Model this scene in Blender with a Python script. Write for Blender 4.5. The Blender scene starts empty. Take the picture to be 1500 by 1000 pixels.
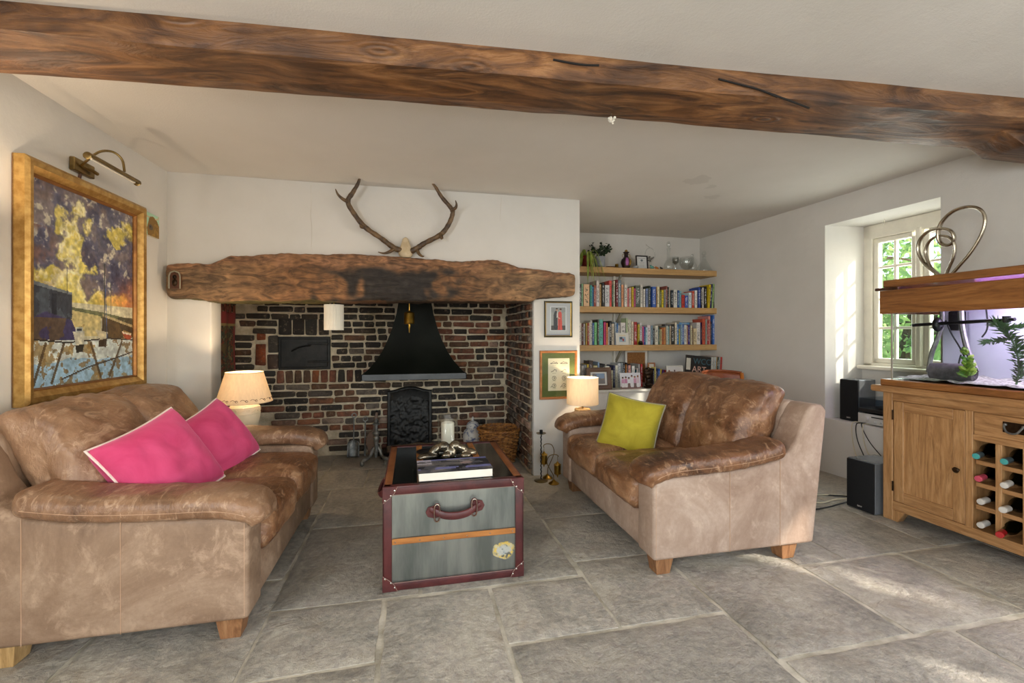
import bpy, bmesh, math, random
import numpy as np
from mathutils import Vector, Matrix, noise as mnoise

S = bpy.context.scene
COL = S.collection
R = math.radians
random.seed(7)

# ------------------------------------------------------------------ camera
cam_data = bpy.data.cameras.new('camera')
cam_data.sensor_width = 36.0
cam_data.lens = 36.0 * 655.0 / 1500.0
cam_data.shift_y = -10.0 / 1500.0
cam_data.clip_start = 0.02
cam = bpy.data.objects.new('camera', cam_data)
COL.objects.link(cam)
cam.location = (0, 0, 1.15)
cam.rotation_euler = (R(90), 0, R(-12.5))
S.camera = cam

# ------------------------------------------------------------------ view, world, sun, daylight at the windows
S.view_settings.view_transform = 'Standard'
S.view_settings.look = 'None'
S.view_settings.gamma = 1.0
S.view_settings.use_curve_mapping = False
S.view_settings.exposure = -0.44

W = bpy.data.worlds.new('sky')
S.world = W
W.use_nodes = True
wn = W.node_tree.nodes
wbg = wn['Background']
sky = wn.new('ShaderNodeTexSky')
sky.sky_type = 'NISHITA'
sky.sun_disc = False
sky.sun_elevation = R(30)
sky.sun_rotation = R(130)
W.node_tree.links.new(sky.outputs[0], wbg.inputs[0])
wbg.inputs[1].default_value = 0.8

def light(name, kind, loc, energy, color, direction=None, **kw):
    d = bpy.data.lights.new(name, kind)
    d.energy = energy
    d.color = color
    for k, v in kw.items():
        setattr(d, k, v)
    o = bpy.data.objects.new(name, d)
    COL.objects.link(o)
    o.location = loc
    if direction is not None:
        o.rotation_euler = Vector(direction).to_track_quat('-Z', 'Y').to_euler()
    return o

SUN_DIR = (-0.58, 0.64, -0.50)
light('sun', 'SUN', (6, -5, 6), 8.5, (1.0, 0.93, 0.82), SUN_DIR, angle=R(1.2))
# daylight entering by an added unseen fill window behind the camera and by the two windows of the wall on the east side
light('fill_rear_window', 'AREA', (0.95, -2.15, 1.25), 33, (0.92, 0.965, 1.0), (0.0, 1, -0.02), shape='RECTANGLE', size=2.9, size_y=1.6)
light('daylight_side_window', 'AREA', (3.60, -1.32, 1.35), 46, (0.92, 0.965, 1.0), (-1, 0.45, -0.12), shape='RECTANGLE', size=1.05, size_y=1.2)
light('daylight_garden_window', 'AREA', (3.58, 0.08, 1.40), 18, (0.92, 0.965, 1.0), (-1, 0.1, -0.25), shape='RECTANGLE', size=1.15, size_y=1.1)
light('daylight_reveal_window', 'AREA', (3.85, 2.62, 1.48), 26, (0.95, 1.0, 0.99), (-1, 0, -0.1), shape='RECTANGLE', size=0.72, size_y=1.05)

light('fill_west_window', 'AREA', (-1.76, -1.05, 1.40), 118, (0.92, 0.965, 1.0), (1, 0.30, -0.08), shape='RECTANGLE', size=1.2, size_y=1.1)  # fill for the right wall, from an added window out of view

# ------------------------------------------------------------------ colour and material helpers
def lin(c):
    out = []
    for v in c[:3]:
        v = v / 255.0
        out.append(v / 12.92 if v <= 0.04045 else ((v + 0.055) / 1.055) ** 2.4)
    return tuple(out)

def L4(c):
    return lin(c) + (1.0,)

MATS = {}

class NT:
    """small helper around a material's node tree"""
    def __init__(s, name):
        s.m = bpy.data.materials.new(name)
        s.m.use_nodes = True
        s.nt = s.m.node_tree
        s.b = s.nt.nodes['Principled BSDF']
        s.out = s.nt.nodes['Material Output']
        MATS[name] = s.m
    def n(s, t, **kw):
        x = s.nt.nodes.new(t)
        for k, v in kw.items():
            if k.startswith('i_'):
                x.inputs[k[2:].replace('_', ' ')].default_value = v
            else:
                setattr(x, k, v)
        return x
    def l(s, a, b):
        s.nt.links.new(a, b)
    def coords(s, kind='Object', scale=(1, 1, 1), rot=(0, 0, 0)):
        tc = s.n('ShaderNodeTexCoord')
        mp = s.n('ShaderNodeMapping')
        mp.inputs['Scale'].default_value = scale
        mp.inputs['Rotation'].default_value = rot
        s.l(tc.outputs[kind], mp.inputs['Vector'])
        return mp.outputs['Vector']
    def noise(s, vec, scale=5, detail=5, rough=.6, dist=0.0):
        x = s.n('ShaderNodeTexNoise')
        x.inputs['Scale'].default_value = scale
        x.inputs['Detail'].default_value = detail
        x.inputs['Roughness'].default_value = rough
        x.inputs['Distortion'].default_value = dist
        if vec is not None:
            s.l(vec, x.inputs['Vector'])
        return x.outputs['Fac']
    def ramp(s, fac, stops):
        r = s.n('ShaderNodeValToRGB')
        e = r.color_ramp.elements
        while len(e) < len(stops):
            e.new(0.5)
        for k, (p, c) in enumerate(stops):
            e[k].position = p
            e[k].color = L4(c) if not isinstance(c, (int, float)) else (c, c, c, 1)
        s.l(fac, r.inputs['Fac'])
        return r.outputs['Color']
    def mix(s, fac, a, b, mode='MIX'):
        x = s.n('ShaderNodeMix', data_type='RGBA', blend_type=mode)
        for sock, v in ((x.inputs[0], fac), (x.inputs[6], a), (x.inputs[7], b)):
            if isinstance(v, (int, float)):
                sock.default_value = v
            elif isinstance(v, tuple):
                sock.default_value = L4(v)
            else:
                s.l(v, sock)
        return x.outputs[2]
    def math(s, op, a, b=None, c=None):
        x = s.n('ShaderNodeMath', operation=op)
        for k, v in enumerate((a, b, c)):
            if v is None:
                continue
            if isinstance(v, (int, float)):
                x.inputs[k].default_value = v
            else:
                s.l(v, x.inputs[k])
        return x.outputs[0]
    def bump(s, h, strength=.3, dist=.01, normal=None):
        x = s.n('ShaderNodeBump')
        x.inputs['Strength'].default_value = strength
        x.inputs['Distance'].default_value = dist
        s.l(h, x.inputs['Height'])
        if normal is not None:
            s.l(normal, x.inputs['Normal'])
        return x.outputs['Normal']
    def base(s, c):
        if isinstance(c, tuple):
            s.b.inputs['Base Color'].default_value = L4(c)
        else:
            s.l(c, s.b.inputs['Base Color'])
    def rough(s, v):
        if isinstance(v, (int, float)):
            s.b.inputs['Roughness'].default_value = v
        else:
            s.l(v, s.b.inputs['Roughness'])
    def normal(s, v):
        s.l(v, s.b.inputs['Normal'])

def mat(name, c1, c2=None, scale=6, detail=5, stretch=(1, 1, 1), rough=.6, metal=0.0, bump=0.0, bscale=None, lo=.38, hi=.62,
        coords='Object', bdist=.004, spec=.5, rnd=0.0):
    t = NT(name)
    v = t.coords(coords, stretch)
    if c2 is not None:
        f = t.noise(v, scale, detail)
        col = t.ramp(f, [(lo, c1), (hi, c2)])
    else:
        f = t.noise(v, scale, detail)
        col = t.ramp(f, [(0.2, tuple(x * .94 for x in c1)), (.8, tuple(min(255, x * 1.05) for x in c1))])
    if rnd:
        oi = t.n('ShaderNodeObjectInfo')
        mr = t.n('ShaderNodeMapRange')
        t.l(oi.outputs['Random'], mr.inputs[0])
        mr.inputs[3].default_value = 1 - rnd
        mr.inputs[4].default_value = 1 + rnd
        hsv = t.n('ShaderNodeHueSaturation')
        t.l(mr.outputs[0], hsv.inputs['Value'])
        t.l(col, hsv.inputs['Color'])
        col = hsv.outputs['Color']
    t.base(col)
    t.rough(rough)
    t.b.inputs['Metallic'].default_value = metal
    t.b.inputs['Specular IOR Level'].default_value = spec
    if bump:
        h = t.noise(v, bscale or scale * 6, 6)
        t.normal(t.bump(h, bump, bdist))
    return t.m

# ------------------------------------------------------------------ materials
def make_materials():
    # lime-washed plaster
    t = NT('plaster')
    v = t.coords('Object')
    f = t.noise(v, 1.6, 4)
    t.base(t.ramp(f, [(.3, (208, 204, 196)), (.7, (217, 213, 206))]))
    t.rough(.9)
    h1 = t.noise(v, 3.5, 3)
    h2 = t.noise(v, 90, 4)
    n1 = t.bump(h1, .25, .03)
    t.normal(t.bump(h2, .22, .004, n1))
    # textured ceiling paint
    t = NT('ceiling_paint')
    v = t.coords('Object')
    f = t.noise(v, 1.1, 4)
    base = t.ramp(f, [(.3, (210, 205, 196)), (.7, (219, 214, 206))])
    for (sx, sy, rr) in ((2.03, 2.90, .16), (2.40, 3.22, .13), (2.22, 3.02, .10)):
        dn = t.n('ShaderNodeVectorMath', operation='DISTANCE')
        t.l(v, dn.inputs[0])
        dn.inputs[1].default_value = (sx, sy, 2.28)
        blot = t.math('MULTIPLY', t.math('LESS_THAN', t.math('MULTIPLY_ADD', t.noise(v, 14, 3), .22, dn.outputs['Value']), rr + .04), .30)
        base = t.mix(blot, base, (176, 170, 162))
    t.base(base)
    t.rough(.95)
    h1 = t.noise(v, 2.4, 3)
    h2 = t.noise(v, 120, 4)
    n1 = t.bump(h1, .2, .03)
    t.normal(t.bump(h2, .35, .004, n1))
    mat('gloss_white', (232, 228, 216), rough=.35)
    mat('window_paint', (232, 226, 210), rough=.4)
    mat('mottled_plaster', (196, 190, 176), (222, 216, 203), scale=2.5, rough=.9, bump=.3, bscale=30)
    # flagstone: one material, each stone its own tone
    t = NT('flagstone')
    v = t.coords('Object')
    oi = t.n('ShaderNodeObjectInfo')
    add = t.n('ShaderNodeVectorMath', operation='ADD')
    t.l(v, add.inputs[0])
    cmb = t.n('ShaderNodeCombineXYZ')
    for k in range(3):
        t.l(t.math('MULTIPLY', oi.outputs['Random'], 17.0 + 9 * k), cmb.inputs[k])
    t.l(cmb.outputs[0], add.inputs[1])
    vv = add.outputs[0]
    f1 = t.noise(vv, 2.2, 6, .65, .6)
    c = t.ramp(f1, [(.26, (138, 133, 124)), (.44, (184, 179, 169)), (.62, (202, 197, 187)), (.8, (218, 214, 206))])
    f2 = t.noise(vv, 34, 5, .7)
    c = t.mix(.45, c, t.ramp(f2, [(.35, (92, 88, 80)), (.65, (196, 190, 178))]), 'OVERLAY')
    f4 = t.noise(vv, 130, 3, .6)
    c = t.mix(t.ramp(f4, [(.30, .35), (.42, 0.0)]), c, (116, 110, 100))
    f3 = t.noise(vv, 3.2, 4, .6, 1.2)
    c = t.mix(t.ramp(f3, [(.58, 0.0), (.74, .42)]), c, (148, 126, 96))
    hsv = t.n('ShaderNodeHueSaturation')
    mr = t.n('ShaderNodeMapRange')
    t.l(oi.outputs['Random'], mr.inputs[0])
    mr.inputs[3].default_value = .84
    mr.inputs[4].default_value = 1.08
    t.l(mr.outputs[0], hsv.inputs['Value'])
    t.l(c, hsv.inputs['Color'])
    t.base(hsv.outputs['Color'])
    t.rough(t.ramp(f2, [(.3, .42), (.7, .66)]))
    h1 = t.noise(vv, 8, 9, .66, .25)
    h2 = t.noise(vv, 45, 6, .7)
    led = t.math('SNAP', t.noise(vv, 2.6, 9, .62, .3), .085)
    n0 = t.bump(led, .55, .035)
    n1 = t.bump(h1, .75, .03, n0)
    t.normal(t.bump(h2, .7, .010, n1))
    mat('stone_mortar', (164, 156, 138), (210, 202, 184), scale=7, rough=.95, bump=.6, bscale=80)
    # brick: colour of each brick from the object, soot and lime mottling on top
    t = NT('brick')
    v = t.coords('Object')
    oi = t.n('ShaderNodeObjectInfo')
    add = t.n('ShaderNodeVectorMath', operation='ADD')
    t.l(v, add.inputs[0])
    t.l(oi.outputs['Location'], add.inputs[1])
    vv = add.outputs[0]
    f = t.noise(vv, 9, 6, .7, .5)
    c = t.mix(t.ramp(f, [(.36, .0), (.66, .8)]), oi.outputs['Color'], (48, 40, 34))
    f2 = t.noise(vv, 34, 5, .7)
    c = t.mix(t.ramp(f2, [(.56, 0.0), (.74, .5)]), c, (176, 150, 126))
    t.base(c)
    t.rough(.85)
    h = t.noise(vv, 60, 6, .7)
    h0 = t.noise(vv, 14, 4, .6)
    t.normal(t.bump(h, .6, .006, t.bump(h0, .6, .015)))
    mat('brick_mortar', (184, 169, 142), (222, 208, 182), scale=9, rough=.95, bump=.8, bscale=50, bdist=.01)
    # old dark beam
    t = NT('beam_wood')
    v = t.coords('Object', (1.0, 5.5, 5.5))
    v2 = t.coords('Object')
    f = t.noise(v, 2.2, 8, .65, 1.6)
    c = t.ramp(f, [(.28, (40, 25, 15)), (.42, (94, 60, 33)), (.55, (138, 93, 53)), (.72, (178, 130, 84))])
    f2 = t.noise(v2, 1.7, 4, .6, .8)
    c = t.mix(t.ramp(f2, [(.4, 0.0), (.7, .65)]), c, (62, 40, 28), 'MULTIPLY')
    vo = t.n('ShaderNodeTexVoronoi')
    vo.inputs['Scale'].default_value = 3.1
    t.l(t.coords('Object', (.7, 2.2, 2.2)), vo.inputs['Vector'])
    wv = t.math('SINE', t.math('MULTIPLY', vo.outputs['Distance'], 55.0))
    kn = t.ramp(vo.outputs['Distance'], [(.08, 1.0), (.30, 0.0)])
    c = t.mix(t.math('MULTIPLY', kn, t.math('MULTIPLY_ADD', wv, .3, .35)), c, (44, 26, 16))
    t.base(c)
    t.rough(t.ramp(f, [(.3, .5), (.7, .36)]))
    hh = t.math('ADD', f, t.math('MULTIPLY', t.math('MULTIPLY', kn, wv), .15))
    t.normal(t.bump(hh, .7, .02))
    # mantel timber, colour kept as vertex colours (charred middle, bleached ends)
    t = NT('mantel_wood')
    at = t.n('ShaderNodeAttribute', attribute_name='Col')
    v = t.coords('Object', (2.0, 7, 7))
    f = t.noise(v, 3.0, 7, .65, 1.2)
    c = t.mix(t.ramp(f, [(.36, .75), (.62, 0.0)]), at.outputs['Color'], (24, 18, 13))
    t.base(c)
    t.rough(.7)
    t.normal(t.bump(f, .9, .025))
    # oak of the tank stand
    def oak(name, axis, a, b, c3, rough=.42):
        t = NT(name)
        sc = [11, 11, 11]
        sc[axis] = 1.0
        v = t.coords('Object', tuple(sc))
        f = t.noise(v, 1.9, 7, .62, 2.2)
        c = t.ramp(f, [(.3, a), (.5, b), (.68, c3)])
        f2 = t.noise(t.coords('Object', tuple(x * 6 for x in sc)), 3, 4, .6)
        c = t.mix(t.ramp(f2, [(.52, 0.0), (.7, .35)]), c, tuple(x * .62 for x in a))
        t.base(c)
        t.rough(rough)
        t.normal(t.bump(f2, .18, .003))
    oak('oak_upright', 2, (142, 100, 60), (178, 132, 84), (198, 154, 106))
    oak('oak_long', 1, (138, 96, 56), (172, 126, 80), (192, 148, 100))
    oak('hood_wood', 1, (100, 60, 28), (138, 88, 44), (160, 108, 58), .35)
    oak('shelf_wood', 0, (176, 136, 84), (190, 150, 96), (200, 162, 108), .5)
    oak('foot_wood', 2, (116, 76, 46), (146, 102, 66), (164, 122, 84), .45)
    oak('foot_wood_pale', 2, (168, 132, 82), (196, 160, 108), (208, 174, 124), .45)
    oak('dark_wood', 2, (60, 34, 20), (84, 48, 28), (104, 62, 36), .4)
    # leather: distressed, worn paler in streaks
    def leather(name, dark, mid, pale, rough, streak, wear, lo=.3, hi=.72, sv=(.9, 2.4, 1.4), bs=.3, ds=1.6):
        t = NT(name)
        v = t.coords('Object')
        f = t.noise(v, 2.1, 8, .68, 1.3)
        c = t.ramp(f, [(lo, dark), (.48, mid), (hi, pale)])
        vs = t.coords('Object', sv, (.5, .4, .7))
        f2 = t.noise(vs, 9, 8, .7, ds)
        c = t.mix(t.ramp(f2, [(.53, 0.0), (.66, streak)]), c, wear)
        f3 = t.noise(v, 60, 5, .7)
        c = t.mix(t.ramp(f3, [(.3, .22), (.6, 0.0)]), c, dark)
        t.base(c)
        t.rough(t.ramp(f2, [(.35, rough - .1), (.65, rough + .1)]))
        h1 = t.noise(v, 150, 4, .6)
        h2 = t.noise(vs, 7, 6, .6, ds * .4)
        n1 = t.bump(h2, bs, .03)
        t.normal(t.bump(h1, .16, .002, n1))
    leather('leather_cushion', (64, 38, 23), (122, 82, 53), (172, 128, 92), .38, .7, (198, 158, 122), .34, .68, (.9, 2.4, 1.4), .42)
    leather('leather_cushion_pale', (92, 63, 43), (138, 103, 76), (174, 139, 110), .40, .6, (200, 168, 138), .33, .68, (.9, 2.4, 1.4), .42)
    leather('leather_panel', (130, 102, 83), (168, 143, 124), (192, 170, 152), .66, .35, (216, 192, 170), .25, .68, (1, 1.3, 1), .12, .5)
    leather('leather_panel_tan', (106, 80, 60), (143, 116, 93), (172, 146, 122), .62, .4, (208, 178, 150), .25, .68, (1, 1.3, 1), .12, .5)
    mat('seam_thread', (182, 148, 120), rough=.8)
    # velvet cushions
    def velvet(name, a, b, sheen):
        t = NT(name)
        v = t.coords('Object')
        f = t.noise(v, 6, 5, .6, .8)
        t.base(t.ramp(f, [(.3, a), (.7, b)]))
        t.rough(.85)
        t.b.inputs['Sheen Weight'].default_value = .6
        t.b.inputs['Sheen Roughness'].default_value = .4
        t.b.inputs['Sheen Tint'].default_value = L4(sheen)
        t.normal(t.bump(t.noise(v, 260, 3), .15, .002))
    velvet('pink_velvet', (192, 50, 98), (216, 80, 126), (255, 150, 190))
    velvet('lime_velvet', (156, 142, 26), (186, 170, 48), (235, 235, 140))
    mat('white_piping', (232, 214, 204), rough=.8)
    mat('grey_piping', (150, 144, 124), rough=.8)
    # metals
    mat('aluminium', (128, 134, 130), (168, 172, 166), scale=1.6, stretch=(6, 6, 1), rough=.30, metal=.92, bump=.05, bscale=6)
    mat('aluminium_top', (118, 122, 122), (150, 152, 150), scale=1.5, rough=.14, metal=.95)
    mat('iron_black', (24, 24, 23), (38, 37, 35), scale=14, rough=.45, metal=.6, bump=.25, bscale=60)
    mat('hood_black', (17, 20, 16), (27, 30, 25), scale=3, rough=.34, metal=.35)
    mat('hood_band', (60, 63, 66), (72, 75, 78), scale=6, rough=.38, metal=.6)
    mat('iron_grey', (104, 105, 103), (150, 150, 145), scale=18, rough=.45, metal=.75, bump=.2, bscale=70)
    mat('brass', (150, 118, 48), (188, 152, 72), scale=12, rough=.28, metal=1.0)
    mat('antique_brass', (118, 98, 58), (150, 128, 84), scale=14, rough=.36, metal=1.0)
    mat('nickel', (168, 158, 140), (196, 188, 170), scale=12, rough=.24, metal=1.0)
    mat('rivet', (206, 200, 190), rough=.25, metal=1.0)
    mat('bronze', (84, 80, 72), (158, 146, 126), scale=9, rough=.26, metal=.95)
    mat('dark_bronze', (36, 26, 18), (70, 52, 34), scale=16, rough=.35, metal=.8)
    mat('burgundy_leather', (66, 27, 27), (88, 39, 38), scale=9, rough=.42, bump=.2, bscale=90)
    mat('tan_leather_strap', (116, 66, 34), (142, 86, 46), scale=8, rough=.45, bump=.1, bscale=60)
    mat('chestnut_leather', (116, 54, 22), (146, 76, 36), scale=6, rough=.4, bump=.1, bscale=90)
    mat('stitch', (160, 132, 118), rough=.8)
    mat('strap_wood', (152, 94, 42), (180, 118, 58), scale=5, stretch=(1, 6, 6), rough=.45)
    mat('sticker', (188, 160, 84), (176, 172, 158), scale=18, rough=.6)
    mat('gilt', (172, 132, 70), (202, 164, 98), scale=26, rough=.36, metal=.7, bump=.12, bscale=60)
    mat('gilt_inner', (120, 76, 36), (156, 106, 52), scale=9, rough=.4, metal=.5)
    mat('wood_frame', (150, 92, 46), (182, 120, 66), scale=8, stretch=(1, 1, 4), rough=.4)
    mat('olive_frame', (58, 54, 34), (78, 72, 46), scale=10, rough=.4)
    mat('white_frame', (224, 218, 206), rough=.5)
    mat('black_frame', (30, 24, 22), rough=.4)
    mat('brown_frame', (86, 58, 34), (108, 76, 48), scale=6, stretch=(1, 1, 5), rough=.45)
    mat('cream_mount', (206, 200, 184), rough=.85)
    mat('green_mount', (82, 92, 44), (98, 106, 54), scale=5, rough=.85)
    mat('cork', (132, 86, 44), (162, 112, 62), scale=60, rough=.9)
    # pottery, wax, wicker, foliage
    mat('cream_ceramic', (222, 206, 176), rough=.45, bump=.05, bscale=90)
    mat('rope', (170, 138, 96), (206, 176, 134), scale=60, rough=.9, bump=.6, bscale=90)
    mat('wax', (232, 224, 206), rough=.5)
    mat('white_glaze', (206, 204, 198), (92, 104, 140), scale=26, rough=.25, lo=.52, hi=.64)
    mat('red_pot', (92, 18, 20), (116, 28, 28), scale=5, rough=.3)
    mat('grey_pot', (142, 146, 152), (164, 168, 172), scale=8, rough=.6)
    mat('wicker', (112, 66, 28), (186, 128, 66), scale=26, rough=.55, bump=.3, bscale=80)
    mat('wicker_dark', (86, 50, 22), (122, 76, 36), scale=20, rough=.6)
    mat('spider_leaf', (118, 140, 50), (164, 180, 84), scale=14, rough=.5)
    mat('dark_leaf', (18, 34, 18), (38, 62, 32), scale=18, rough=.45)
    mat('bark', (70, 56, 42), (104, 88, 68), scale=12, rough=.9, bump=.6)
    mat('tank_plant_green', (64, 110, 34), (146, 168, 60), scale=26, rough=.5)
    mat('tank_plant_olive', (72, 74, 62), (84, 120, 74), scale=10, rough=.55)
    mat('tank_gravel', (120, 122, 112), (196, 196, 180), scale=60, rough=.9, bump=.8, bscale=90)
    mat('tank_stone', (60, 56, 58), (96, 90, 92), scale=18, rough=.9, bump=.7, bscale=40)
    mat('tank_back', (222, 222, 228), (206, 206, 216), scale=3, rough=.8)
    mat('black_plastic', (16, 16, 18), rough=.45)
    mat('speaker_grille', (9, 9, 10), rough=.9)
    mat('speaker_side', (96, 98, 100), (110, 112, 114), scale=4, rough=.22)
    mat('silver_panel', (204, 202, 196), rough=.35, metal=.2)
    mat('cable_black', (18, 18, 18), rough=.5)
    mat('cable_cream', (206, 196, 166), rough=.5)
    mat('paper', (226, 220, 206), rough=.85)
    mat('page_edge', (214, 206, 190), (190, 182, 164), scale=40, stretch=(1, 1, 30), rough=.9)
    mat('tapestry_tab', (120, 62, 46), (142, 80, 58), scale=30, rough=.95)
    mat('ash', (70, 66, 60), (164, 160, 150), scale=22, rough=.95, bump=.8, bscale=50)
    mat('antler', (58, 42, 26), (112, 86, 54), scale=22, stretch=(1, 1, 1), rough=.5, bump=.35, bscale=60)
    mat('bone', (182, 160, 126), (206, 188, 156), scale=14, rough=.6, bump=.2, bscale=50)
    mat('lime_moss', (96, 100, 48), (128, 128, 72), scale=16, rough=.95)
    mat('plain_dark', (30, 26, 22), rough=.9)
    mat('white_card', (214, 212, 204), rough=.7)
    for nm, c in (('cap_teal', (64, 150, 146)), ('cap_white', (206, 200, 190)), ('cap_pink', (196, 76, 96)), ('cap_red', (170, 34, 36)), ('cap_blush', (214, 170, 150)),
                  ('capsule_grey', (74, 88, 92)), ('toy_amber', (190, 112, 30)), ('toy_teal', (86, 150, 140)), ('vase_gold', (150, 116, 40)), ('vase_dark', (34, 18, 18)), ('vase_mauve', (168, 96, 160)),
                  ('bluegreen_glaze', (60, 100, 112)), ('shade_trim', (120, 92, 62))):
        mat(nm, c, rough=.35)
    # shade cloth lets the bulb's light through
    def shade(name, c):
        t = NT(name)
        v = t.coords('Object', (1, 1, .2))
        f = t.noise(v, 90, 3)
        col = t.ramp(f, [(.3, tuple(x * .95 for x in c)), (.7, c)])
        tr = t.n('ShaderNodeBsdfTranslucent')
        di = t.n('ShaderNodeBsdfDiffuse')
        t.l(col, tr.inputs[0])
        t.l(col, di.inputs[0])
        mx = t.n('ShaderNodeMixShader')
        mx.inputs[0].default_value = .55
        t.l(di.outputs[0], mx.inputs[1])
        t.l(tr.outputs[0], mx.inputs[2])
        t.l(mx.outputs[0], t.out.inputs['Surface'])
    shade('shade_cream', (250, 236, 212))
    shade('shade_linen', (250, 240, 222))
    shade('leaf_outdoor', (186, 212, 138))
    shade('leaf_outdoor_dark', (146, 182, 116))
    # thin clear glass: a faint tint and a mirror-like sheen that follows the angle
    def glass(name, tint, ior=1.45, rough=.02, gl=1.0, sheen=0.0):
        t = NT(name)
        tr = t.n('ShaderNodeBsdfTransparent')
        tr.inputs[0].default_value = tint + (1,)
        gs = t.n('ShaderNodeBsdfGlossy')
        gs.inputs['Roughness'].default_value = rough
        gs.inputs[0].default_value = (gl, gl, gl, 1)
        fr = t.n('ShaderNodeFresnel')
        fr.inputs[0].default_value = ior
        geo = t.n('ShaderNodeNewGeometry')
        fac = t.math('MULTIPLY', t.math('MULTIPLY_ADD', fr.outputs[0], 1.0, sheen), t.math('SUBTRACT', 1.0, geo.outputs['Backfacing']))
        mx = t.n('ShaderNodeMixShader')
        t.l(fac, mx.inputs[0])
        t.l(tr.outputs[0], mx.inputs[1])
        t.l(gs.outputs[0], mx.inputs[2])
        t.l(mx.outputs[0], t.out.inputs['Surface'])
    glass('pane_glass', (.97, .98, .97))
    glass('tank_glass', (.95, .975, .965), 1.25)
    glass('tank_water', (.965, .975, .98), 1.1)
    glass('clear_glass', (.92, .935, .93), 1.55, .04, 1.0, .07)
    glass('smoke_acrylic', (.72, .78, .84), 1.5)
    glass('green_bottle', (.10, .14, .06), 1.5, .05)
    glass('dark_bottle', (.03, .025, .03), 1.5, .05)
    # books: cover colour from the object, title lettering as a flat print
    t = NT('book_cover')
    oi = t.n('ShaderNodeObjectInfo')
    tc = t.n('ShaderNodeTexCoord')
    sp = t.n('ShaderNodeSeparateXYZ')
    t.l(tc.outputs['Generated'], sp.inputs[0])
    vec = t.n('ShaderNodeCombineXYZ')
    t.l(t.math('MULTIPLY', sp.outputs[0], 2.2), vec.inputs[0])
    t.l(t.math('MULTIPLY', sp.outputs[2], 15.0), vec.inputs[2])
    t.l(t.math('MULTIPLY', oi.outputs['Random'], 40.0), vec.inputs[1])
    f = t.noise(vec.outputs[0], 1.6, 2, .5)
    msk = t.math('GREATER_THAN', f, .53)
    cx = t.math('LESS_THAN', t.math('ABSOLUTE', t.math('SUBTRACT', sp.outputs[0], .5)), .27)
    cz = t.math('LESS_THAN', t.math('ABSOLUTE', t.math('SUBTRACT', sp.outputs[2], .52)), .36)
    front = t.math('LESS_THAN', sp.outputs[1], .02)
    msk = t.math('MULTIPLY', t.math('MULTIPLY', msk, cx), t.math('MULTIPLY', cz, front))
    msk = t.math('MULTIPLY', msk, .75)
    ink = t.n('ShaderNodeCombineColor')
    for k in range(3):
        t.l(oi.outputs['Alpha'], ink.inputs[k])
    c = t.mix(msk, oi.outputs['Color'], ink.outputs[0])
    t.base(c)
    t.rough(.45)
    # flat pictures, prints and canvases read their own colours
    t = NT('print')
    at = t.n('ShaderNodeAttribute', attribute_name='Col')
    t.base(at.outputs['Color'])
    t.rough(.55)
    t = NT('oil_paint')
    at = t.n('ShaderNodeAttribute', attribute_name='Col')
    t.base(at.outputs['Color'])
    t.rough(.42)
    v = t.coords('Object', (40, 40, 26))
    t.normal(t.bump(t.noise(v, 3, 5, .6), .3, .004))
    # bulbs and tubes that give off light
    def glow(name, c, s):
        t = NT(name)
        t.b.inputs['Emission Color'].default_value = c + (1,)
        t.b.inputs['Emission Strength'].default_value = s
        t.base((255, 240, 220))
    glow('bulb_glow', (1.0, .72, .40), 10)
    glow('tube_glow', (.62, .25, 1.0), 9)

make_materials()
def MT(n):
    return MATS[n]

# ------------------------------------------------------------------ geometry helpers
def V3(*a):
    return Vector(a)

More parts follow.
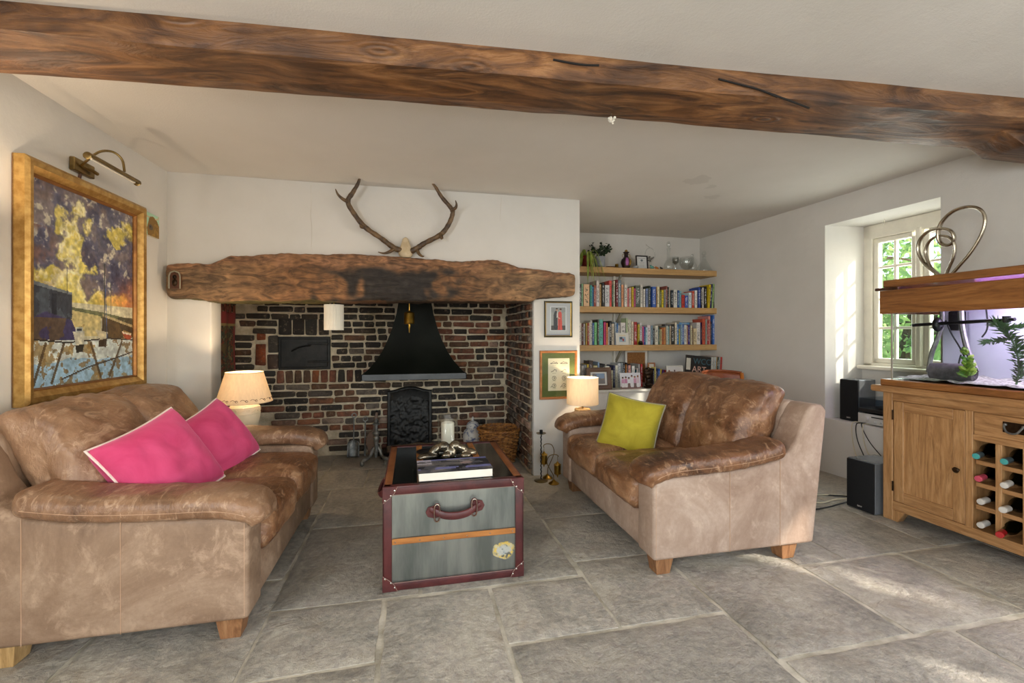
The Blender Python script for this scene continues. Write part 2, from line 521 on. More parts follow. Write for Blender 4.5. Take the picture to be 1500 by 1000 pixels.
class MB:
    """collects faces; build() links them as ONE mesh object"""
    def __init__(s):
        s.v = []
        s.f = []
        s.mi = []
        s.cur = 0
    def add(s, vs, fs):
        o = len(s.v)
        s.v += [tuple(x) for x in vs]
        s.f += [tuple(i + o for i in f) for f in fs]
        s.mi += [s.cur] * len(fs)
        return s
    def bm(s, bm, M=None):
        bm.verts.index_update()
        vs = [(M @ x.co) if M else x.co.copy() for x in bm.verts]
        fs = [[x.index for x in f.verts] for f in bm.faces]
        bm.free()
        return s.add(vs, fs)
    def box(s, c, d, b=0.0, M=None, seg=1):
        """box centred at c, full size d, bevel b"""
        bm = bmesh.new()
        bmesh.ops.create_cube(bm, size=1.0)
        for x in bm.verts:
            x.co = Vector((x.co[0] * d[0], x.co[1] * d[1], x.co[2] * d[2]))
        if b > 0:
            b = min(b, min(d) * .45)
            bmesh.ops.bevel(bm, geom=list(bm.edges) + list(bm.verts), offset=b, segments=seg, profile=.5, affect='EDGES')
        T = Matrix.Translation(Vector(c))
        return s.bm(bm, (M @ T) if M is not None else T)
    def bb(s, lo, hi, b=0.0, seg=1, M=None):
        c = [(lo[k] + hi[k]) / 2 for k in range(3)]
        d = [abs(hi[k] - lo[k]) for k in range(3)]
        return s.box(c, d, b, M, seg)
    def prism(s, poly, a0, a1, axis=2, b=0.0, seg=1, M=None):
        """polygon given in the two remaining axes (in x,y,z order), extruded from a0 to a1 along axis"""
        bm = bmesh.new()
        def P(p, a):
            q = list(p)
            q.insert(axis, a)
            return q
        v0 = [bm.verts.new(P(p, a0)) for p in poly]
        v1 = [bm.verts.new(P(p, a1)) for p in poly]
        n = len(poly)
        bm.faces.new(v0)
        bm.faces.new(v1[::-1])
        for k in range(n):
            bm.faces.new((v0[k], v1[k], v1[(k + 1) % n], v0[(k + 1) % n]))
        bmesh.ops.recalc_face_normals(bm, faces=bm.faces)
        if b > 0:
            bmesh.ops.bevel(bm, geom=list(bm.edges), offset=b, segments=seg, profile=.5, affect='EDGES', clamp_overlap=True)
        return s.bm(bm, M)
    def lathe(s, prof, n=24, c=(0, 0, 0), M=None, cap=True, sx=1.0, sy=1.0):
        vs, fs = [], []
        m = len(prof)
        for k in range(n):
            a = 2 * math.pi * k / n
            for r, z in prof:
                p = Vector((c[0] + r * math.cos(a) * sx, c[1] + r * math.sin(a) * sy, c[2] + z))
                vs.append(M @ p if M is not None else p)
        for k in range(n):
            k2 = (k + 1) % n
            for j in range(m - 1):
                fs.append((k * m + j, k2 * m + j, k2 * m + j + 1, k * m + j + 1))
        if cap:
            if prof[0][0] > 1e-6:
                fs.append(tuple(k * m for k in range(n))[::-1])
            if prof[-1][0] > 1e-6:
                fs.append(tuple(k * m + m - 1 for k in range(n)))
        return s.add(vs, fs)
    def tube(s, path, r, n=8, closed=False, flat=1.0, up=None, cap=True):
        """r: a number or one radius per point; flat squeezes the section along its second axis"""
        P = [Vector(p) for p in path]
        m = len(P)
        rr = [r] * m if isinstance(r, (int, float)) else list(r)
        vs, fs = [], []
        prev = Vector(up) if up is not None else None
        for k in range(m):
            if closed:
                t = P[(k + 1) % m] - P[k - 1]
            else:
                t = P[min(k + 1, m - 1)] - P[max(k - 1, 0)]
            t = t.normalized() if t.length > 1e-9 else Vector((0, 0, 1))
            if prev is None:
                a = Vector((0, 0, 1)) if abs(t.z) < .9 else Vector((1, 0, 0))
                prev = a
            x = prev - t * prev.dot(t)
            if x.length < 1e-6:
                x = t.orthogonal()
            x.normalize()
            prev = x
            y = t.cross(x)
            for j in range(n):
                a = 2 * math.pi * j / n
                vs.append(P[k] + x * (math.cos(a) * rr[k]) + y * (math.sin(a) * rr[k] * flat))
        for k in range(m if closed else m - 1):
            k2 = (k + 1) % m
            for j in range(n):
                j2 = (j + 1) % n
                fs.append((k * n + j, k * n + j2, k2 * n + j2, k2 * n + j))
        if not closed and cap:
            fs.append(tuple(range(n))[::-1])
            fs.append(tuple((m - 1) * n + j for j in range(n)))
        return s.add(vs, fs)
    def grid(s, nu, nv, fn):
        vs = [fn(i / nu, j / nv) for j in range(nv + 1) for i in range(nu + 1)]
        fs = [(j * (nu + 1) + i, j * (nu + 1) + i + 1, (j + 1) * (nu + 1) + i + 1, (j + 1) * (nu + 1) + i) for j in range(nv) for i in range(nu)]
        return s.add(vs, fs)
    def ball(s, c, r, sub=2, M=None):
        bm = bmesh.new()
        bmesh.ops.create_icosphere(bm, subdivisions=sub, radius=1.0)
        rr = (r, r, r) if isinstance(r, (int, float)) else r
        for x in bm.verts:
            x.co = Vector((x.co[0] * rr[0], x.co[1] * rr[1], x.co[2] * rr[2]))
        T = Matrix.Translation(Vector(c))
        return s.bm(bm, T @ M if M is not None else T)
    def mesh(s, name, smooth=35):
        me = bpy.data.meshes.new(name)
        me.from_pydata(s.v, [], s.f)
        if any(s.mi):
            me.polygons.foreach_set('material_index', s.mi)
        if smooth:
            me.polygons.foreach_set('use_smooth', [True] * len(s.f))
            me.update()
            me.set_sharp_from_angle(angle=R(smooth))
        me.update()
        return me
    def build(s, name, material, parent=None, loc=None, rot=None, smooth=35, M=None):
        me = s.mesh(name, smooth)
        return put(name, me, material, parent, loc, rot, M)

def put(name, me, material, parent=None, loc=None, rot=None, M=None):
    mats = material if isinstance(material, (list, tuple)) else [material]
    if not me.materials:
        for x in mats:
            me.materials.append(MT(x) if isinstance(x, str) else x)
    o = bpy.data.objects.new(name, me)
    COL.objects.link(o)
    if parent is not None:
        o.parent = parent
    if M is not None:
        o.matrix_local = M
    else:
        if loc is not None:
            o.location = loc
        if rot is not None:
            o.rotation_euler = rot
    return o

def thing(name, label, cat, loc=(0, 0, 0), rotz=0.0, group=None, M=None):
    o = bpy.data.objects.new(name, None)
    COL.objects.link(o)
    o.empty_display_size = .05
    if M is not None:
        o.matrix_local = M
    else:
        o.location = loc
        o.rotation_euler = (0, 0, rotz)
    return tag(o, label, cat, group)

def tag(o, label, cat, group=None):
    o['label'] = label
    o['category'] = cat
    if group:
        o['group'] = group
    return o

def struct(o, label=None):
    o['kind'] = 'structure'
    if label:
        o['label'] = label
    return o

def smooth_path(pts, n=8, closed=False):
    """Catmull-Rom through the points"""
    P = [Vector(p) for p in pts]
    out = []
    m = len(P)
    rng = range(m) if closed else range(m - 1)
    for k in rng:
        if closed:
            a, b, c, d = P[k - 1], P[k], P[(k + 1) % m], P[(k + 2) % m]
        else:
            a, b, c, d = P[max(k - 1, 0)], P[k], P[k + 1], P[min(k + 2, m - 1)]
        for j in range(n):
            t = j / n
            out.append(.5 * ((2 * b) + (c - a) * t + (2 * a - 5 * b + 4 * c - d) * t * t + (3 * b - a - 3 * c + d) * t ** 3))
    if not closed:
        out.append(P[-1])
    return out

def lerp_list(vals, n):
    out = []
    for k in range(n):
        t = k / (n - 1) * (len(vals) - 1)
        i = min(int(t), len(vals) - 2)
        out.append(vals[i] + (vals[i + 1] - vals[i]) * (t - i))
    return out

def basis(right, up, loc):
    """matrix whose x is right, z is up and y points away (right-handed)"""
    x = Vector(right).normalized()
    z = Vector(up)
    z = (z - x * z.dot(x)).normalized()
    y = z.cross(x)
    M = Matrix((x, y, z)).transposed().to_4x4()
    M.translation = Vector(loc)
    return M

def fn3(p, f, seed=0.0):
    return mnoise.noise(Vector(p) * f + Vector((seed, seed * 1.7, -seed)))

def soft_box(d, r, puff=(0, 0, 0), n=14, wr=.006, wf=7.0, seed=1.0, shape=None):
    """cushion: a box of full size d with round edges r, bulging by puff on each axis and wrinkled"""
    bm = bmesh.new()
    bmesh.ops.create_cube(bm, size=2.0)
    bmesh.ops.subdivide_edges(bm, edges=bm.edges, cuts=n, use_grid_fill=True)
    h = Vector(d) / 2
    for x in bm.verts:
        u = x.co.copy()
        p = Vector((u[0] * h[0], u[1] * h[1], u[2] * h[2]))
        inner = Vector([max(-(h[k] - r), min(h[k] - r, p[k])) for k in range(3)])
        dd = p - inner
        if dd.length > 1e-9:
            dd = dd.normalized() * r
        q = inner + dd
        for k in range(3):
            a, b = [j for j in range(3) if j != k]
            q[k] += u[k] * puff[k] * max(0, 1 - abs(u[a]) ** 2.4) * max(0, 1 - abs(u[b]) ** 2.4)
        if shape:
            q = shape(q, u)
        nn = q.normalized()
        w = fn3(Vector((q[0], q[1], q[2])), wf, seed) + .5 * fn3(q, wf * 2.3, seed + 3)
        w2 = 1 - abs(fn3(q, wf * 1.3, seed + 9)) * 2
        q += nn * (wr * w + wr * .8 * max(0, w2 - .6))
        x.co = q
    mb = MB()
    mb.bm(bm)
    return mb

# pictures as vertex colours ------------------------------------------------
def value_noise(shape, cells, seed):
    rs = np.random.RandomState(seed)
    cy, cx = cells
    g = rs.rand(cy + 2, cx + 2)
    y = np.linspace(0, cy - 1e-6, shape[0])
    x = np.linspace(0, cx - 1e-6, shape[1])
    yi, xi = y.astype(int), x.astype(int)
    fy, fx = y - yi, x - xi
    fy = (fy * fy * (3 - 2 * fy))[:, None]
    fx = (fx * fx * (3 - 2 * fx))[None, :]
    a = g[np.ix_(yi, xi)]
    b = g[np.ix_(yi, xi + 1)]
    c = g[np.ix_(yi + 1, xi)]
    d = g[np.ix_(yi + 1, xi + 1)]
    return (a * (1 - fx) + b * fx) * (1 - fy) + (c * (1 - fx) + d * fx) * fy

def fbm(shape, c0, seed, octs=5, asp=1.0):
    o = np.zeros(shape)
    w = 1.0
    tot = 0.0
    for k in range(octs):
        o += w * value_noise(shape, (max(1, int(c0 * 2 ** k * asp)), int(c0 * 2 ** k)), seed + k)
        tot += w
        w *= .55
    return o / tot

class Pic:
    """a small picture: img[v,u,3] in 0..255, v upwards"""
    def __init__(s, nu, nv, bg=(128, 128, 128)):
        s.nu, s.nv = nu, nv
        s.u, s.v = np.meshgrid((np.arange(nu) + .5) / nu, (np.arange(nv) + .5) / nv)
        s.a = np.zeros((nv, nu, 3)) + np.array(bg, float)
    def paint(s, mask, c, k=1.0):
        m = (np.asarray(mask, float) * k)[..., None]
        s.a = s.a * (1 - m) + np.asarray(c, float) * m
    def rect(s, u0, v0, u1, v1, c, k=1.0):
        s.paint((s.u >= u0) & (s.u <= u1) & (s.v >= v0) & (s.v <= v1), c, k)
    def disc(s, u, v, ru, rv, c, k=1.0):
        s.paint(((s.u - u) / ru) ** 2 + ((s.v - v) / rv) ** 2 <= 1, c, k)
    def poly(s, pts, c, k=1.0):
        ins = np.zeros(s.u.shape, bool)
        n = len(pts)
        for i in range(n):
            x0, y0 = pts[i]
            x1, y1 = pts[(i + 1) % n]
            cond = ((y0 > s.v) != (y1 > s.v)) & (s.u < (x1 - x0) * (s.v - y0) / ((y1 - y0) if y1 != y0 else 1e-9) + x0)
            ins ^= cond
        s.paint(ins, c, k)
    def line(s, pts, w, c, k=1.0):
        for (x0, y0), (x1, y1) in zip(pts[:-1], pts[1:]):
            dx, dy = x1 - x0, y1 - y0
            ll = dx * dx + dy * dy + 1e-12
            t = np.clip(((s.u - x0) * dx + (s.v - y0) * dy) / ll, 0, 1)
            s.paint((s.u - x0 - t * dx) ** 2 + (s.v - y0 - t * dy) ** 2 < w * w, c, k)
    def noise(s, c0, seed, octs=5):
        return fbm((s.nv, s.nu), c0, seed, octs, s.nv / s.nu)

def picture(name, pic, origin, U, V, parent=None, material='print', keep=None):
    """flat print; origin is its lower left corner, U and V its edges"""
    nu, nv = pic.nu, pic.nv
    O, U, V = Vector(origin), Vector(U), Vector(V)
    vs = [O + U * (i / nu) + V * (j / nv) for j in range(nv + 1) for i in range(nu + 1)]
    fs = [(j * (nu + 1) + i, j * (nu + 1) + i + 1, (j + 1) * (nu + 1) + i + 1, (j + 1) * (nu + 1) + i) for j in range(nv) for i in range(nu)]
    if keep is not None:
        kp = np.asarray(keep, bool).ravel()
        fs = [f for f, q in zip(fs, kp) if q]
    me = bpy.data.meshes.new(name)
    me.from_pydata([tuple(x) for x in vs], [], fs)
    at = me.color_attributes.new('Col', 'FLOAT_COLOR', 'CORNER')
    c = np.clip(pic.a, 0, 255) / 255.0
    c = np.where(c <= .04045, c / 12.92, ((c + .055) / 1.055) ** 2.4).reshape(-1, 3)
    if keep is not None:
        c = c[kp]
    c = np.concatenate([c, np.ones((len(c), 1))], 1)
    at.data.foreach_set('color', np.repeat(c, 4, axis=0).astype(np.float32).ravel())
    me.update()
    return put(name, me, material, parent)

def frame_rails(parent, O, U, V, N, w, depth, material, name='frame', inner=None, bev=.004, material2=None):
    """four mitred rails round the rectangle O,U,V; N points out of the wall; returns the frame object"""
    O, U, V, N = Vector(O), Vector(U), Vector(V), Vector(N).normalized()
    u, v = U.normalized(), V.normalized()
    prof = [(0, 0), (0, depth * .8), (w * .25, depth), (w * .6, depth * .92), (w * .8, depth * .7), (w, depth * .55), (w, 0)]
    mb = MB()
    cs = [(O, u + v), (O + U, v - u), (O + U + V, -u - v), (O + V, u - v)]
    vs, fs = [], []
    m = len(prof)
    for c, dg in cs:
        for a, h in prof:
            vs.append(c + dg * a + N * h)
    for k in range(4):
        k2 = (k + 1) % 4
        for j in range(m):
            j2 = (j + 1) % m
            fs.append((k * m + j, k2 * m + j, k2 * m + j2, k * m + j2))
    mb.add(vs, fs)
    return mb.build(name, material, parent, smooth=20)

def text_obj(name, body, size, material, M, parent=None, align='CENTER', extrude=.0006):
    cu = bpy.data.curves.new(name, 'FONT')
    cu.body = body
    cu.size = size
    cu.align_x = align
    cu.extrude = extrude
    cu.materials.append(MT(material))
    tmp = bpy.data.objects.new(name, cu)
    me = bpy.data.meshes.new_from_object(tmp)
    bpy.data.objects.remove(tmp)
    me.name = name
    return put(name, me, material, parent, M=M)

def copy_tree(o, parent=None):
    c = o.copy()
    COL.objects.link(c)
    c.parent = parent
    for ch in list(o.children):
        copy_tree(ch, c)
    return c

# ------------------------------------------------------------------ room shell
CEIL = 2.28
LW0, LW1 = -1.837, -1.666          # inner face of the west wall at y = -2.3 and y = 3.55
floor = MB().bb((-1.95, -2.4, -.12), (4.0, 4.75, -.010)).build('floor', 'stone_mortar')
struct(floor, 'sandy mortar bed of the flagstone floor')
ceil = MB().grid(60, 70, lambda u, v: (-1.95 + 5.95 * u, -2.4 + 7.2 * v, CEIL + .006 * fn3((u * 6, v * 7, 0), 1.0, 4) ))
ceil.f = [f[::-1] for f in ceil.f]
ceil.bb((-1.95, -2.4, CEIL + .02), (4.0, 4.8, CEIL + .14))
struct(ceil.build('ceiling', 'ceiling_paint'), 'uneven cream painted ceiling')
wl = MB()
for lo, hi in (((-.25, 0, -.02), (0, .62, CEIL + .03)), ((-.25, 1.88, -.02), (0, 5.862, CEIL + .03)), ((-.25, .62, -.02), (0, 1.88, .82)), ((-.25, .62, 1.98), (0, 1.88, CEIL + .03))):
    wl.bb(lo, hi)
wl = wl.build('wall_left', 'plaster', None, (LW0, -2.3, 0), (0, 0, -math.atan((LW1 - LW0) / 5.86)), smooth=0)
w5 = MB()
for y in (.62, 1.04, 1.46, 1.88):
    w5.bb((-.19, y - .025, .82), (-.14, y + .025, 1.98))
w5.bb((-.19, .62, .82), (-.14, 1.88, .87)).bb((-.19, .62, 1.93), (-.14, 1.88, 1.98))
struct(w5.build('window_fill_west', 'window_paint', None, (LW0, -2.3, 0), (0, 0, -math.atan((LW1 - LW0) / 5.86)), smooth=0))  # unseen window, added so fill light reaches the right wall
struct(wl, 'cream plaster wall behind the painting')
# chimney breast: an upside-down U of plaster
cb = MB()
nX, nZ = 1, 1
OL, OR, OT = -1.395, .968, 1.62
cb.prism([(LW1 - .2, -.02), (OL, -.02), (OL, OT), (OR, OT), (OR, -.02), (1.375, -.02), (1.375, CEIL + .03), (LW1 - .2, CEIL + .03)], 3.55, 3.73, 1, b=.012, seg=2)
WC = struct(cb.build('wall_chimney', 'plaster'), 'cream plaster chimney breast above the fireplace')
for pts in ([(-.735, 3.5495, 2.255), (-.733, 3.5495, 2.12), (-.738, 3.5495, 2.03), (-.730, 3.5495, 1.94), (-.733, 3.5495, 1.77)], [(.70, 3.5495, 2.26), (.693, 3.5495, 2.17), (.688, 3.5495, 2.07)]):
    MB().tube(smooth_path(pts, 5), .0013, 4).build('crack_shadow_line', 'mottled_plaster', WC)  # first line is a crack, the second a thin shadow drawn on the wall
sd = MB().bb((1.0, 3.72, -.02), (1.375, 4.8, CEIL + .03), .01).build('wall_chimney_side', 'plaster')
struct(sd)
ab = MB().bb((1.3, 4.66, -.02), (3.6, 4.85, CEIL + .03)).build('wall_alcove', 'plaster')
struct(ab, 'grey-white plaster wall at the back of the bookshelf alcove')

def wall_right():
    mb = MB()
    T = .45
    z1 = CEIL + .03
    o1 = (2.29, 3.105, .45, 2.066)
    o2 = (-.62, .78, .80, 2.05)
    o4 = (-1.90, -.76, .75, 2.0)
    mb.bb((0, o1[1], -.02), (T, 4.9, z1))
    mb.bb((0, o2[1], -.02), (T, o1[0], z1))
    mb.bb((0, o4[1], -.02), (T, o2[0], z1))
    mb.bb((0, -2.35, -.02), (T, o4[0], z1))
    for o in (o1, o2, o4):
        mb.bb((0, o[0], -.02), (T, o[1], o[2]))
        mb.bb((0, o[0], o[3]), (T, o[1], z1))
    mb.bb((.345, o1[0], .45), (T, o1[1], .875))
    mb.prism([(0.0, 3.106), (.36, 3.052), (T, 3.052), (T, 3.106)], .44, 2.07, 2)
    return struct(mb.build('wall_right', 'plaster', None, (3.5535, 0, 0), (0, 0, math.atan(.055)), smooth=0), 'white plaster wall with the deep window recess')
WR = wall_right()
rear = MB()
rear.bb((-2.1, -2.4, -.02), (-.6, -2.25, CEIL + .03)).bb((2.5, -2.4, -.02), (4.1, -2.25, CEIL + .03))
rear.bb((-.6, -2.4, -.02), (2.5, -2.25, .42)).bb((-.6, -2.4, 2.08), (2.5, -2.25, CEIL + .03))
struct(rear.build('wall_rear', 'plaster', smooth=0))
w3 = MB()
for x in (-.57, .45, 1.47, 2.47):
    w3.bb((x - .03, -2.36, .42), (x + .03, -2.30, 2.08))
w3.bb((-.6, -2.36, .42), (2.5, -2.30, .48)).bb((-.6, -2.36, 2.02), (2.5, -2.30, 2.08))
struct(w3.build('window_fill_rear', 'window_paint', smooth=0))  # unseen window, added to carry the soft fill from behind

# ------------------------------------------------------------------ casement window in the recess
def casement_window():
    A = math.atan(.055)
    w = bpy.data.objects.new('window_1', None)
    COL.objects.link(w)
    w.location = (3.5535, 0, 0)
    w.rotation_euler = (0, 0, A)
    struct(w, 'white painted casement window looking onto garden leaves')
    f = MB()
    f.bb((.36, 2.985, .875), (.45, 3.105, 2.066), .006).bb((.36, 2.29, .875), (.45, 2.31, 2.066), .004)
    f.bb((.36, 2.29, 1.95), (.45, 3.105, 2.066), .006).bb((.36, 2.29, .875), (.45, 3.105, .915), .006)
    f.bb((.35, 2.622, .9), (.44, 2.663, 1.97), .008)
    f.build('window_frame', 'window_paint', w)
    MB().bb((.285, 2.29, .862), (.37, 3.06, .892), .008, 2).build('window_sill', 'window_paint', w)
    zs = [.915, 1.205, 1.444, 1.705, 1.95]
    for y0, y1 in ((2.31, 2.622), (2.663, 2.985)):
        c = MB()
        st = .042
        c.bb((.375, y0, .915), (.42, y0 + st, 1.95), .006).bb((.375, y1 - st, .915), (.42, y1, 1.95), .006)
        c.bb((.375, y0, .915), (.42, y1, .915 + st), .006).bb((.375, y0, 1.95 - st), (.42, y1, 1.95), .006)
        cs = c.build('casement', 'window_paint', w)
        ym = (y0 + y1) / 2
        MB().bb((.382, ym - .011, .95), (.412, ym + .011, 1.92), .005).build('glazing_bar', 'window_paint', cs)
        for z in zs[1:-1]:
            MB().bb((.384, y0 + .03, z - .011), (.410, y1 - .03, z + .011), .005).build('glazing_bar', 'window_paint', cs)
        for a, b in ((y0 + st - .003, ym - .008), (ym + .008, y1 - st + .003)):
            for k in range(4):
                z0 = zs[k] + (st - .003 if k == 0 else .008)
                z1 = zs[k + 1] - (st - .003 if k == 3 else .008)
                MB().bb((.398, a, z0), (.401, b, z1)).build('pane', 'pane_glass', cs, smooth=0)
    return w
casement_window()
w2 = bpy.data.objects.new('window_2', None)
COL.objects.link(w2)
w2.location = (3.5535, 0, 0)
w2.rotation_euler = (0, 0, math.atan(.055))
struct(w2)
m = MB()
for y in (-.62, -.27, .08, .43, .78):
    m.bb((.37, y - .022, .80), (.42, y + .022, 2.05))
for z in (.80, 1.11, 1.42, 1.74, 2.05):
    m.bb((.375, -.62, z - .02), (.415, .78, z + .02))
m.build('window_frame', 'window_paint', w2, smooth=0)
w4 = bpy.data.objects.new('window_4', None)
COL.objects.link(w4)
w4.location = (3.5535, 0, 0)
w4.rotation_euler = (0, 0, math.atan(.055))
struct(w4)
m = MB()
for y in (-1.90, -1.52, -1.14, -.76):
    m.bb((.37, y - .025, .75), (.42, y + .025, 2.0))
for z in (.75, 2.0):
    m.bb((.375, -1.90, z - .025), (.415, -.76, z + .025))
m.build('window_frame', 'window_paint', w4, smooth=0)
hk = MB()
hk.tube(smooth_path([(3.66, 2.83, 2.068), (3.66, 2.83, 2.04), (3.668, 2.845, 2.028), (3.665, 2.85, 2.042)], 5), .003, 6)
tag(hk.build('ceiling_hook', 'window_paint'), 'small white cup hook screwed into the window recess', 'hook')

# ------------------------------------------------------------------ flagstones
def flagstones():
    rects = [
        (-1.85, -1.19, .6, 1.55), (-1.85, -1.19, 1.55, 2.3), (-1.85, -1.19, 2.3, 3.0), (-1.85, -1.19, 3.0, 3.55),
        (-1.19, -.58, .6, 1.30), (-1.19, -.58, 1.30, 2.3), (-1.19, -.59, 2.3, 3.1), (-1.19, -.59, 3.1, 3.55),
        (-.58, -.12, .6, 1.64), (-.58, -.125, 1.64, 2.035), (-.59, .03, 2.035, 2.845), (-.59, -.15, 2.845, 3.55),
        (-1.60, -.72, 3.55, 4.05), (-.72, -.36, 3.55, 4.02), (-1.60, -.70, 4.05, 4.56), (-.70, -.2, 4.02, 4.56), (-.36, .3, 3.55, 4.02), (-.2, .4, 4.02, 4.56), (.3, .965, 3.55, 4.02), (.4, .965, 4.02, 4.56),
        (-.12, .342, .6, 2.02), (.03, .79, 2.03, 2.845), (-.15, .33, 2.845, 3.55), (.33, .775, 2.845, 3.55),
        (.345, .80, 1.63, 2.022), (.35, 1.268, .6, 1.622), (.803, 1.268, 1.63, 2.15), (.795, 1.40, 2.15, 2.70), (.78, 1.36, 2.70, 3.55),
        (1.275, 1.888, 1.352, 2.15), (1.40, 1.888, 2.15, 2.70), (1.36, 1.95, 2.70, 3.5), (1.28, 2.055, .6, 1.343), (1.892, 2.512, 1.348, 1.870), (2.058, 2.75, .6, 1.338),
        (2.516, 3.09, 1.345, 1.872), (2.75, 3.56, .6, 1.338), (3.09, 3.5, 1.345, 1.872), (1.892, 2.178, 1.875, 2.70), (2.182, 2.80, 1.878, 2.52), (2.80, 3.47, 1.878, 2.52),
        (2.182, 2.80, 2.52, 3.2), (2.80, 3.42, 2.52, 3.2), (1.95, 2.178, 2.70, 3.2), (1.95, 2.65, 3.2, 4.3), (2.65, 3.4, 3.2, 4.3), (1.38, 1.95, 3.5, 4.3)]
    y = .6
    for j in range(4):
        x = -1.9
        for k in range(8):
            rects.append((x, x + .7, y - .75, y))
            x += .7
        y -= .75
    for i, (x0, x1, y0, y1) in enumerate(rects):
        rs = random.Random(i * 13 + 5)
        cx, cy = (x0 + x1) / 2, (y0 + y1) / 2
        sx, sy = (x1 - x0), (y1 - y0)
        far = y1 < .7
        nu = 4 if far else max(8, int(sx / .035))
        nv = 4 if far else max(8, int(sy / .035))
        g = .0075
        jit = [(rs.uniform(-.004, .004), rs.uniform(-.004, .004)) for _ in range(4)]
        tilt = (rs.uniform(-.002, .002), rs.uniform(-.002, .002))
        amp = rs.uniform(.0012, .0026)
        def fn(u, v):
            a = -sx / 2 + g + (sx - 2 * g) * u
            b = -sy / 2 + g + (sy - 2 * g) * v
            w = ((1 - u) * (1 - v), u * (1 - v), u * v, (1 - u) * v)
            a += sum(w[k] * jit[k][0] for k in range(4))
            b += sum(w[k] * jit[k][1] for k in range(4))
            e = min(u * sx, (1 - u) * sx, v * sy, (1 - v) * sy)
            q = Vector((a + cx, b + cy, i * 3.1))
            if e < 1e-6:
                k = .005 * fn3(q, 12, 1) + .003 * fn3(q, 34, 2)
                if u < 1e-6 or u > 1 - 1e-6:
                    a += k
                if v < 1e-6 or v > 1 - 1e-6:
                    b += k
            z = amp * (fn3(q, 5, 3) + .6 * fn3(q, 14, 5)) + tilt[0] * a + tilt[1] * b - .001
            if e < 1e-6:
                z -= .006
            return (a, b, z)
        mb = MB().grid(nu, nv, fn)
        nn = nu + 1
        ring = [k for k in range(nn)] + [j * nn + nu for j in range(1, nv + 1)] + [nv * nn + k for k in range(nu - 1, -1, -1)] + [j * nn for j in range(nv - 1, 0, -1)]
        lo = len(mb.v)
        mb.v += [(mb.v[k][0], mb.v[k][1], -.03) for k in ring]
        n = len(ring)
        mb.f += [(ring[k], lo + k, lo + (k + 1) % n, ring[(k + 1) % n]) for k in range(n)]
        mb.mi += [0] * n
        mb.build('flagstone', 'flagstone', floor, (cx, cy, 0), smooth=40)
flagstones()

# ------------------------------------------------------------------ brickwork of the inglenook
BRICK_MESH = {}
def brick_mesh(L, H, D, var):
    k = (round(L, 3), round(H, 3), round(D, 3), var)
    if k in BRICK_MESH:
        return BRICK_MESH[k]
    rs = random.Random(hash(k) % 9999)
    bm = bmesh.new()
    bmesh.ops.create_cube(bm, size=1.0)
    for x in bm.verts:
        x.co = Vector((x.co[0] * L, x.co[1] * D, x.co[2] * H))
    bmesh.ops.bevel(bm, geom=list(bm.edges), offset=.008, segments=1, profile=.5, affect='EDGES')
    for x in bm.verts:
        x.co += Vector((rs.uniform(-.004, .004), rs.uniform(-.0025, .0025), rs.uniform(-.004, .004)))
    me = MB().bm(bm).mesh('brick', 50)
    me.materials.append(MT('brick'))
    BRICK_MESH[k] = me
    return me

PAL = dict(dark=[(50, 45, 39), (60, 53, 44), (42, 38, 34), (70, 61, 50), (56, 54, 48)], brown=[(104, 74, 54), (118, 82, 58), (92, 66, 48)], red=[(146, 90, 66), (158, 100, 76), (132, 80, 60), (150, 96, 66)],
           pink=[(170, 138, 118), (160, 124, 104), (176, 150, 130)], orange=[(172, 98, 56), (178, 108, 64)], grey=[(112, 100, 90), (124, 112, 100), (98, 88, 80)])
def pick(rs, **w):
    ks = list(w)
    k = rs.choices(ks, [w[x] for x in ks])[0]
    return rs.choice(PAL[k])
def brick(parent, loc, L, H, rs, col, rotz=0.0, D=.06, roll=0.0):
    q = [.055, .075, .105, .13, .16, .19, .215, .24, .28]
    Lq = min(q, key=lambda a: abs(a - L))
    me = brick_mesh(Lq, H, D, rs.randrange(3))
    o = bpy.data.objects.new('brick', me)
    COL.objects.link(o)
    o.parent = parent
    o.location = loc
    o.rotation_euler = (0, roll + rs.uniform(-.012, .012), rotz)
    o.scale = (L / Lq, 1, 1)
    o.color = L4(col)
    return o

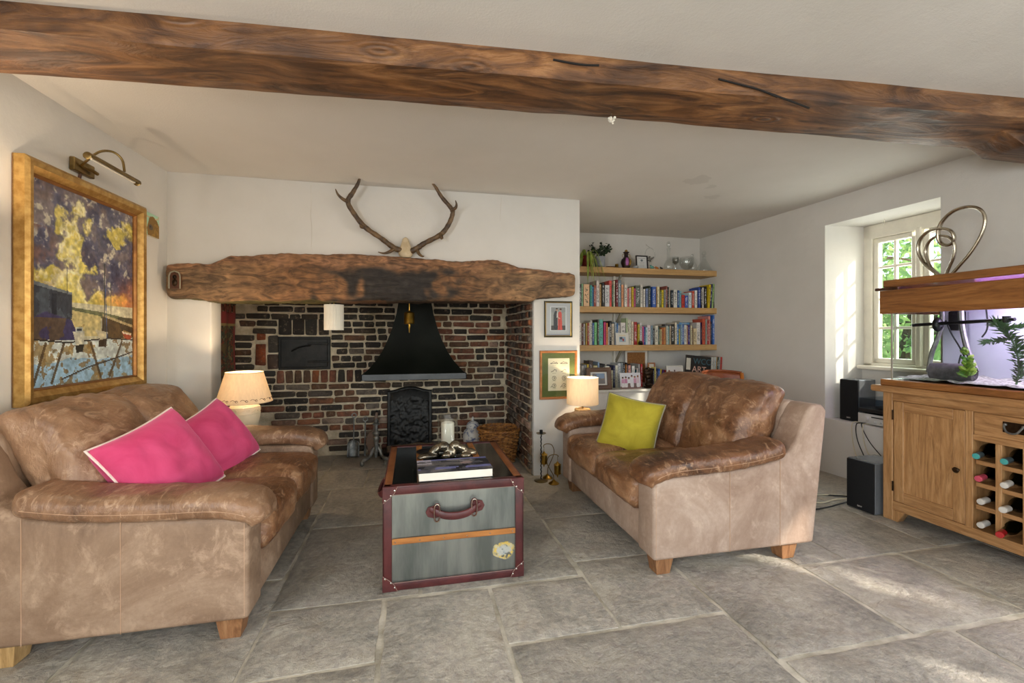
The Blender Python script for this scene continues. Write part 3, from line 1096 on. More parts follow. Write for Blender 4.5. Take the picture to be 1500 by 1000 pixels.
def hearth_back():
    w = MB().grid(60, 40, lambda u, v: (-1.75 + 2.9 * u, 4.562 + .004 * fn3((u * 2.9, v * 2.3, 0), 12, 2), 2.25 * v - .02))
    w.bb((-1.75, 4.58, -.02), (1.1, 4.75, CEIL + .02))
    w = struct(w.build('wall_hearth_back', 'brick_mortar'), 'sooty brick back of the inglenook fireplace')
    rs = random.Random(21)
    Y = 4.572
    skip = [(-1.235, -.765, .82, 1.295), (-1.43, -1.235, .83, 1.165), (-1.25, -.475, .69, .812), (-.21, .15, .0, .60), (-.17, .20, .82, 1.6)]
    pit, bh = .0665, .050
    z = .055
    row = 0
    while z < 1.60:
        x = -1.60 + rs.uniform(-.1, 0)
        hid = z < .42
        while x < .93:
            L = rs.choice([.215, .215, .2, .105, .105, .15]) * rs.uniform(.93, 1.08)
            x1 = min(x + L, .935)
            a, b = x + .008, x1 - .008
            if b - a > .03 and a > -1.61:
                c0 = (a + b) / 2
                cut = False
                for (sx0, sx1, sz0, sz1) in skip:
                    if sz0 - .022 < z < sz1 + .02 and b > sx0 and a < sx1:
                        if c0 < sx0 + .03 and sx0 - a > .05:
                            b = sx0 - .005
                        elif c0 > sx1 - .03 and b - sx1 > .05:
                            a = sx1 + .005
                        else:
                            cut = True
                if (z < .2 and c0 < -.78) or (z < .42 and c0 < -1.2):
                    cut = True
                if not cut and b - a > .035:
                    c0 = (a + b) / 2
                    if c0 < -.2:
                        if z > .82:
                            col = pick(rs, dark=8, brown=1.2, grey=.6)
                        elif z > .35:
                            col = pick(rs, dark=3, brown=4, red=2.5, grey=1)
                        else:
                            col = pick(rs, pink=3, red=2, grey=2, dark=1.2)
                    elif c0 < .3 and z < .85:
                        col = pick(rs, dark=6, brown=2, grey=1)
                    else:
                        if z > 1.36:
                            col = pick(rs, dark=6, brown=2)
                        elif z > .84:
                            col = pick(rs, red=5, brown=3, dark=1.6, orange=.6, pink=.5)
                        elif z > .38:
                            col = pick(rs, dark=4, grey=3, brown=3, red=.8)
                        else:
                            col = pick(rs, grey=4, brown=3, red=1.5, dark=1.5)
                    brick(w, (c0, Y - rs.uniform(0, .006), z + rs.uniform(-.004, .004)), b - a, bh, rs, col)
            x = x1
        z += pit
        row += 1
    zz = .853
    while zz < 1.16:
        brick(w, (-1.518 + rs.uniform(-.01, .01), Y, zz), .135, bh, rs, pick(rs, dark=4, brown=1.5))
        zz += pit
    # tall bricks set on end over the oven door
    x = -1.17
    for wd in (.118, .112, .112, .10):
        brick(w, (x, Y - .004, 1.225), .155, wd - .012, rs, pick(rs, dark=5), roll=R(90))
        x += wd
    # header course below the oven door
    x = -1.21
    for k in range(10):
        brick(w, (x, Y - .004, .752), .115, .058, rs, pick(rs, red=5, dark=2.2, brown=2, orange=1), roll=R(90))
        x += .077
    # stones either side of the oven door
    for (cx, cz, L, H_, col) in ((-1.375, 1.13, .075, .06, (172, 84, 40)), (-1.378, .965, .2, .085, (168, 82, 40)), (-1.27, 1.06, .16, .085, (66, 60, 52)), (-1.275, .90, .14, .09, (88, 66, 54))):
        if H_ < L and cx < -1.3 and cz < 1.0:
            brick(w, (cx, Y, cz), L, H_, rs, col, roll=R(90))
        elif cx in (-1.27, -1.275):
            brick(w, (cx, Y, cz), L, H_, rs, col, roll=R(90))
        else:
            brick(w, (cx, Y, cz), L, H_, rs, col)
    return w
WB = hearth_back()

def hearth_sides():
    rs = random.Random(5)
    w = MB().grid(30, 40, lambda u, v: (.957 + .004 * fn3((u, v * 2.3, 3), 12, 2), 4.60 - 1.02 * u, 2.25 * v - .02))
    w.bb((.975, 3.60, -.02), (1.05, 4.60, CEIL))
    w = struct(w.build('wall_hearth_right', 'brick_mortar'), 'receding brick side of the fireplace beside the basket')
    z = .055
    row = 0
    while z < 1.55:
        y = 4.56 - (.0 if row % 2 else .06)
        while y > 3.60:
            L = rs.choice([.105, .105, .11, .12, .16, .2]) * rs.uniform(.93, 1.05)
            y1 = max(y - L, 3.585)
            if y - y1 > .04 and (z > .13 or y1 < 4.0):
                xo = .968 if y1 > 3.74 else .974
                if z > 1.3:
                    col = pick(rs, dark=4, brown=4, red=1)
                elif z > .75:
                    col = pick(rs, brown=4, red=4, grey=2, orange=.8, dark=1.4)
                else:
                    col = pick(rs, grey=4, brown=3, red=1.6, pink=1.6)
                brick(w, (xo - rs.uniform(0, .006), (y + y1) / 2, z + rs.uniform(-.003, .003)), y - y1 - .015, .048, rs, col, rotz=R(90))
            y = y1
        z += .0665
        row += 1
    w = MB().grid(20, 40, lambda u, v: (-1.607 + .004 * fn3((u, v * 2.3, 5), 12, 2), 3.70 + .9 * u, 2.25 * v - .02))
    w.bb((-1.75, 3.72, -.02), (-1.62, 4.6, CEIL))
    w = struct(w.build('wall_hearth_left', 'brick_mortar'), 'brick side of the fireplace behind the tapestry')
    z = .32
    while z < 1.5:
        y = 3.86
        while y < 4.55:
            L = rs.choice([.105, .12, .2]) * rs.uniform(.95, 1.05)
            y1 = min(y + L, 4.555)
            if y1 - y > .04 and (y < 4.14 or z > 1.36 or z < .60):
                brick(w, (-1.618, (y + y1) / 2, z), y1 - y - .014, .048, rs, pick(rs, red=3, orange=2.5, brown=3, dark=.8), rotz=R(90))
            y = y1
        z += .0665
    fl = MB().bb((-1.75, 3.6, 2.18), (1.05, 4.7, 2.26)).build('flue_light_stop', 'plain_dark')  # unseen dark slab added to stop light inside the flue
    struct(fl)
hearth_sides()

# ------------------------------------------------------------------ ceiling beam
def interp(xs, ys, x):
    return float(np.interp(x, xs, ys))

def ceiling_beam():
    t = thing('ceiling_beam', 'old dark oak beam crossing the whole ceiling', 'beam', (0, 1.755, CEIL), math.atan(-.07))
    t['kind'] = 'structure'
    del t['category']
    N = 150
    x0, x1 = -1.78, 3.47
    vs, fs = [], []
    rows = 0
    for k in range(N + 1):
        x = x0 + (x1 - x0) * k / N
        wid = interp([-1.8, 1.0, 3.4], [.235, .265, .31], x)
        hh = interp([-1.8, -.5, .6, 2.0, 3.4], [.135, .125, .122, .118, .128], x)
        nf = interp([-1.8, 1.0, 3.4], [.092, .100, .085], x)
        pr = [(0.0, .03), (-.002, -nf * .3), (.004, -nf * .72), (.010, -nf), (wid * .22, -nf - (hh - nf) * .35), (wid * .45, -nf - (hh - nf) * .72), (wid * .64, -hh), (wid * .70, -hh - .002), (wid * .85, -hh * .965), (wid * .985, -hh * .93), (wid, -hh * .82), (wid * 1.02, -.04), (wid * 1.03, .03)]
        rows = len(pr)
        for j, (a, b) in enumerate(pr):
            q = Vector((x, a * 3, b * 3))
            k2 = .010 * fn3(q, 2.3, 1) + .005 * fn3(q, 8, 4)
            if j in (0, rows - 1):
                k2 = 0
            vs.append((x, a + k2 * .7, b + k2))
    for k in range(N):
        for j in range(rows - 1):
            fs.append((k * rows + j, (k + 1) * rows + j, (k + 1) * rows + j + 1, k * rows + j + 1))
    fs = [f[::-1] for f in fs]
    fs.append(tuple(range(rows)))
    fs.append(tuple(N * rows + j for j in range(rows))[::-1])
    MB().add(vs, fs).build('timber', 'beam_wood', t, smooth=30)
    c = MB().prism([(3.47, -.02), (2.86, -.09), (2.96, -.14), (3.02, -.175), (3.47, -.19)], .10, .29, 1, b=.015, seg=2)
    c.build('corbel', 'beam_wood', t)
    # shrinkage cracks
    for pts in ([(1.27, -.004, -.045), (1.36, -.008, -.062), (1.46, -.004, -.075), (1.55, .0, -.098)], [(1.50, -.004, -.085), (1.62, .010, -.104), (1.74, .04, -.112)], [(.55, -.006, -.03), (.66, -.007, -.04), (.74, -.006, -.036)]):
        MB().tube(smooth_path(pts, 6), .0045, 5).build('crack', 'plain_dark', t)
    return t
ceiling_beam()
dp = thing('dried_posy', 'tiny white dried flower posy tucked under the ceiling beam', 'posy', (.885, 1.90, 2.135))
m = MB()
rs = random.Random(2)
for k in range(14):
    m.ball((rs.uniform(-.016, .016), rs.uniform(-.012, .012), rs.uniform(-.014, .012)), rs.uniform(.005, .008), 1)
m.build('petals', 'paper', dp)
MB().tube([(0, 0, 0), (.002, .0, .03)], .002, 5).build('stalk', 'bark', dp)

# ------------------------------------------------------------------ mantel timber
def mantel():
    N = 300
    x0, x1 = -1.635, 1.292
    TX = [-1.635, -1.37, -1.26, -.9, -.225, -.06, .4, .66, .74, .84, 1.0, 1.292]
    TZ = [1.640, 1.645, 1.698, 1.735, 1.752, 1.735, 1.730, 1.745, 1.725, 1.690, 1.680, 1.655]
    BX = [-1.635, -1.42, -1.38, -.5, .3, .93, .98, 1.292]
    BZ = [1.398, 1.385, 1.378, 1.392, 1.405, 1.415, 1.440, 1.462]
    vs, fs, cols = [], [], []
    prof = []
    n = 72
    for j in range(n):
        a = 2 * math.pi * (j + .5) / n
        ca, sa = math.cos(a), math.sin(a)
        m_ = (abs(ca) ** 7 + abs(sa) ** 7) ** (1 / 7)
        prof.append((ca / m_, sa / m_))
    rs = random.Random(1)
    for k in range(N + 1):
        x = x0 + (x1 - x0) * k / N
        zt, zb = interp(TX, TZ, x), interp(BX, BZ, x)
        e = min(k, N - k) / 4.0
        sh = 1 if e >= 1 else .90 + .10 * math.sqrt(e)
        yf = 3.445 + .012 * math.sin(x * 3.1)
        yb = 3.76
        for py, pz in prof:
            y = (yf + yb) / 2 + py * (yb - yf) / 2 * sh
            z = (zt + zb) / 2 + pz * (zt - zb) / 2 * sh
            q = Vector((x, y, z))
            d = .010 * fn3(q, 5, 2) + .007 * fn3(q, 14, 6) + .004 * fn3(q, 34, 8)
            vs.append((x, y + py * d, z + pz * d))
            # timber colours: bleached ends, charred middle, ruddy rough top; greenish light painted on underside
            tz = (z - zb) / (zt - zb)
            w1 = fn3(q, 5, 11) * .6 + fn3(q, 15, 12) * .4
            w3 = fn3(q, 28, 17)
            sm = lambda v: max(0.0, min(1.0, v))
            e_ = sm((abs(x + .25) - .6) * 2)
            c = (np.array((142, 100, 64.)) * (1 - e_) + np.array((160, 124, 88.)) * e_) * (1 + .30 * w1 + .15 * w3)
            top = sm((tz - .72 - .35 * w1) * 6)
            c = c * (1 - top) + np.array((172, 124, 88.)) * (1 + .30 * w3) * top
            ch = sm((x + .70 - .7 * w1) * 5) * sm((.27 + .6 * w1 - x) * 6) * sm((.74 - tz + .25 * w1) * 7)
            c = c * (1 - .93 * ch) + np.array((46, 42, 40.)) * (1 + .4 * w3) * .93 * ch
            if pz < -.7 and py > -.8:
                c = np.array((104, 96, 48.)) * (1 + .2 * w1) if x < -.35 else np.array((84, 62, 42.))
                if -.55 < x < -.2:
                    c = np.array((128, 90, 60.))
            cols.append(np.clip(c, 0, 255))
    for k in range(N):
        for j in range(n):
            j2 = (j + 1) % n
            fs.append((k * n + j, k * n + j2, (k + 1) * n + j2, (k + 1) * n + j))
    fs.append(tuple(range(n))[::-1])
    fs.append(tuple(N * n + j for j in range(n)))
    me = MB().add(vs, fs).mesh('mantel_beam', 45)
    at = me.color_attributes.new('Col', 'FLOAT_COLOR', 'POINT')
    c = np.array(cols) / 255.0
    c = np.where(c <= .04045, c / 12.92, ((c + .055) / 1.055) ** 2.4)
    c = np.concatenate([c, np.ones((len(c), 1))], 1)
    at.data.foreach_set('color', c.astype(np.float32).ravel())
    o = put('mantel_beam', me, 'mantel_wood')
    return tag(o, 'rough half-charred timber mantel beam over the fireplace opening', 'mantel')
mantel()

# ------------------------------------------------------------------ garden seen through the window
def garden():
    g = MB().bb((4.1, -8, -.6), (30, 24, -.5)).build('lawn_ground', 'lime_moss')
    struct(g)
    def tree(name, label, base, height, spread, nleaf, material, seed, low=.25, leaf=.07):
        rs = random.Random(seed)
        t = thing(name, label, 'tree', base, 0, 'garden trees outside the window')
        tr = MB()
        tr.tube(smooth_path([(0, 0, 0), (.08, .05, height * .3), (-.05, .12, height * .6), (.05, .1, height * .9)], 5), lerp_list([.13, .1, .07, .03], 16), 8)
        for k in range(9):
            a = rs.uniform(0, 6.28)
            h = height * rs.uniform(.25, .8)
            tr.tube(smooth_path([(0, .06, h), (math.cos(a) * spread * .45, math.sin(a) * spread * .45, h + .25), (math.cos(a) * spread * .9, math.sin(a) * spread * .9, h + rs.uniform(.1, .6))], 4), lerp_list([.045, .03, .01], 9), 5)
        tr.build('trunk', 'bark', t)
        fo = MB()
        for k in range(nleaf):
            a = rs.uniform(0, 6.28)
            rr = spread * math.sqrt(rs.random())
            z = height * rs.uniform(low, 1.1)
            c = Vector((rr * math.cos(a), rr * math.sin(a), z))
            if fn3(c, 1.6, seed) < -.12:
                continue
            n = Vector((rs.gauss(0, 1), rs.gauss(0, 1), rs.gauss(0, 1))).normalized()
            x = n.orthogonal().normalized() * leaf * rs.uniform(.6, 1.3)
            y = n.cross(x).normalized() * leaf * .55
            fo.add([c - x, c + y * .9 + n * .008, c + x, c - y * .9 + n * .008], [(0, 1, 2, 3)])
        f = fo.build('leaves', material, t, smooth=0)
        f['kind'] = 'stuff'
        return t
    tree('garden_tree', 'sunlit leafy tree seen through the upper window panes', (7.4, 6.3, -.5), 3.9, 1.9, 6500, 'leaf_outdoor', 3)
    tree('garden_tree', 'dark leafy garden bush low behind the window panes', (6.9, 4.9, -.5), 2.2, 1.3, 3800, 'leaf_outdoor_dark', 4, .1)
    tree('garden_tree', 'deep green tree far behind the sunlit one', (11.5, 9.6, -.5), 5.6, 3.0, 7000, 'leaf_outdoor_dark', 8, .12, .13)
    tree('garden_tree', 'unseen tree added to dapple the sun reaching the windows', (6.2, -2.3, -.5), 4.6, 1.9, 520, 'leaf_outdoor', 6, .55, .11)  # out of view, placed to break the sunlight into dapples
garden()

# ------------------------------------------------------------------ sofas
def sofa(name, label, loc, rotz, L, m_seat, m_back, m_arm, m_panel, feet, seed, D=.90):
    """local axes: x along the sofa, y from the front (0) to the back (D), z up"""
    t = thing(name, label, 'sofa', loc, rotz)
    h = L / 2
    aw = .155
    prof = [(0.0, .085), (0.0, .44), (.015, .472), (.30, .482), (.58, .50), (.69, .52), (.765, .565), (.81, .635), (.842, .715), (.868, .770), (.90, .792), (.965, .790), (.988, .755), (.945, .40), (.905, .085)]
    for s in (-1, 1):
        xs = (s * h, s * (h - aw))
        MB().prism(prof, min(xs), max(xs), 0, b=.018, seg=3).build('arm', m_panel, t, smooth=50)
        # seams up the outer side and round its front edge
        for yy in (.41, .70):
            z1 = .49 if yy < .6 else .56
            MB().tube([(s * (h + .0005), yy, .09), (s * (h + .0012), yy, z1)], .0014, 5).build('seam', 'seam_thread', t)
        MB().tube([(s * (h - .0015), .0145, .10), (s * (h - .0015), .0145, .45)], .0014, 5).build('seam', 'seam_thread', t)
        # padded arm rest that droops over the front
        path = smooth_path([(0, -.035, .445), (0, -.005, .492), (0, .10, .520), (0, .30, .528), (0, .50, .542), (0, .64, .564), (0, .725, .582)], 6)
        pb = MB()
        n = 22
        vs, fs = [], []
        m = len(path)
        for k, p in enumerate(path):
            e = k / (m - 1)
            w = .112 * (.72 + .28 * min(1, e * 5)) * (1 - .45 * max(0, (e - .86) / .14) ** 2)
            th = .049 * (.75 + .25 * min(1, e * 6)) * (1 - .5 * max(0, (e - .88) / .12) ** 2)
            tn = (path[min(k + 1, m - 1)] - path[max(k - 1, 0)]).normalized()
            up = Vector((0, -tn.z, tn.y))
            for j in range(n):
                a = 2 * math.pi * j / n
                ca, sa = math.cos(a), math.sin(a)
                q = p + Vector((1, 0, 0)) * (math.copysign(abs(ca) ** .6, ca) * w) + up * (math.copysign(abs(sa) ** .65, sa) * th)
                wv = .005 * fn3(Vector((q.x + s * 7, q.y * 3.2, q.z)), 9, seed) + .004 * fn3(Vector((q.x, q.y * 2, q.z)), 22, seed + 4)
                vs.append((q.x + s * (h - aw / 2 + .012), q.y + wv * .5, q.z + wv))
        for k in range(m - 1):
            for j in range(n):
                j2 = (j + 1) % n
                fs.append((k * n + j, k * n + j2, (k + 1) * n + j2, (k + 1) * n + j))
        fs.append(tuple(range(n))[::-1])
        fs.append(tuple((m - 1) * n + j for j in range(n)))
        pad = pb.add(vs, fs).build('arm_cushion', m_arm, t, smooth=70)
        # piped seam along the outer edge of the pad
        sp = [Vector((s * (h - aw / 2 + .012) + s * .112 * .985, p.y, p.z - .006)) for p in path[6:-4]]
        MB().tube(sp, .0016, 5).build('seam', 'seam_thread', pad)
    MB().bb((-h + aw - .01, .012, .085), (h - aw + .01, .80, .265), .02, 2).build('seat_frame', m_panel, t, smooth=50)
    bk = MB().prism([(.80, .085), (.905, .085), (.945, .40), (.985, .75), (.955, .788), (.88, .792), (.85, .77), (.80, .45)], -h + aw - .02, h - aw + .02, 0, b=.015, seg=2)
    bk.build('back_frame', m_panel, t, smooth=50)
    iw = (L - 2 * aw) / 2
    for s in (-1, 1):
        c = soft_box((iw + .006, .74, .175), .055, (0, .012, .030), 20, .009, 8, seed + s)
        sc = c.build('seat_cushion', m_seat, t, (s * (iw / 2 + .001), .34, .350), smooth=70)
        def lean(q, u):
            z = q.z
            q = q.copy()
            q.y += -.03 * (1 - u[2]) * 0 + .10 * (z / .23)
            q.y -= .035 * max(0, 1 - abs(u[2] - .3)) * (1 - u[1]) / 2
            return q
        c = soft_box((iw + .02, .18, .47), .055, (.004, .042, .010), 22, .015, 6.5, seed + 5 + s, lean)
        bc = c.build('back_cushion', m_back, t, (s * (iw / 2 + .002), .715, .640), (R(-3), 0, 0), smooth=70)
    for k, (x, y) in enumerate(((-h + .075, .075), (h - .075, .075), (-h + .075, .785), (h - .075, .785))):
        b = MB()
        vs = []
        for z, w in ((0, .034), (.087, .047)):
            vs += [(x - w, y - w, z), (x + w, y - w, z), (x + w, y + w, z), (x - w, y + w, z)]
        b.add(vs, [(3, 2, 1, 0), (4, 5, 6, 7), (0, 1, 5, 4), (1, 2, 6, 5), (2, 3, 7, 6), (3, 0, 4, 7)])
        b.build('foot', feet[k], t, smooth=0)
    return t
sofa('leather_sofa', 'worn tan leather sofa with pink cushions below the gilt-framed painting', (-.60, 2.475, 0), R(90), 1.26, 'leather_cushion', 'leather_cushion_pale', 'leather_cushion_pale', 'leather_panel_tan',
     ['foot_wood', 'foot_wood', 'foot_wood_pale', 'foot_wood'], 3.0)
sofa('leather_sofa', 'brown distressed leather sofa with lime cushion in front of the bookshelves', (1.10, 2.555, 0), R(-90), 1.31, 'leather_cushion', 'leather_cushion', 'leather_cushion', 'leather_panel',
     ['foot_wood', 'foot_wood', 'foot_wood', 'foot_wood'], 11.0)

def throw_cushion(name, label, cat, loc, normal, up, size, thick, material, pipe, seed, roll=0.0, group=None):
    n = Vector(normal).normalized()
    x = Vector(up).cross(n).normalized()
    M = basis(x, Vector(up), loc)          # local x to the side, z up, -y is the face
    M = M @ Matrix.Rotation(R(roll), 4, 'Y')
    t = thing(name, label, cat, M=M, group=group)
    N = 30
    def outline(u, v):
        a, b = 2 * u - 1, 2 * v - 1
        k = 1 - .075 * (1 - abs(b) ** 2)
        k2 = 1 - .075 * (1 - abs(a) ** 2)
        return a * k * size / 2, b * k2 * size / 2, a, b
    mb = MB()
    for sgn in (-1, 1):
        def fn(u, v):
            X, Z, a, b = outline(u, v)
            h = thick / 2 * (max(0, 1 - abs(a) ** 2.6) * max(0, 1 - abs(b) ** 2.6)) ** .42
            q = Vector((X, sgn * .3, Z))
            wv = .012 * fn3(q, 9, seed) + .006 * fn3(q, 21, seed + 2)
            cr = .010 * max(0, math.cos((X * .6 + Z) * 36 + 3 * fn3(q, 6, seed))) * max(0, abs(a) - .25)
            h += (wv - cr) * (1 - max(abs(a), abs(b)) ** 4) * (1 if h > 0 else 0)
            return (X, sgn * h, Z)
        g = MB().grid(N, N, fn)
        if sgn > 0:
            g.f = [f[::-1] for f in g.f]
        mb.add(g.v, g.f)
    bm = bmesh.new()
    me = mb.mesh('cushion_cover', 0)
    bm.from_mesh(me)
    bmesh.ops.remove_doubles(bm, verts=bm.verts, dist=.0006)
    mb = MB().bm(bm)
    mb.build('cushion_cover', material, t, smooth=80)
    pts = []
    for k in range(4 * 16):
        e, f = divmod(k, 16)
        f = f / 16
        u, v = ((f, 0), (1, f), (1 - f, 1), (0, 1 - f))[e]
        X, Z, a, b = outline(u, v)
        pts.append((X, 0, Z))
    MB().tube(pts, .0052, 6, True).build('piping', pipe, t)
    return t
throw_cushion('scatter_cushion', 'pink velvet cushion with white piping, the one beside the front arm rest', 'cushion', (-1.035, 2.175, .595), (.80, -.36, .48), (-.46, .12, .88), .40, .21, 'pink_velvet', 'white_piping', 4, -12, 'pink cushions on the tan sofa')
throw_cushion('scatter_cushion', 'pink velvet cushion with white piping, the one leaning next to the lamp', 'cushion', (-1.03, 2.68, .575), (.78, -.38, .50), (-.46, .14, .87), .38, .21, 'pink_velvet', 'white_piping', 8, -16, 'pink cushions on the tan sofa')
throw_cushion('scatter_cushion', 'lime green velvet cushion on the brown sofa', 'cushion', (1.37, 2.66, .560), (-.55, -.76, .34), (.30, .22, .93), .372, .20, 'lime_velvet', 'grey_piping', 13, 4)

# ------------------------------------------------------------------ steamer trunk used as a coffee table
def trunk():
    x0, x1, y0, y1, H = -.128, .512, 2.075, 2.835, .466
    t = thing('trunk', 'silver metal steamer trunk with burgundy leather edges used as coffee table', 'trunk', ((x0 + x1) / 2, (y0 + y1) / 2, 0))
    w, d = x1 - x0, y1 - y0
    hx, hy = w / 2, d / 2
    MB().bb((-hx + .004, -hy + .004, .006), (hx - .004, hy - .004, H - .006), .004).build('body', 'aluminium', t)
    MB().bb((-hx + .035, -hy + .035, H - .008), (hx - .035, hy - .035, H - .001), .001).build('top_panel', 'aluminium_top', t)
    e = .036
    def edge(lo, hi, m='burgundy_leather'):
        MB().bb(lo, hi, .007, 2).build('edge_binding', m, t)
    for sy in (-1, 1):
        ya, yb = (-hy - .004, -hy + e) if sy < 0 else (hy - e, hy + .004)
        edge((-hx - .004, ya if sy < 0 else yb - .010, H - e), (hx + .004, ya + .010 if sy < 0 else yb, H + .003))
        edge((-hx - .004, ya, H - .010), (hx + .004, yb, H + .003))
        edge((-hx - .004, ya if sy < 0 else yb - .010, 0.0), (hx + .004, ya + .010 if sy < 0 else yb, e))
        for sx in (-1, 1):
            xa, xb = (-hx - .004, -hx + e) if sx < 0 else (hx - e, hx + .004)
            edge((xa, ya if sy < 0 else yb - .010, .0), (xb, ya + .010 if sy < 0 else yb, H))
            edge((xa if sx < 0 else xb - .010, ya, .0), (xa + .010 if sx < 0 else xb, yb, H))
    for sx in (-1, 1):
        xa, xb = (-hx - .004, -hx + e) if sx < 0 else (hx - e, hx + .004)
        edge((xa, -hy, H - .010), (xb, hy, H + .003), 'tan_leather_strap')
        edge((xa if sx < 0 else xb - .010, -hy, H - e), (xa + .010 if sx < 0 else xb, hy, H + .0035))
        edge((xa if sx < 0 else xb - .010, -hy, .0), (xa + .010 if sx < 0 else xb, hy, e))
    # corner patches with stitching and rivets on the front
    for sx in (-1, 1):
        for sz in (0, 1):
            zc = H + .0035 if sz else -.0005
            k = -1 if sz else 1
            cx = sx * (hx + .005)
            poly = [(cx, zc), (cx - sx * .066, zc), (cx - sx * .052, zc + k * .030), (cx - sx * .030, zc + k * .052), (cx, zc + k * .074)]
            cp = MB().prism(poly, -hy - .0075, -hy + .004, 1, b=.002).build('corner_patch', 'burgundy_leather', t)
            MB().tube([(p[0], -hy - .0078, p[1]) for p in (poly[1], poly[2], poly[3], poly[4])], .0011, 5).build('stitching', 'stitch', cp)
            for q in ((cx - sx * .054, zc + k * .018), (cx - sx * .037, zc + k * .040), (cx - sx * .012, zc + k * .060)):
                MB().ball((q[0], -hy - .008, q[1]), (.0048, .003, .0048), 1).build('rivet', 'rivet', cp)
    # thin stitched line inside the front binding
    MB().tube([(-hx + e, -hy - .004, e), (hx - e, -hy - .004, e), (hx - e, -hy - .004, H - e), (-hx + e, -hy - .004, H - e)], .0011, 5, True).build('stitching', 'stitch', t)
    # wooden batten
    b = MB().bb((-hx + e, -hy - .007, .207), (hx - e, -hy + .002, .233), .003).build('batten', 'strap_wood', t)
    for k in range(6):
        MB().ball((-hx + e + .015 + k * (w - 2 * e - .03) / 5, -hy - .0075, .22), (.004, .003, .004), 1).build('nail', 'rivet', b)
    # remains of a luggage label
    p = Pic(60, 50, (158, 162, 156))
    nz, nw = p.noise(6, 3), p.noise(12, 8)
    rr = np.sqrt(((p.u - .55) / .40) ** 2 + ((p.v - .55) / .36) ** 2)
    p.paint((rr < 1.05 + .3 * (nz - .5)) & (rr > .55), (190, 166, 96), .75)
    p.paint((rr < .8) & (nw > .52), (176, 174, 160), .7)
    p.paint((abs(rr - .8) < .10) & (nw > .48), (206, 172, 70), .9)
    p.paint((nw > .62), (170, 170, 160), .7)
    p.rect(.3, .86, 1, .98, (196, 166, 84), .8)
    picture('luggage_label', p, (.158, -hy + .0026, .066), (.128, 0, 0), (0, 0, .115), t, keep=(rr < 1.0 + .5 * (nz - .5)) & (nw > .40))
    # handle
    hd = thing_part('handle', t)
    hz = .345
    path = smooth_path([(-.115, -hy - .006, hz + .01), (-.085, -hy - .014, hz - .004), (-.05, -hy - .026, hz - .016), (0, -hy - .03, hz - .020), (.05, -hy - .026, hz - .014), (.085, -hy - .014, hz + .0), (.115, -hy - .006, hz + .014)], 5)
    MB().tube(path, lerp_list([.012, .017, .018, .017, .012], len(path)), 10, flat=.45, up=(0, 0, 1)).build('grip', 'burgundy_leather', hd)
    for s in (-1, 1):
        MB().prism([(s * .072, hz - .024 + .005 * s), (s * .095, hz - .028 + .006 * s), (s * .125, hz - .02 + .006 * s), (s * .136, hz + .002 + .006 * s), (s * .125, hz + .024 + .006 * s), (s * .095, hz + .03 + .006 * s), (s * .072, hz + .026 + .005 * s)],
                   -hy - .006, -hy + .002, 1, b=.002).build('mount', 'burgundy_leather', hd)
        lp = [(s * .085 + .010 * a, -hy - .020, hz + .006 * s + b_) for a, b_ in ((-1, -.03), (1, -.03), (1, .034), (-1, .034))]
        MB().tube(smooth_path(lp, 4, True), .0042, 6, True).build('loop', 'burgundy_leather', hd)
        MB().tube(smooth_path([(p[0], p[1] - .004, p[2]) for p in lp], 4, True), .0016, 5, True).build('loop_rim', 'nickel', hd)
    # side handle seen past the near corner
    sh = thing_part('side_handle', t)
    sp = smooth_path([(-hx - .004, -.11, .36), (-hx - .030, -.09, .335), (-hx - .042, 0, .315), (-hx - .030, .09, .335), (-hx - .004, .11, .36)], 5)
    MB().tube(sp, .018, 8, flat=.45, up=(0, 0, 1)).build('grip', 'burgundy_leather', sh)
    # two leather straps over the lid
    for x in (-.155, .155):
        s = MB().bb((x - .017, -hy + e - .004, H - .002), (x + .017, hy - e + .004, H + .0035), .001).build('lid_strap', 'strap_wood', t)
        for k in range(9):
            MB().ball((x, -hy + .07 + k * (d - .14) / 8, H + .0035), (.004, .004, .0022), 1).build('nail', 'rivet', s)
    return t

def thing_part(name, parent):
    o = bpy.data.objects.new(name, None)
    COL.objects.link(o)
    o.parent = parent
    o.empty_display_size = .03
    return o
trunk()

def coffee_table_book():
    z0 = .4715
    M = Matrix.Translation((.197, 2.205, z0)) @ Matrix.Rotation(R(1.5), 4, 'Z')
    t = thing('picture_book', 'thick picture book with a grey and blue cover lying on the trunk', 'book', M=M)
    hx, hy, h = .176, .105, .042
    MB().bb((-hx + .004, -hy + .003, .003), (hx - .004, hy - .002, h - .003), .001).build('pages', 'paper', t)
    c = MB().bb((-hx, -hy, 0), (hx, hy, .003), .001).bb((-hx, hy - .003, 0), (hx, hy, h), .001)
    c.bb((-hx, -hy, h - .003), (hx, hy, h), .001)
    c.build('cover', 'black_frame', t)
    p = Pic(120, 80, (80, 80, 88))
    n1, n2 = p.noise(4, 3), p.noise(7, 9)
    p.paint(n1 > .55, (108, 104, 104), .8)
    p.paint(n2 > .60, (150, 144, 140), .7)
    p.paint((n1 < .42), (28, 28, 36), .9)
    p.paint((p.v > .86 + .1 * n1) | ((abs(p.v - .2 - .1 * n2) < .08) & (n2 > .5)), (118, 122, 178), .9)
    p.paint((abs(p.v - .62 + .2 * (n2 - .5)) < .13) & (p.u < .62), (128, 122, 118), .7)
    p.paint(((p.u - .68) / .1) ** 2 + ((p.v - .60) / .12) ** 2 < n1 + .3, (164, 140, 136), .7)
    p.paint((p.v > .62) & (p.u < .2) & (n2 > .45), (190, 184, 196), .8)
    picture('cover_print', p, (-hx + .001, -hy + .001, h + .0005), (2 * hx - .002, 0, 0), (0, 2 * hy - .002, 0), t)
    return t
coffee_table_book()
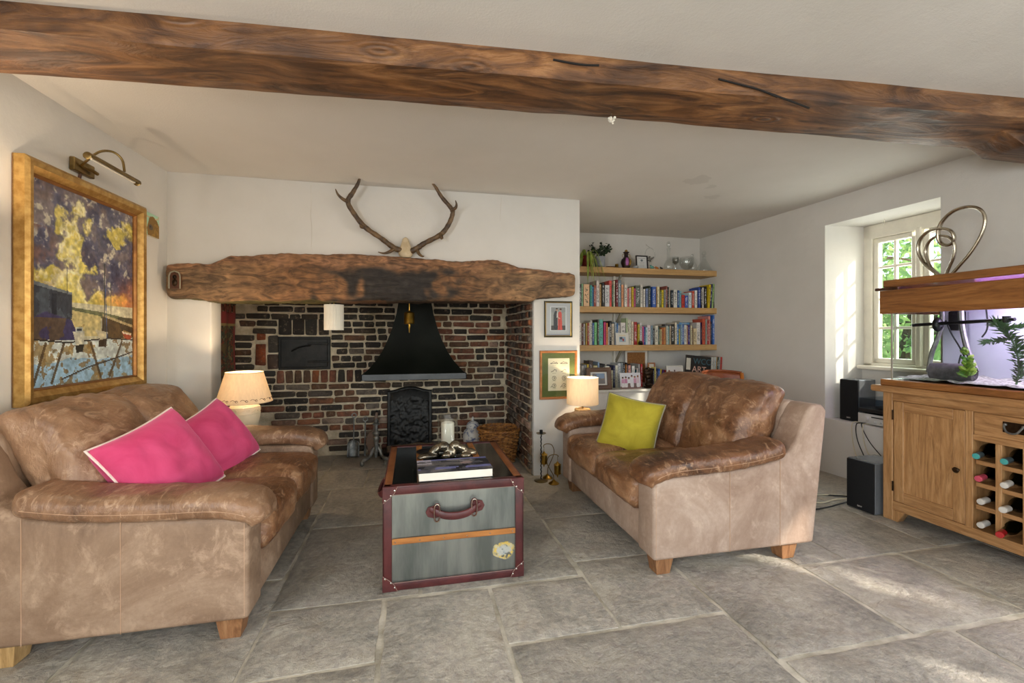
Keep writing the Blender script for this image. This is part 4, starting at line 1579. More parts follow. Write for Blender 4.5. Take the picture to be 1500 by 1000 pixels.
tg = MB().bb((-.205, -.118, 0), (.185, .118, .0022), .001).build('glass_stand', 'clear_glass', None, (.205, 2.205, .4692), smooth=0)
tag(tg, 'thin clear plate lying under the picture book', 'plate')

def bronze_sculpture():
    t = thing('bronze_sculpture', 'polished bronze sculpture of reclining forms behind the picture book', 'sculpture', (.185, 2.50, .4695))
    bm = bmesh.new()
    def blob(c, r, rot=0.0, tilt=0.0):
        M = Matrix.Translation(c) @ Matrix.Rotation(rot, 4, 'Z') @ Matrix.Rotation(tilt, 4, 'Y') @ Matrix.Diagonal((r[0], r[1], r[2], 1))
        bmesh.ops.create_icosphere(bm, subdivisions=3, radius=1.0, matrix=M)
    blob((-.10, -.01, .018), (.055, .035, .018))
    blob((-.065, 0, .045), (.050, .028, .026), .2, -.7)
    blob((-.02, -.005, .062), (.034, .030, .030))
    blob((.015, -.01, .035), (.040, .026, .03), -.3, .6)
    blob((.045, 0, .062), (.032, .030, .032), 0, -.2)
    blob((.085, -.01, .045), (.036, .024, .024), .2, .9)
    blob((.125, 0, .024), (.045, .03, .022), .1, .2)
    blob((.0, .045, .02), (.11, .03, .02))
    blob((-.135, -.02, .012), (.03, .02, .012))
    blob((-.005, -.035, .020), (.028, .018, .018), .3)
    blob((.10, -.04, .016), (.03, .018, .015))
    me = bpy.data.meshes.new('figure')
    bm.to_mesh(me)
    bm.free()
    o = put('figure', me, 'bronze', t)
    md = o.modifiers.new('remesh', 'REMESH')
    md.mode = 'VOXEL'
    md.voxel_size = .0045
    md.use_smooth_shade = True
    sm = o.modifiers.new('smooth', 'SMOOTH')
    sm.iterations = 4
    return t
bronze_sculpture()

def hurricane_candle():
    t = thing('candle_lantern', 'thick ivory candle in a clear glass cylinder on the trunk', 'candle', (.205, 2.71, .4695))
    MB().lathe([(0, 0), (.068, 0), (.07, .004), (.05, .008), (.02, .012), (.02, .018), (.062, .022), (.066, .026), (0, .026)], 28).build('glass_foot', 'clear_glass', t)
    MB().lathe([(0, .028), (.038, .028), (.039, .032), (.039, .148), (.036, .153), (.026, .146), (.012, .138), (0, .136)], 28).build('candle', 'wax', t)
    MB().lathe([(.058, .027), (.060, .027), (.061, .19), (.0585, .19), (.0575, .03)], 32, cap=False).build('glass_cylinder', 'clear_glass', t)
    MB().tube([(0, 0, .135), (.001, 0, .15)], .0012, 5).build('wick', 'black_plastic', t)
    return t
hurricane_candle()
st = MB()
pts = []
for k in range(16):
    a = 2 * math.pi * k / 16
    r = .10 if k % 2 else .075
    pts.append((r * math.cos(a), r * .8 * math.sin(a)))
st.prism(pts, 0, .0015, 2)
tag(st.build('star_mat', 'white_card', None, (.215, 2.655, .4692), smooth=0), 'cream star-edged paper mat under the glass candle lantern', 'mat')
pt = MB().lathe([(0, 0), (.045, 0), (.075, .006), (.078, .008), (.045, .004), (0, .004)], 28).build('black_dish', 'black_plastic', None, (.095, 2.625, .4692))
tag(pt, 'small round black dish beside the candle lantern', 'dish')

# ------------------------------------------------------------------ lamps on side tables
def side_table(label, loc, sx, sy, h):
    t = thing('side_table', label, 'table', loc)
    MB().bb((-sx / 2, -sy / 2, h - .022), (sx / 2, sy / 2, h), .004).build('table_top', 'dark_wood', t)
    for a in (-1, 1):
        for b in (-1, 1):
            MB().bb((a * (sx / 2 - .02) - .014, b * (sy / 2 - .02) - .014, 0), (a * (sx / 2 - .02) + .014, b * (sy / 2 - .02) + .014, h - .02), .002).build('leg', 'dark_wood', t)
    return t
side_table('dark wooden side table under the lamp with the tapered shade', (-1.115, 3.325, 0), .34, .34, .495)
side_table('dark wooden side table under the drum-shaded lamp', (1.335, 3.395, 0), .24, .24, .42)

def tapered_lamp():
    t = thing('table_lamp', 'lit ceramic table lamp with scroll-bordered tapered cream shade', 'lamp', (-1.105, 3.325, .496))
    b = MB().lathe([(0, 0), (.066, 0), (.07, .004), (.082, .05), (.092, .10), (.094, .125), (.094, .13), (.092, .165), (.080, .185), (.055, .2), (.03, .21), (.015, .215), (0, .215)], 36).build('base', 'cream_ceramic', t)
    for z, r in ((.128, .0945), (.172, .0905)):
        MB().lathe([(r - .002, z - .0025), (r + .0022, z), (r - .002, z + .0025)], 36, cap=False).build('ring', 'cream_ceramic', b)
    for k in range(8):
        a0 = 2 * math.pi * k / 8
        pts = []
        for j in range(22):
            s = j / 21
            if s < .55:
                a = a0 + s * .95
                z = .139 + .022 * math.sin(s / .55 * math.pi * .5)
            else:
                q = (s - .55) / .45
                a = a0 + .52 + .13 * math.sin(q * 5) * (1 - q * .5)
                z = .151 + .012 * math.cos(q * 5.2) * (1 - q * .6)
            r = .0955 - max(0, z - .15) * .1
            pts.append((r * math.cos(a), r * math.sin(a), z))
        MB().tube(pts, .0022, 5).build('scroll', 'cream_ceramic', b)
    MB().tube([(0, 0, .21), (0, 0, .275)], .010, 10).build('lamp_holder', 'antique_brass', t)
    sh = MB()
    z0, z1, r0, r1 = .205, .402, .168, .112
    sh.lathe([(r0, z0), (r1, z1), (r1 - .0022, z1), (r0 - .0022, z0), (r0, z0)], 48, cap=False)
    s = sh.build('shade', 'shade_cream', t)
    for z, r in ((z0, r0), (z1, r1)):
        MB().tube([(r * math.cos(2 * math.pi * k / 40), r * math.sin(2 * math.pi * k / 40), z) for k in range(40)], .003, 6, True).build('rim', 'shade_cream', s)
    n = 18
    for k in range(n):
        a0 = 2 * math.pi * k / n
        pts = []
        for j in range(20):
            q = j / 19
            a = a0 + q * 2 * math.pi / n * .92
            z = z0 + .022 + .007 * math.sin(q * 2 * math.pi)
            if q > .6:
                a = a0 + 2 * math.pi / n * (.62 + .12 * math.sin((q - .6) * 16))
                z = z0 + .020 + .007 * math.cos((q - .6) * 16)
            r = r0 - (z - z0) / (z1 - z0) * (r0 - r1) + .0012
            pts.append((r * math.cos(a), r * math.sin(a), z))
        MB().tube(pts, .0014, 4).build('scroll_border', 'shade_trim', s)
    MB().ball((0, 0, .305), (.026, .026, .032), 2).build('bulb', 'bulb_glow', t)
    for k in range(3):
        a = 2 * math.pi * k / 3
        MB().tube([(.010 * math.cos(a), .010 * math.sin(a), .27), (r1 * math.cos(a) * .99, r1 * math.sin(a) * .99, z1 - .004)], .0016, 5).build('shade_support', 'antique_brass', t)
    lo = light('table_lamp_bulb', 'POINT', (-1.105, 3.325, .496 + .345), 15, (1.0, .74, .47), shadow_soft_size=.022)
    return t
tapered_lamp()

def drum_lamp():
    t = thing('table_lamp', 'lit lamp with plain drum shade and rope-wrapped base behind the brown sofa', 'lamp', (1.335, 3.395, .421))
    MB().lathe([(0, 0), (.058, 0), (.06, .006), (.06, .13), (.058, .136), (0, .136)], 32).build('base', 'rope', t)
    for k in range(14):
        z = .012 + k * .009
        MB().tube([(.0605 * math.cos(2 * math.pi * j / 28), .0605 * math.sin(2 * math.pi * j / 28), z) for j in range(28)], .0045, 5, True).build('rope_coil', 'rope', t)
    MB().tube([(0, 0, .13), (0, 0, .23)], .009, 8).build('lamp_holder', 'antique_brass', t)
    z0, z1, r = .172, .385, .126
    MB().lathe([(r, z0), (r, z1), (r - .002, z1), (r - .002, z0), (r, z0)], 48, cap=False).build('shade', 'shade_linen', t)
    MB().ball((0, 0, .26), (.026, .026, .032), 2).build('bulb', 'bulb_glow', t)
    light('drum_lamp_bulb', 'POINT', (1.335, 3.395, .421 + .30), 9, (1.0, .78, .53), shadow_soft_size=.022)
    return t
drum_lamp()

# ------------------------------------------------------------------ big painting and its neighbours on the west wall
def wall_x(y):
    return LW0 + (LW1 - LW0) * (y + 2.3) / 5.85

def harbour_painting():
    ya, yb, za, zb = 2.362, 3.222, .832, 1.940
    A = Vector((wall_x(ya) + .006, ya, za))
    B = Vector((wall_x(yb) + .006, yb, za))
    U = B - A
    V = Vector((0, 0, zb - za))
    N = Vector((1, -(LW1 - LW0) / 5.85, 0)).normalized()
    t = thing('framed_painting', 'large gilt-framed harbour painting with a stormy yellow sky', 'painting', A + U / 2)
    O = A - (A + U / 2)
    frame_rails(t, O, U, V, N, .062, .055, 'gilt')
    u, v = U.normalized(), V.normalized()
    O2, U2, V2 = O + (u + v) * .058, U - u * .116, V - v * .116
    frame_rails(t, O2, U2, V2, N, .016, .030, 'gilt_inner', 'frame_slip')
    p = Pic(190, 250, (200, 190, 90))
    n1, n2, n3, n4 = p.noise(3, 11, 6), p.noise(5, 31, 6), p.noise(9, 51, 5), p.noise(24, 71, 3)
    uu, vv = p.u, p.v
    # sky
    p.paint(np.ones_like(uu), (206, 190, 96))
    p.paint(np.clip((n2 - .42) * 6, 0, 1), (226, 214, 140), .9)
    p.paint(np.clip((n3 - .52) * 6, 0, 1), (236, 228, 176), .8)
    p.paint(np.clip(1 - abs(uu - .5) * 2.2 - abs(vv - .62) * 3, 0, 1), (240, 226, 120), .7)
    dk = vv * 1.25 - .62 + 1.5 * (n1 - .5) + 1.1 * (n2 - .5) + .55 * (n3 - .5) + .35 * np.clip(.45 - uu, 0, 1)
    dark = np.clip(dk * 9 - .6, 0, 1)
    p.paint(dark, (92, 92, 118), .95)
    p.paint(dark * np.clip((n3 - .5) * 8, 0, 1), (140, 128, 124), .75)
    p.paint(dark * np.clip((n2 - .5) * 6, 0, 1), (128, 104, 92), .6)
    p.paint(dark * np.clip((.46 - n3) * 8, 0, 1), (64, 66, 92), .7)
    p.paint(np.clip(1 - abs(dk - .02) * 14, 0, 1) * (n3 > .46), (238, 232, 196), .85)
    p.paint(np.clip((n4 - .62) * 9, 0, 1) * (vv > .5), (226, 222, 190), .6)
    left = np.clip((.30 - uu) * 5, 0, 1) * np.clip((n1 - .40) * 6, 0, 1) * np.clip((n3 - .42) * 6, 0, 1) * (vv < .78)
    p.paint(left, (120, 84, 76), .7)
    rt = np.clip((uu - .72) * 6, 0, 1) * np.clip((.62 - vv) * 8, 0, 1) * np.clip((n2 - .35) * 5, 0, 1)
    p.paint(rt, (186, 96, 62), .8)
    p.paint(np.clip((uu - .5) * 3, 0, 1) * np.clip(1 - abs(vv - .45) * 16, 0, 1), (222, 150, 82), .7)
    # far land and sea
    p.paint((vv < .425) & (uu > .3), (206, 200, 170))
    p.poly([(.33, .40), (.62, .385), (1, .35), (1, .30), (.62, .35), (.33, .385)], (112, 116, 84))
    p.poly([(.33, .385), (.62, .36), (.62, .25), (.33, .25)], (206, 190, 132))
    p.paint((vv < .36) & (vv > .25) & (uu > .33) & (uu < .64) & (n3 > .53), (162, 132, 74), .8)
    # quay on the left
    p.poly([(0, .50), (.34, .465), (.345, .36), (.30, .27), (0, .27)], (60, 66, 76))
    p.paint((uu < .34) & (vv < .48) & (vv > .3) & (n3 > .52), (96, 106, 116), .6)
    p.poly([(0, .515), (.34, .475), (.34, .462), (0, .495)], (122, 130, 136))
    p.rect(.17, .31, .21, .46, (44, 48, 58))
    # rocks
    p.poly([(0, .33), (.12, .37), (.34, .33), (.42, .22), (.38, .16), (0, .13)], (72, 66, 104))
    p.paint((uu < .42) & (vv < .34) & (vv > .13) & (n3 > .5), (104, 84, 58), .8)
    p.paint((uu < .42) & (vv < .34) & (vv > .13) & (n2 > .56), (58, 70, 116), .8)
    # harbour wall on the right
    p.poly([(.64, .36), (1, .30), (1, .12), (.80, .17), (.63, .24)], (92, 72, 44))
    p.paint((uu > .64) & (vv < .36) & (vv > .15) & (n3 > .52), (62, 54, 44), .7)
    for k in range(8):
        p.line([(.88, .28 - k * .018), (.98, .262 - k * .018)], .004, (164, 132, 74))
    p.poly([(.64, .375), (1, .315), (1, .30), (.64, .36)], (176, 160, 120))
    # slipway and foreshore, pale blue with brown weed
    fs = vv < .235 + .03 * (n1 - .5)
    p.paint(fs, (214, 222, 216))
    p.paint(fs & (vv < .13 + .1 * (n2 - .5)), (150, 190, 218), .85)
    p.paint(fs & (n4 > .60) & (n2 > .42), (126, 100, 62), .8)
    p.paint(fs & (n3 > .60), (150, 120, 66), .7)
    for x0_, x1_ in ((.03, .12), (.17, .27), (.62, .52), (.72, .86)):
        p.line([(x0_, .02), (x1_, .21)], .010, (84, 64, 40), .8)
    p.line([(0, .235), (.3, .215), (.7, .235), (1, .225)], .004, (50, 44, 36))
    p.line([(.25, .03), (.5, .08), (.8, .12), (1, .15)], .004, (60, 50, 40))
    # boats
    p.poly([(.35, .27), (.46, .275), (.45, .20), (.38, .195)], (216, 210, 186))
    p.rect(.375, .27, .44, .295, (196, 200, 190))
    p.rect(.385, .275, .43, .288, (60, 70, 84))
    p.poly([(.37, .20), (.455, .205), (.44, .165), (.38, .16)], (56, 50, 40))
    p.poly([(.56, .285), (.70, .27), (.69, .235), (.62, .222)], (210, 200, 166))
    p.poly([(.60, .225), (.69, .235), (.68, .185), (.60, .19)], (74, 56, 38))
    p.poly([(.86, .275), (.98, .26), (.975, .225), (.90, .232)], (176, 84, 58))
    p.poly([(.86, .277), (.98, .262), (.975, .252), (.88, .262)], (226, 214, 190))
    for x, a, b, w in ((.665, .28, .66, .005), (.30, .47, .60, .003), (.735, .36, .56, .003)):
        p.line([(x, a), (x - .004, b)], w, (70, 74, 74))
    p.line([(.690, .24), (.672, .52)], .004, (70, 92, 140))
    p.a = p.a * (1 + .30 * (n4 - .5) + .35 * (p.noise(40, 91, 2) - .5))[..., None]
    picture('canvas', p, O2 + N * .010 + (u + v) * .012, U2 - u * .024, V2 - v * .024, t, 'oil_paint')
    MB().add([O + N * .004, O + U + N * .004, O + U + V + N * .004, O + V + N * .004, O - N * .004, O + U - N * .004, O + U + V - N * .004, O + V - N * .004],
             [(0, 1, 2, 3), (7, 6, 5, 4), (0, 4, 5, 1), (1, 5, 6, 2), (2, 6, 7, 3), (3, 7, 4, 0)]).build('backing_board', 'brown_frame', t, smooth=0)
    return t
harbour_painting()

def cow_picture():
    ya, yb, za, zb = 3.250, 3.415, 1.790, 1.935
    A = Vector((wall_x(ya) + .002, ya, za))
    U = Vector((wall_x(yb) + .002, yb, za - .004)) - A
    V = Vector((0, 0, zb - za))
    N = Vector((1, -.03, 0)).normalized()
    t = thing('canvas_print', 'small unframed canvas of a shaggy brown highland cow beside the gilt frame', 'picture', A + U / 2)
    O = A - (A + U / 2)
    d = .018
    vs = [O, O + U, O + U + V, O + V]
    MB().add([x for x in vs] + [x + N * d for x in vs], [(0, 3, 2, 1), (4, 5, 6, 7), (0, 1, 5, 4), (1, 2, 6, 5), (2, 3, 7, 6), (3, 0, 4, 7)]).build('stretcher', 'cream_mount', t, smooth=0)
    p = Pic(60, 54, (168, 206, 176))
    n = p.noise(5, 5)
    p.poly([(.25, 0), (1, 0), (1, .55), (.85, .78), (.6, .9), (.35, .82), (.3, .6), (.2, .3)], (132, 98, 34))
    p.paint((p.u > .3) & (n > .55) & (p.v < .8), (164, 126, 48), .7)
    p.line([(.35, .8), (.15, .82), (.05, .95)], .03, (196, 180, 140))
    p.line([(.75, .82), (.92, .86), (.98, .98)], .03, (196, 180, 140))
    p.disc(.45, .38, .14, .13, (92, 78, 60))
    p.disc(.42, .40, .045, .04, (30, 28, 30))
    picture('print', p, O + N * (d + .0006), U, V, t)
    return t
cow_picture()

def picture_light():
    y0 = 2.75
    x = wall_x(y0)
    t = thing('picture_light', 'brass picture light arched over the big painting', 'picture light', (x, y0, 2.015))
    MB().bb((.001, -.075, -.034), (.026, .075, .034), .004).build('wall_plate', 'antique_brass', t)
    MB().tube([(.026, -.03, .0), (.045, .02, -.004), (.045, .06, -.008)], .009, 8).build('spindle', 'antique_brass', t)
    arm = smooth_path([(.03, -.035, .0), (.07, -.05, .03), (.115, -.04, .078), (.155, -.01, .092), (.185, .01, .062), (.195, .012, .0)], 5)
    MB().tube(arm, .006, 8).build('arm', 'antique_brass', t)
    sh = MB()
    n = 14
    vs, fs = [], []
    for y in (-.265, .125):
        for j in range(n):
            a = math.pi * (j / (n - 1)) - .3
            vs.append((.195 + .020 * math.cos(a) , y, .0 -.025 + .020 * math.sin(a)))
        for j in range(n):
            a = math.pi * (1 - j / (n - 1)) - .3
            vs.append((.195 + .018 * math.cos(a), y, .0 -.025 + .018 * math.sin(a)))
    m = 2 * n
    for j in range(m):
        fs.append((j, (j + 1) % m, m + (j + 1) % m, m + j))
    sh.add(vs, fs)
    s = sh.build('reflector', 'antique_brass', t)
    for y in (-.265, .125):
        MB().ball((.195, y, -.023), (.019, .003, .017), 2).build('end_cap', 'antique_brass', s)
    MB().tube([(.195, -.24, -.028), (.195, .10, -.028)], .006, 8).build('lamp_tube', 'wax', t)
    MB().tube([(.012, -.01, -.03), (.006, -.012, -.075)], .007, 8).build('cord_grip', 'dark_wood', t)
    return t
picture_light()

def wall_light():
    y = 2.06
    t = thing('wall_light', 'warm wall light with a small cream shade beside the painting', 'wall light', (wall_x(y), y, 1.50))
    MB().lathe([(0, 0), (.04, 0), (.042, .008), (.02, .016), (0, .016)], 20, M=Matrix.Rotation(R(90), 4, 'Y')).build('back_plate', 'antique_brass', t)
    MB().tube(smooth_path([(.01, 0, 0), (.06, 0, -.02), (.10, 0, .0), (.10, 0, .05)], 5), .006, 8).build('arm', 'antique_brass', t)
    MB().lathe([(.075, .06), (.045, .17), (.043, .17), (.073, .06), (.075, .06)], 28, c=(.10, 0, 0), cap=False).build('shade', 'shade_cream', t)
    MB().ball((.10, 0, .09), (.018, .018, .026), 2).build('bulb', 'bulb_glow', t)
    light('wall_light_bulb', 'POINT', (wall_x(y) + .10, y, 1.50 + .155), 13, (1.0, .80, .58), shadow_soft_size=.02)
wall_light()

# ------------------------------------------------------------------ antlers on the mantel
def antlers():
    t = thing('deer_antlers', 'pair of dark stag antlers on a pale skull plate above the mantel', 'antlers', (-.055, 3.50, 1.735))
    def P(pts, yb=0.0, yt=-.10):
        # points given as (x, z) metres from the skull, y eases forward to the tips
        n = len(pts)
        return [(x, yb + (yt - yb) * k / (n - 1), z) for k, (x, z) in enumerate(pts)]
    ZB = 1.735
    def W(l):
        return [(x + .055, z - ZB) for x, z in l]
    left = W([(-.09, 1.790), (-.14, 1.806), (-.235, 1.872), (-.345, 1.945), (-.42, 2.035), (-.462, 2.118), (-.425, 2.185), (-.388, 2.25), (-.366, 2.325)])
    right = W([(-.008, 1.788), (.035, 1.812), (.09, 1.850), (.205, 1.915), (.262, 1.985), (.295, 2.065), (.288, 2.11), (.215, 2.19), (.165, 2.262), (.112, 2.322)])
    for nm, pts, tines in (
        ('antler', left, [(W([(-.462, 2.115), (-.495, 2.128), (-.523, 2.152), (-.537, 2.185)]), -.075), (W([(-.135, 1.800), (-.17, 1.772), (-.21, 1.755), (-.25, 1.760)]), -.01), (W([(-.345, 1.945), (-.368, 1.942), (-.374, 1.955)]), -.04)]),
        ('antler', right, [(W([(.288, 2.10), (.316, 2.112), (.322, 2.135), (.312, 2.158)]), -.075), (W([(.03, 1.805), (.045, 1.765), (.068, 1.744), (.082, 1.742)]), -.01), (W([(.205, 1.915), (.214, 1.888), (.212, 1.878)]), -.04)])):
        mb = MB()
        path = smooth_path(P(pts), 6)
        n = len(path)
        rr = lerp_list([.024, .021, .019, .019, .018, .018, .016, .012, .003], n)
        rr = [r * (1 + .10 * math.sin(k * 1.9) * .6 + .08 * fn3((k, 0, 0), .7, 2)) for k, r in enumerate(rr)]
        mb.tube(path, rr, 12)
        a = mb.build(nm, 'antler', t, smooth=80)
        for tp, y0 in tines:
            q = smooth_path([(x, y0 - .018 * k, z) for k, (x, z) in enumerate(tp)], 5)
            MB().tube(q, lerp_list([.015, .012, .008, .003] if len(tp) > 3 else [.016, .014, .006], len(q)), 10).build('tine', 'antler', a, smooth=80)
        c = path[0]
        MB().ball(c, (.026, .026, .022), 2).build('burr', 'antler', a)
    sk = MB()
    n = 24
    prof = [(-.004, .036), (.015, .050), (.04, .054), (.065, .046), (.09, .036), (.118, .028), (.140, .020), (.150, .006)]
    vs, fs = [], []
    for z, w in prof:
        for j in range(n):
            a = 2 * math.pi * j / n
            q = Vector((w * math.cos(a), w * .55 * math.sin(a), z + .006))
            q *= 1 + .06 * fn3(q, 40, 2)
            vs.append(q)
    m = len(prof)
    for k in range(m - 1):
        for j in range(n):
            fs.append((k * n + j, k * n + (j + 1) % n, (k + 1) * n + (j + 1) % n, (k + 1) * n + j))
    fs.append(tuple(range(n))[::-1])
    fs.append(tuple((m - 1) * n + j for j in range(n)))
    s = sk.add(vs, fs)
    s.build('skull_plate', 'bone', t, smooth=70)
    return t
antlers()

pq = thing('arched_plaque', 'small arched carved plaque fixed to the end of the mantel beam', 'plaque', (-1.565, 3.44, 1.46))
arch = [(-.032, .0), (.032, .0), (.032, .085), (.024, .108), (.0, .118), (-.024, .108), (-.032, .085)]
MB().prism(arch, -.012, .02, 1, b=.004).build('backing', 'dark_wood', pq)
MB().tube([(x * 1.02, -.013, z) for x, z in arch[1:] + arch[:1]], .0045, 6).build('rim', 'grey_piping', pq)
MB().ball((0, -.014, .078), (.013, .010, .015), 2).ball((0, -.012, .04), (.017, .010, .026), 2).build('carving', 'dark_bronze', pq)

# ------------------------------------------------------------------ pictures on the chimney breast
def couple_photo():
    x0, x1, z0, z1 = 1.058, 1.300, 1.128, 1.428
    y = 3.548
    t = thing('framed_photo', 'framed photograph of a couple in evening dress hung below the mantel end', 'picture', ((x0 + x1) / 2, y, z0))
    w, h = x1 - x0, z1 - z0
    O, U, V = Vector((-w / 2, 0, 0)), Vector((w, 0, 0)), Vector((0, 0, h))
    MB().bb((-w / 2, -.006, 0), (w / 2, 0, h)).build('backing_board', 'olive_frame', t, smooth=0)
    frame_rails(t, O, U, V, (0, -1, 0), .011, .018, 'olive_frame')
    frame_rails(t, O + Vector((.010, 0, .010)), U - Vector((.020, 0, 0)), V - Vector((0, 0, .02)), (0, -1, 0), .006, .012, 'brass', 'gold_slip')
    p = Pic(80, 100, (178, 178, 184))
    p.rect(.0, .0, 1, .06, (150, 150, 160))
    p.rect(.18, .15, .82, .88, (206, 208, 212))
    p.rect(.21, .17, .79, .86, (138, 140, 142))
    n = p.noise(4, 4)
    p.paint((p.u > .21) & (p.u < .79) & (p.v > .17) & (p.v < .86) & (n > .5), (158, 158, 154), .7)
    p.rect(.21, .17, .79, .31, (66, 62, 62))
    p.poly([(.32, .19), (.46, .19), (.47, .70), (.43, .76), (.36, .74), (.31, .62)], (36, 38, 48))
    p.poly([(.43, .55), (.47, .55), (.47, .74), (.45, .74)], (214, 210, 206))
    p.disc(.445, .79, .035, .038, (196, 150, 128))
    p.disc(.44, .815, .037, .026, (50, 38, 32))
    p.poly([(.48, .18), (.66, .18), (.63, .70), (.57, .74), (.50, .70)], (200, 74, 66))
    p.poly([(.53, .18), (.56, .18), (.565, .6), (.55, .6)], (150, 48, 46))
    p.disc(.58, .775, .032, .036, (206, 160, 138))
    p.disc(.59, .80, .042, .035, (74, 46, 36))
    p.line([(.5, .55), (.56, .52)], .015, (206, 160, 138))
    picture('photo_print', p, (-w / 2 + .012, -.0065, .012), (w - .024, 0, 0), (0, 0, h - .024), t)
    MB().bb((-w / 2 + .012, -.010, .012), (w / 2 - .012, -.0085, h - .012)).build('glazing', 'pane_glass', t, smooth=0)
couple_photo()

def sketch_print():
    x0, x1, z0, z1 = 1.018, 1.342, .616, 1.018
    y = 3.548
    t = thing('framed_sketches', 'wood-framed sheet of small ink sketches with olive mount beside the drum lamp', 'picture', ((x0 + x1) / 2, y, z0))
    w, h = x1 - x0, z1 - z0
    O, U, V = Vector((-w / 2, 0, 0)), Vector((w, 0, 0)), Vector((0, 0, h))
    MB().bb((-w / 2, -.006, 0), (w / 2, 0, h)).build('backing_board', 'wood_frame', t, smooth=0)
    frame_rails(t, O, U, V, (0, -1, 0), .020, .02, 'wood_frame')
    MB().bb((-w / 2 + .016, -.0085, .016), (w / 2 - .016, -.006, h - .016)).build('mount', 'green_mount', t, smooth=0)
    p = Pic(84, 110, (216, 206, 182))
    rs = random.Random(3)
    ink = (96, 88, 78)
    for r in range(4):
        for c in range(2):
            cx, cz = .28 + .46 * c, .86 - .235 * r
            if r == 0:
                pts = [(cx - .17, cz - .02), (cx - .08, cz + .01), (cx - .02, cz + .035), (cx + .05, cz + .005), (cx + .1, cz + .02), (cx + .17, cz - .02)]
                p.line(pts, .009, ink)
                p.line([(cx - .17, cz - .025), (cx + .17, cz - .025)], .007, ink)
            elif r == 1:
                p.line([(cx - .14, cz - .04), (cx - .05, cz - .02), (cx + .02, cz + .03), (cx + .1, cz + .01), (cx + .1, cz - .04)], .010, ink)
            else:
                for k in range(14):
                    a, b = 2 * math.pi * k / 14, 2 * math.pi * (k + 1) / 14
                    p.line([(cx + .09 * math.cos(a), cz + .06 * math.sin(a)), (cx + .09 * math.cos(b), cz + .06 * math.sin(b))], .009, ink)
                p.disc(cx + .01, cz, .04, .03, ink, .6)
                if r == 3:
                    p.line([(cx - .09, cz), (cx - .16, cz - .05)], .01, ink)
            p.line([(cx - .08, cz - .085), (cx + .08, cz - .085)], .004, ink, .6)
    picture('sketch_sheet', p, (-w / 2 + .072, -.0091, .070), (.186, 0, 0), (0, 0, .268), t)
    MB().bb((-w / 2 + .018, -.0125, .018), (w / 2 - .018, -.0110, h - .018)).build('glazing', 'pane_glass', t, smooth=0)
sketch_print()

# ------------------------------------------------------------------ fireplace fittings
def smoke_hood():
    t = thing('smoke_hood', 'black flared metal smoke hood over the open hearth', 'fireplace hood', (.02, 4.5, .76))
    st = [(.0, .446, .55), (.05, .446, .55), (.052, .43, .54), (.10, .385, .50), (.16, .335, .46), (.24, .285, .42), (.34, .240, .385), (.45, .200, .355), (.58, .165, .325), (.72, .142, .30), (.95, .130, .29), (1.35, .13, .29)]
    vs, fs = [], []
    for z, w, d in st[2:]:
        vs += [(-w, -d, z), (w, -d, z), (w, .04, z), (-w, .04, z)]
    m = len(st) - 2
    for k in range(m - 1):
        for j in range(4):
            j2 = (j + 1) % 4
            fs.append((k * 4 + j, k * 4 + j2, (k + 1) * 4 + j2, (k + 1) * 4 + j))
    MB().add(vs, fs).build('canopy', 'hood_black', t, smooth=25)
    b = MB()
    for lo, hi in (((-.446, -.55, 0), (.446, -.54, .052)), ((-.446, -.55, 0), (-.436, .04, .052)), ((.436, -.55, 0), (.446, .04, .052))):
        b.bb(lo, hi, .002)
    b.build('rim_band', 'hood_band', t)
smoke_hood()

def fireback():
    t = thing('fireback', 'cast iron fireback with raised figures leaning on the bricks', 'fireback', (-.03, 4.50, .05))
    def fn(u, v):
        x = -.215 + .43 * u
        top = .57 + .02 * math.cos((u - .5) * 6.28)
        z = top * v
        e = min(u * .43, (1 - u) * .43, v * .57, (1 - v) * .57)
        q = Vector((x, 0, z))
        h = .010 * max(0, fn3(q, 16, 2)) + .012 * max(0, fn3(q, 30, 6)) + .004 * fn3(q, 60, 8)
        if e < .03:
            h = .014 if e > .004 else 0
        return (x, .015 - h + .0 - .05 * (v - .5) * -1, z)
    mb = MB().grid(60, 70, fn)
    mb.bb((-.215, .028, 0), (.215, .040, .55), .002)
    mb.build('relief_plate', 'iron_black', t, smooth=60)
    MB().bb((-.26, -.22, -.05), (.26, .03, -.001), .01).build('hearth_block', 'iron_black', t)
fireback()
ash = MB()
rs = random.Random(9)
ash.grid(30, 14, lambda u, v: (-.26 + .52 * u, 4.08 + .22 * v, .002 + (.085 * math.sin(math.pi * u) ** .6 * math.sin(math.pi * v) ** .7) * (1 + .5 * fn3((u * 3, v * 2, 0), 6, 3))))
o = ash.build('hearth_ash', 'ash', smooth=60)
tag(o, 'heap of pale grey wood ash below the fireback', 'ash')
o['kind'] = 'stuff'
for k, (x, y, a, ln, lab) in enumerate(((-.10, 4.20, 10, .26, 'charred log end on the ash nearest the andiron'), (.12, 4.22, -14, .24, 'charred log on the ash behind the candle lantern'))):
    q = MB()
    path = [(-ln / 2, 0, 0), (-ln / 4, .006, .004), (0, 0, .0), (ln / 4, -.005, .003), (ln / 2, 0, 0)]
    q.tube(smooth_path(path, 4), [.032 * (1 + .12 * fn3((i, k, 0), .9, 2)) for i in range(17)], 9)
    tag(q.build('charred_log', 'bark', None, (x, y, .115), (0, 0, R(a))), lab, 'log')

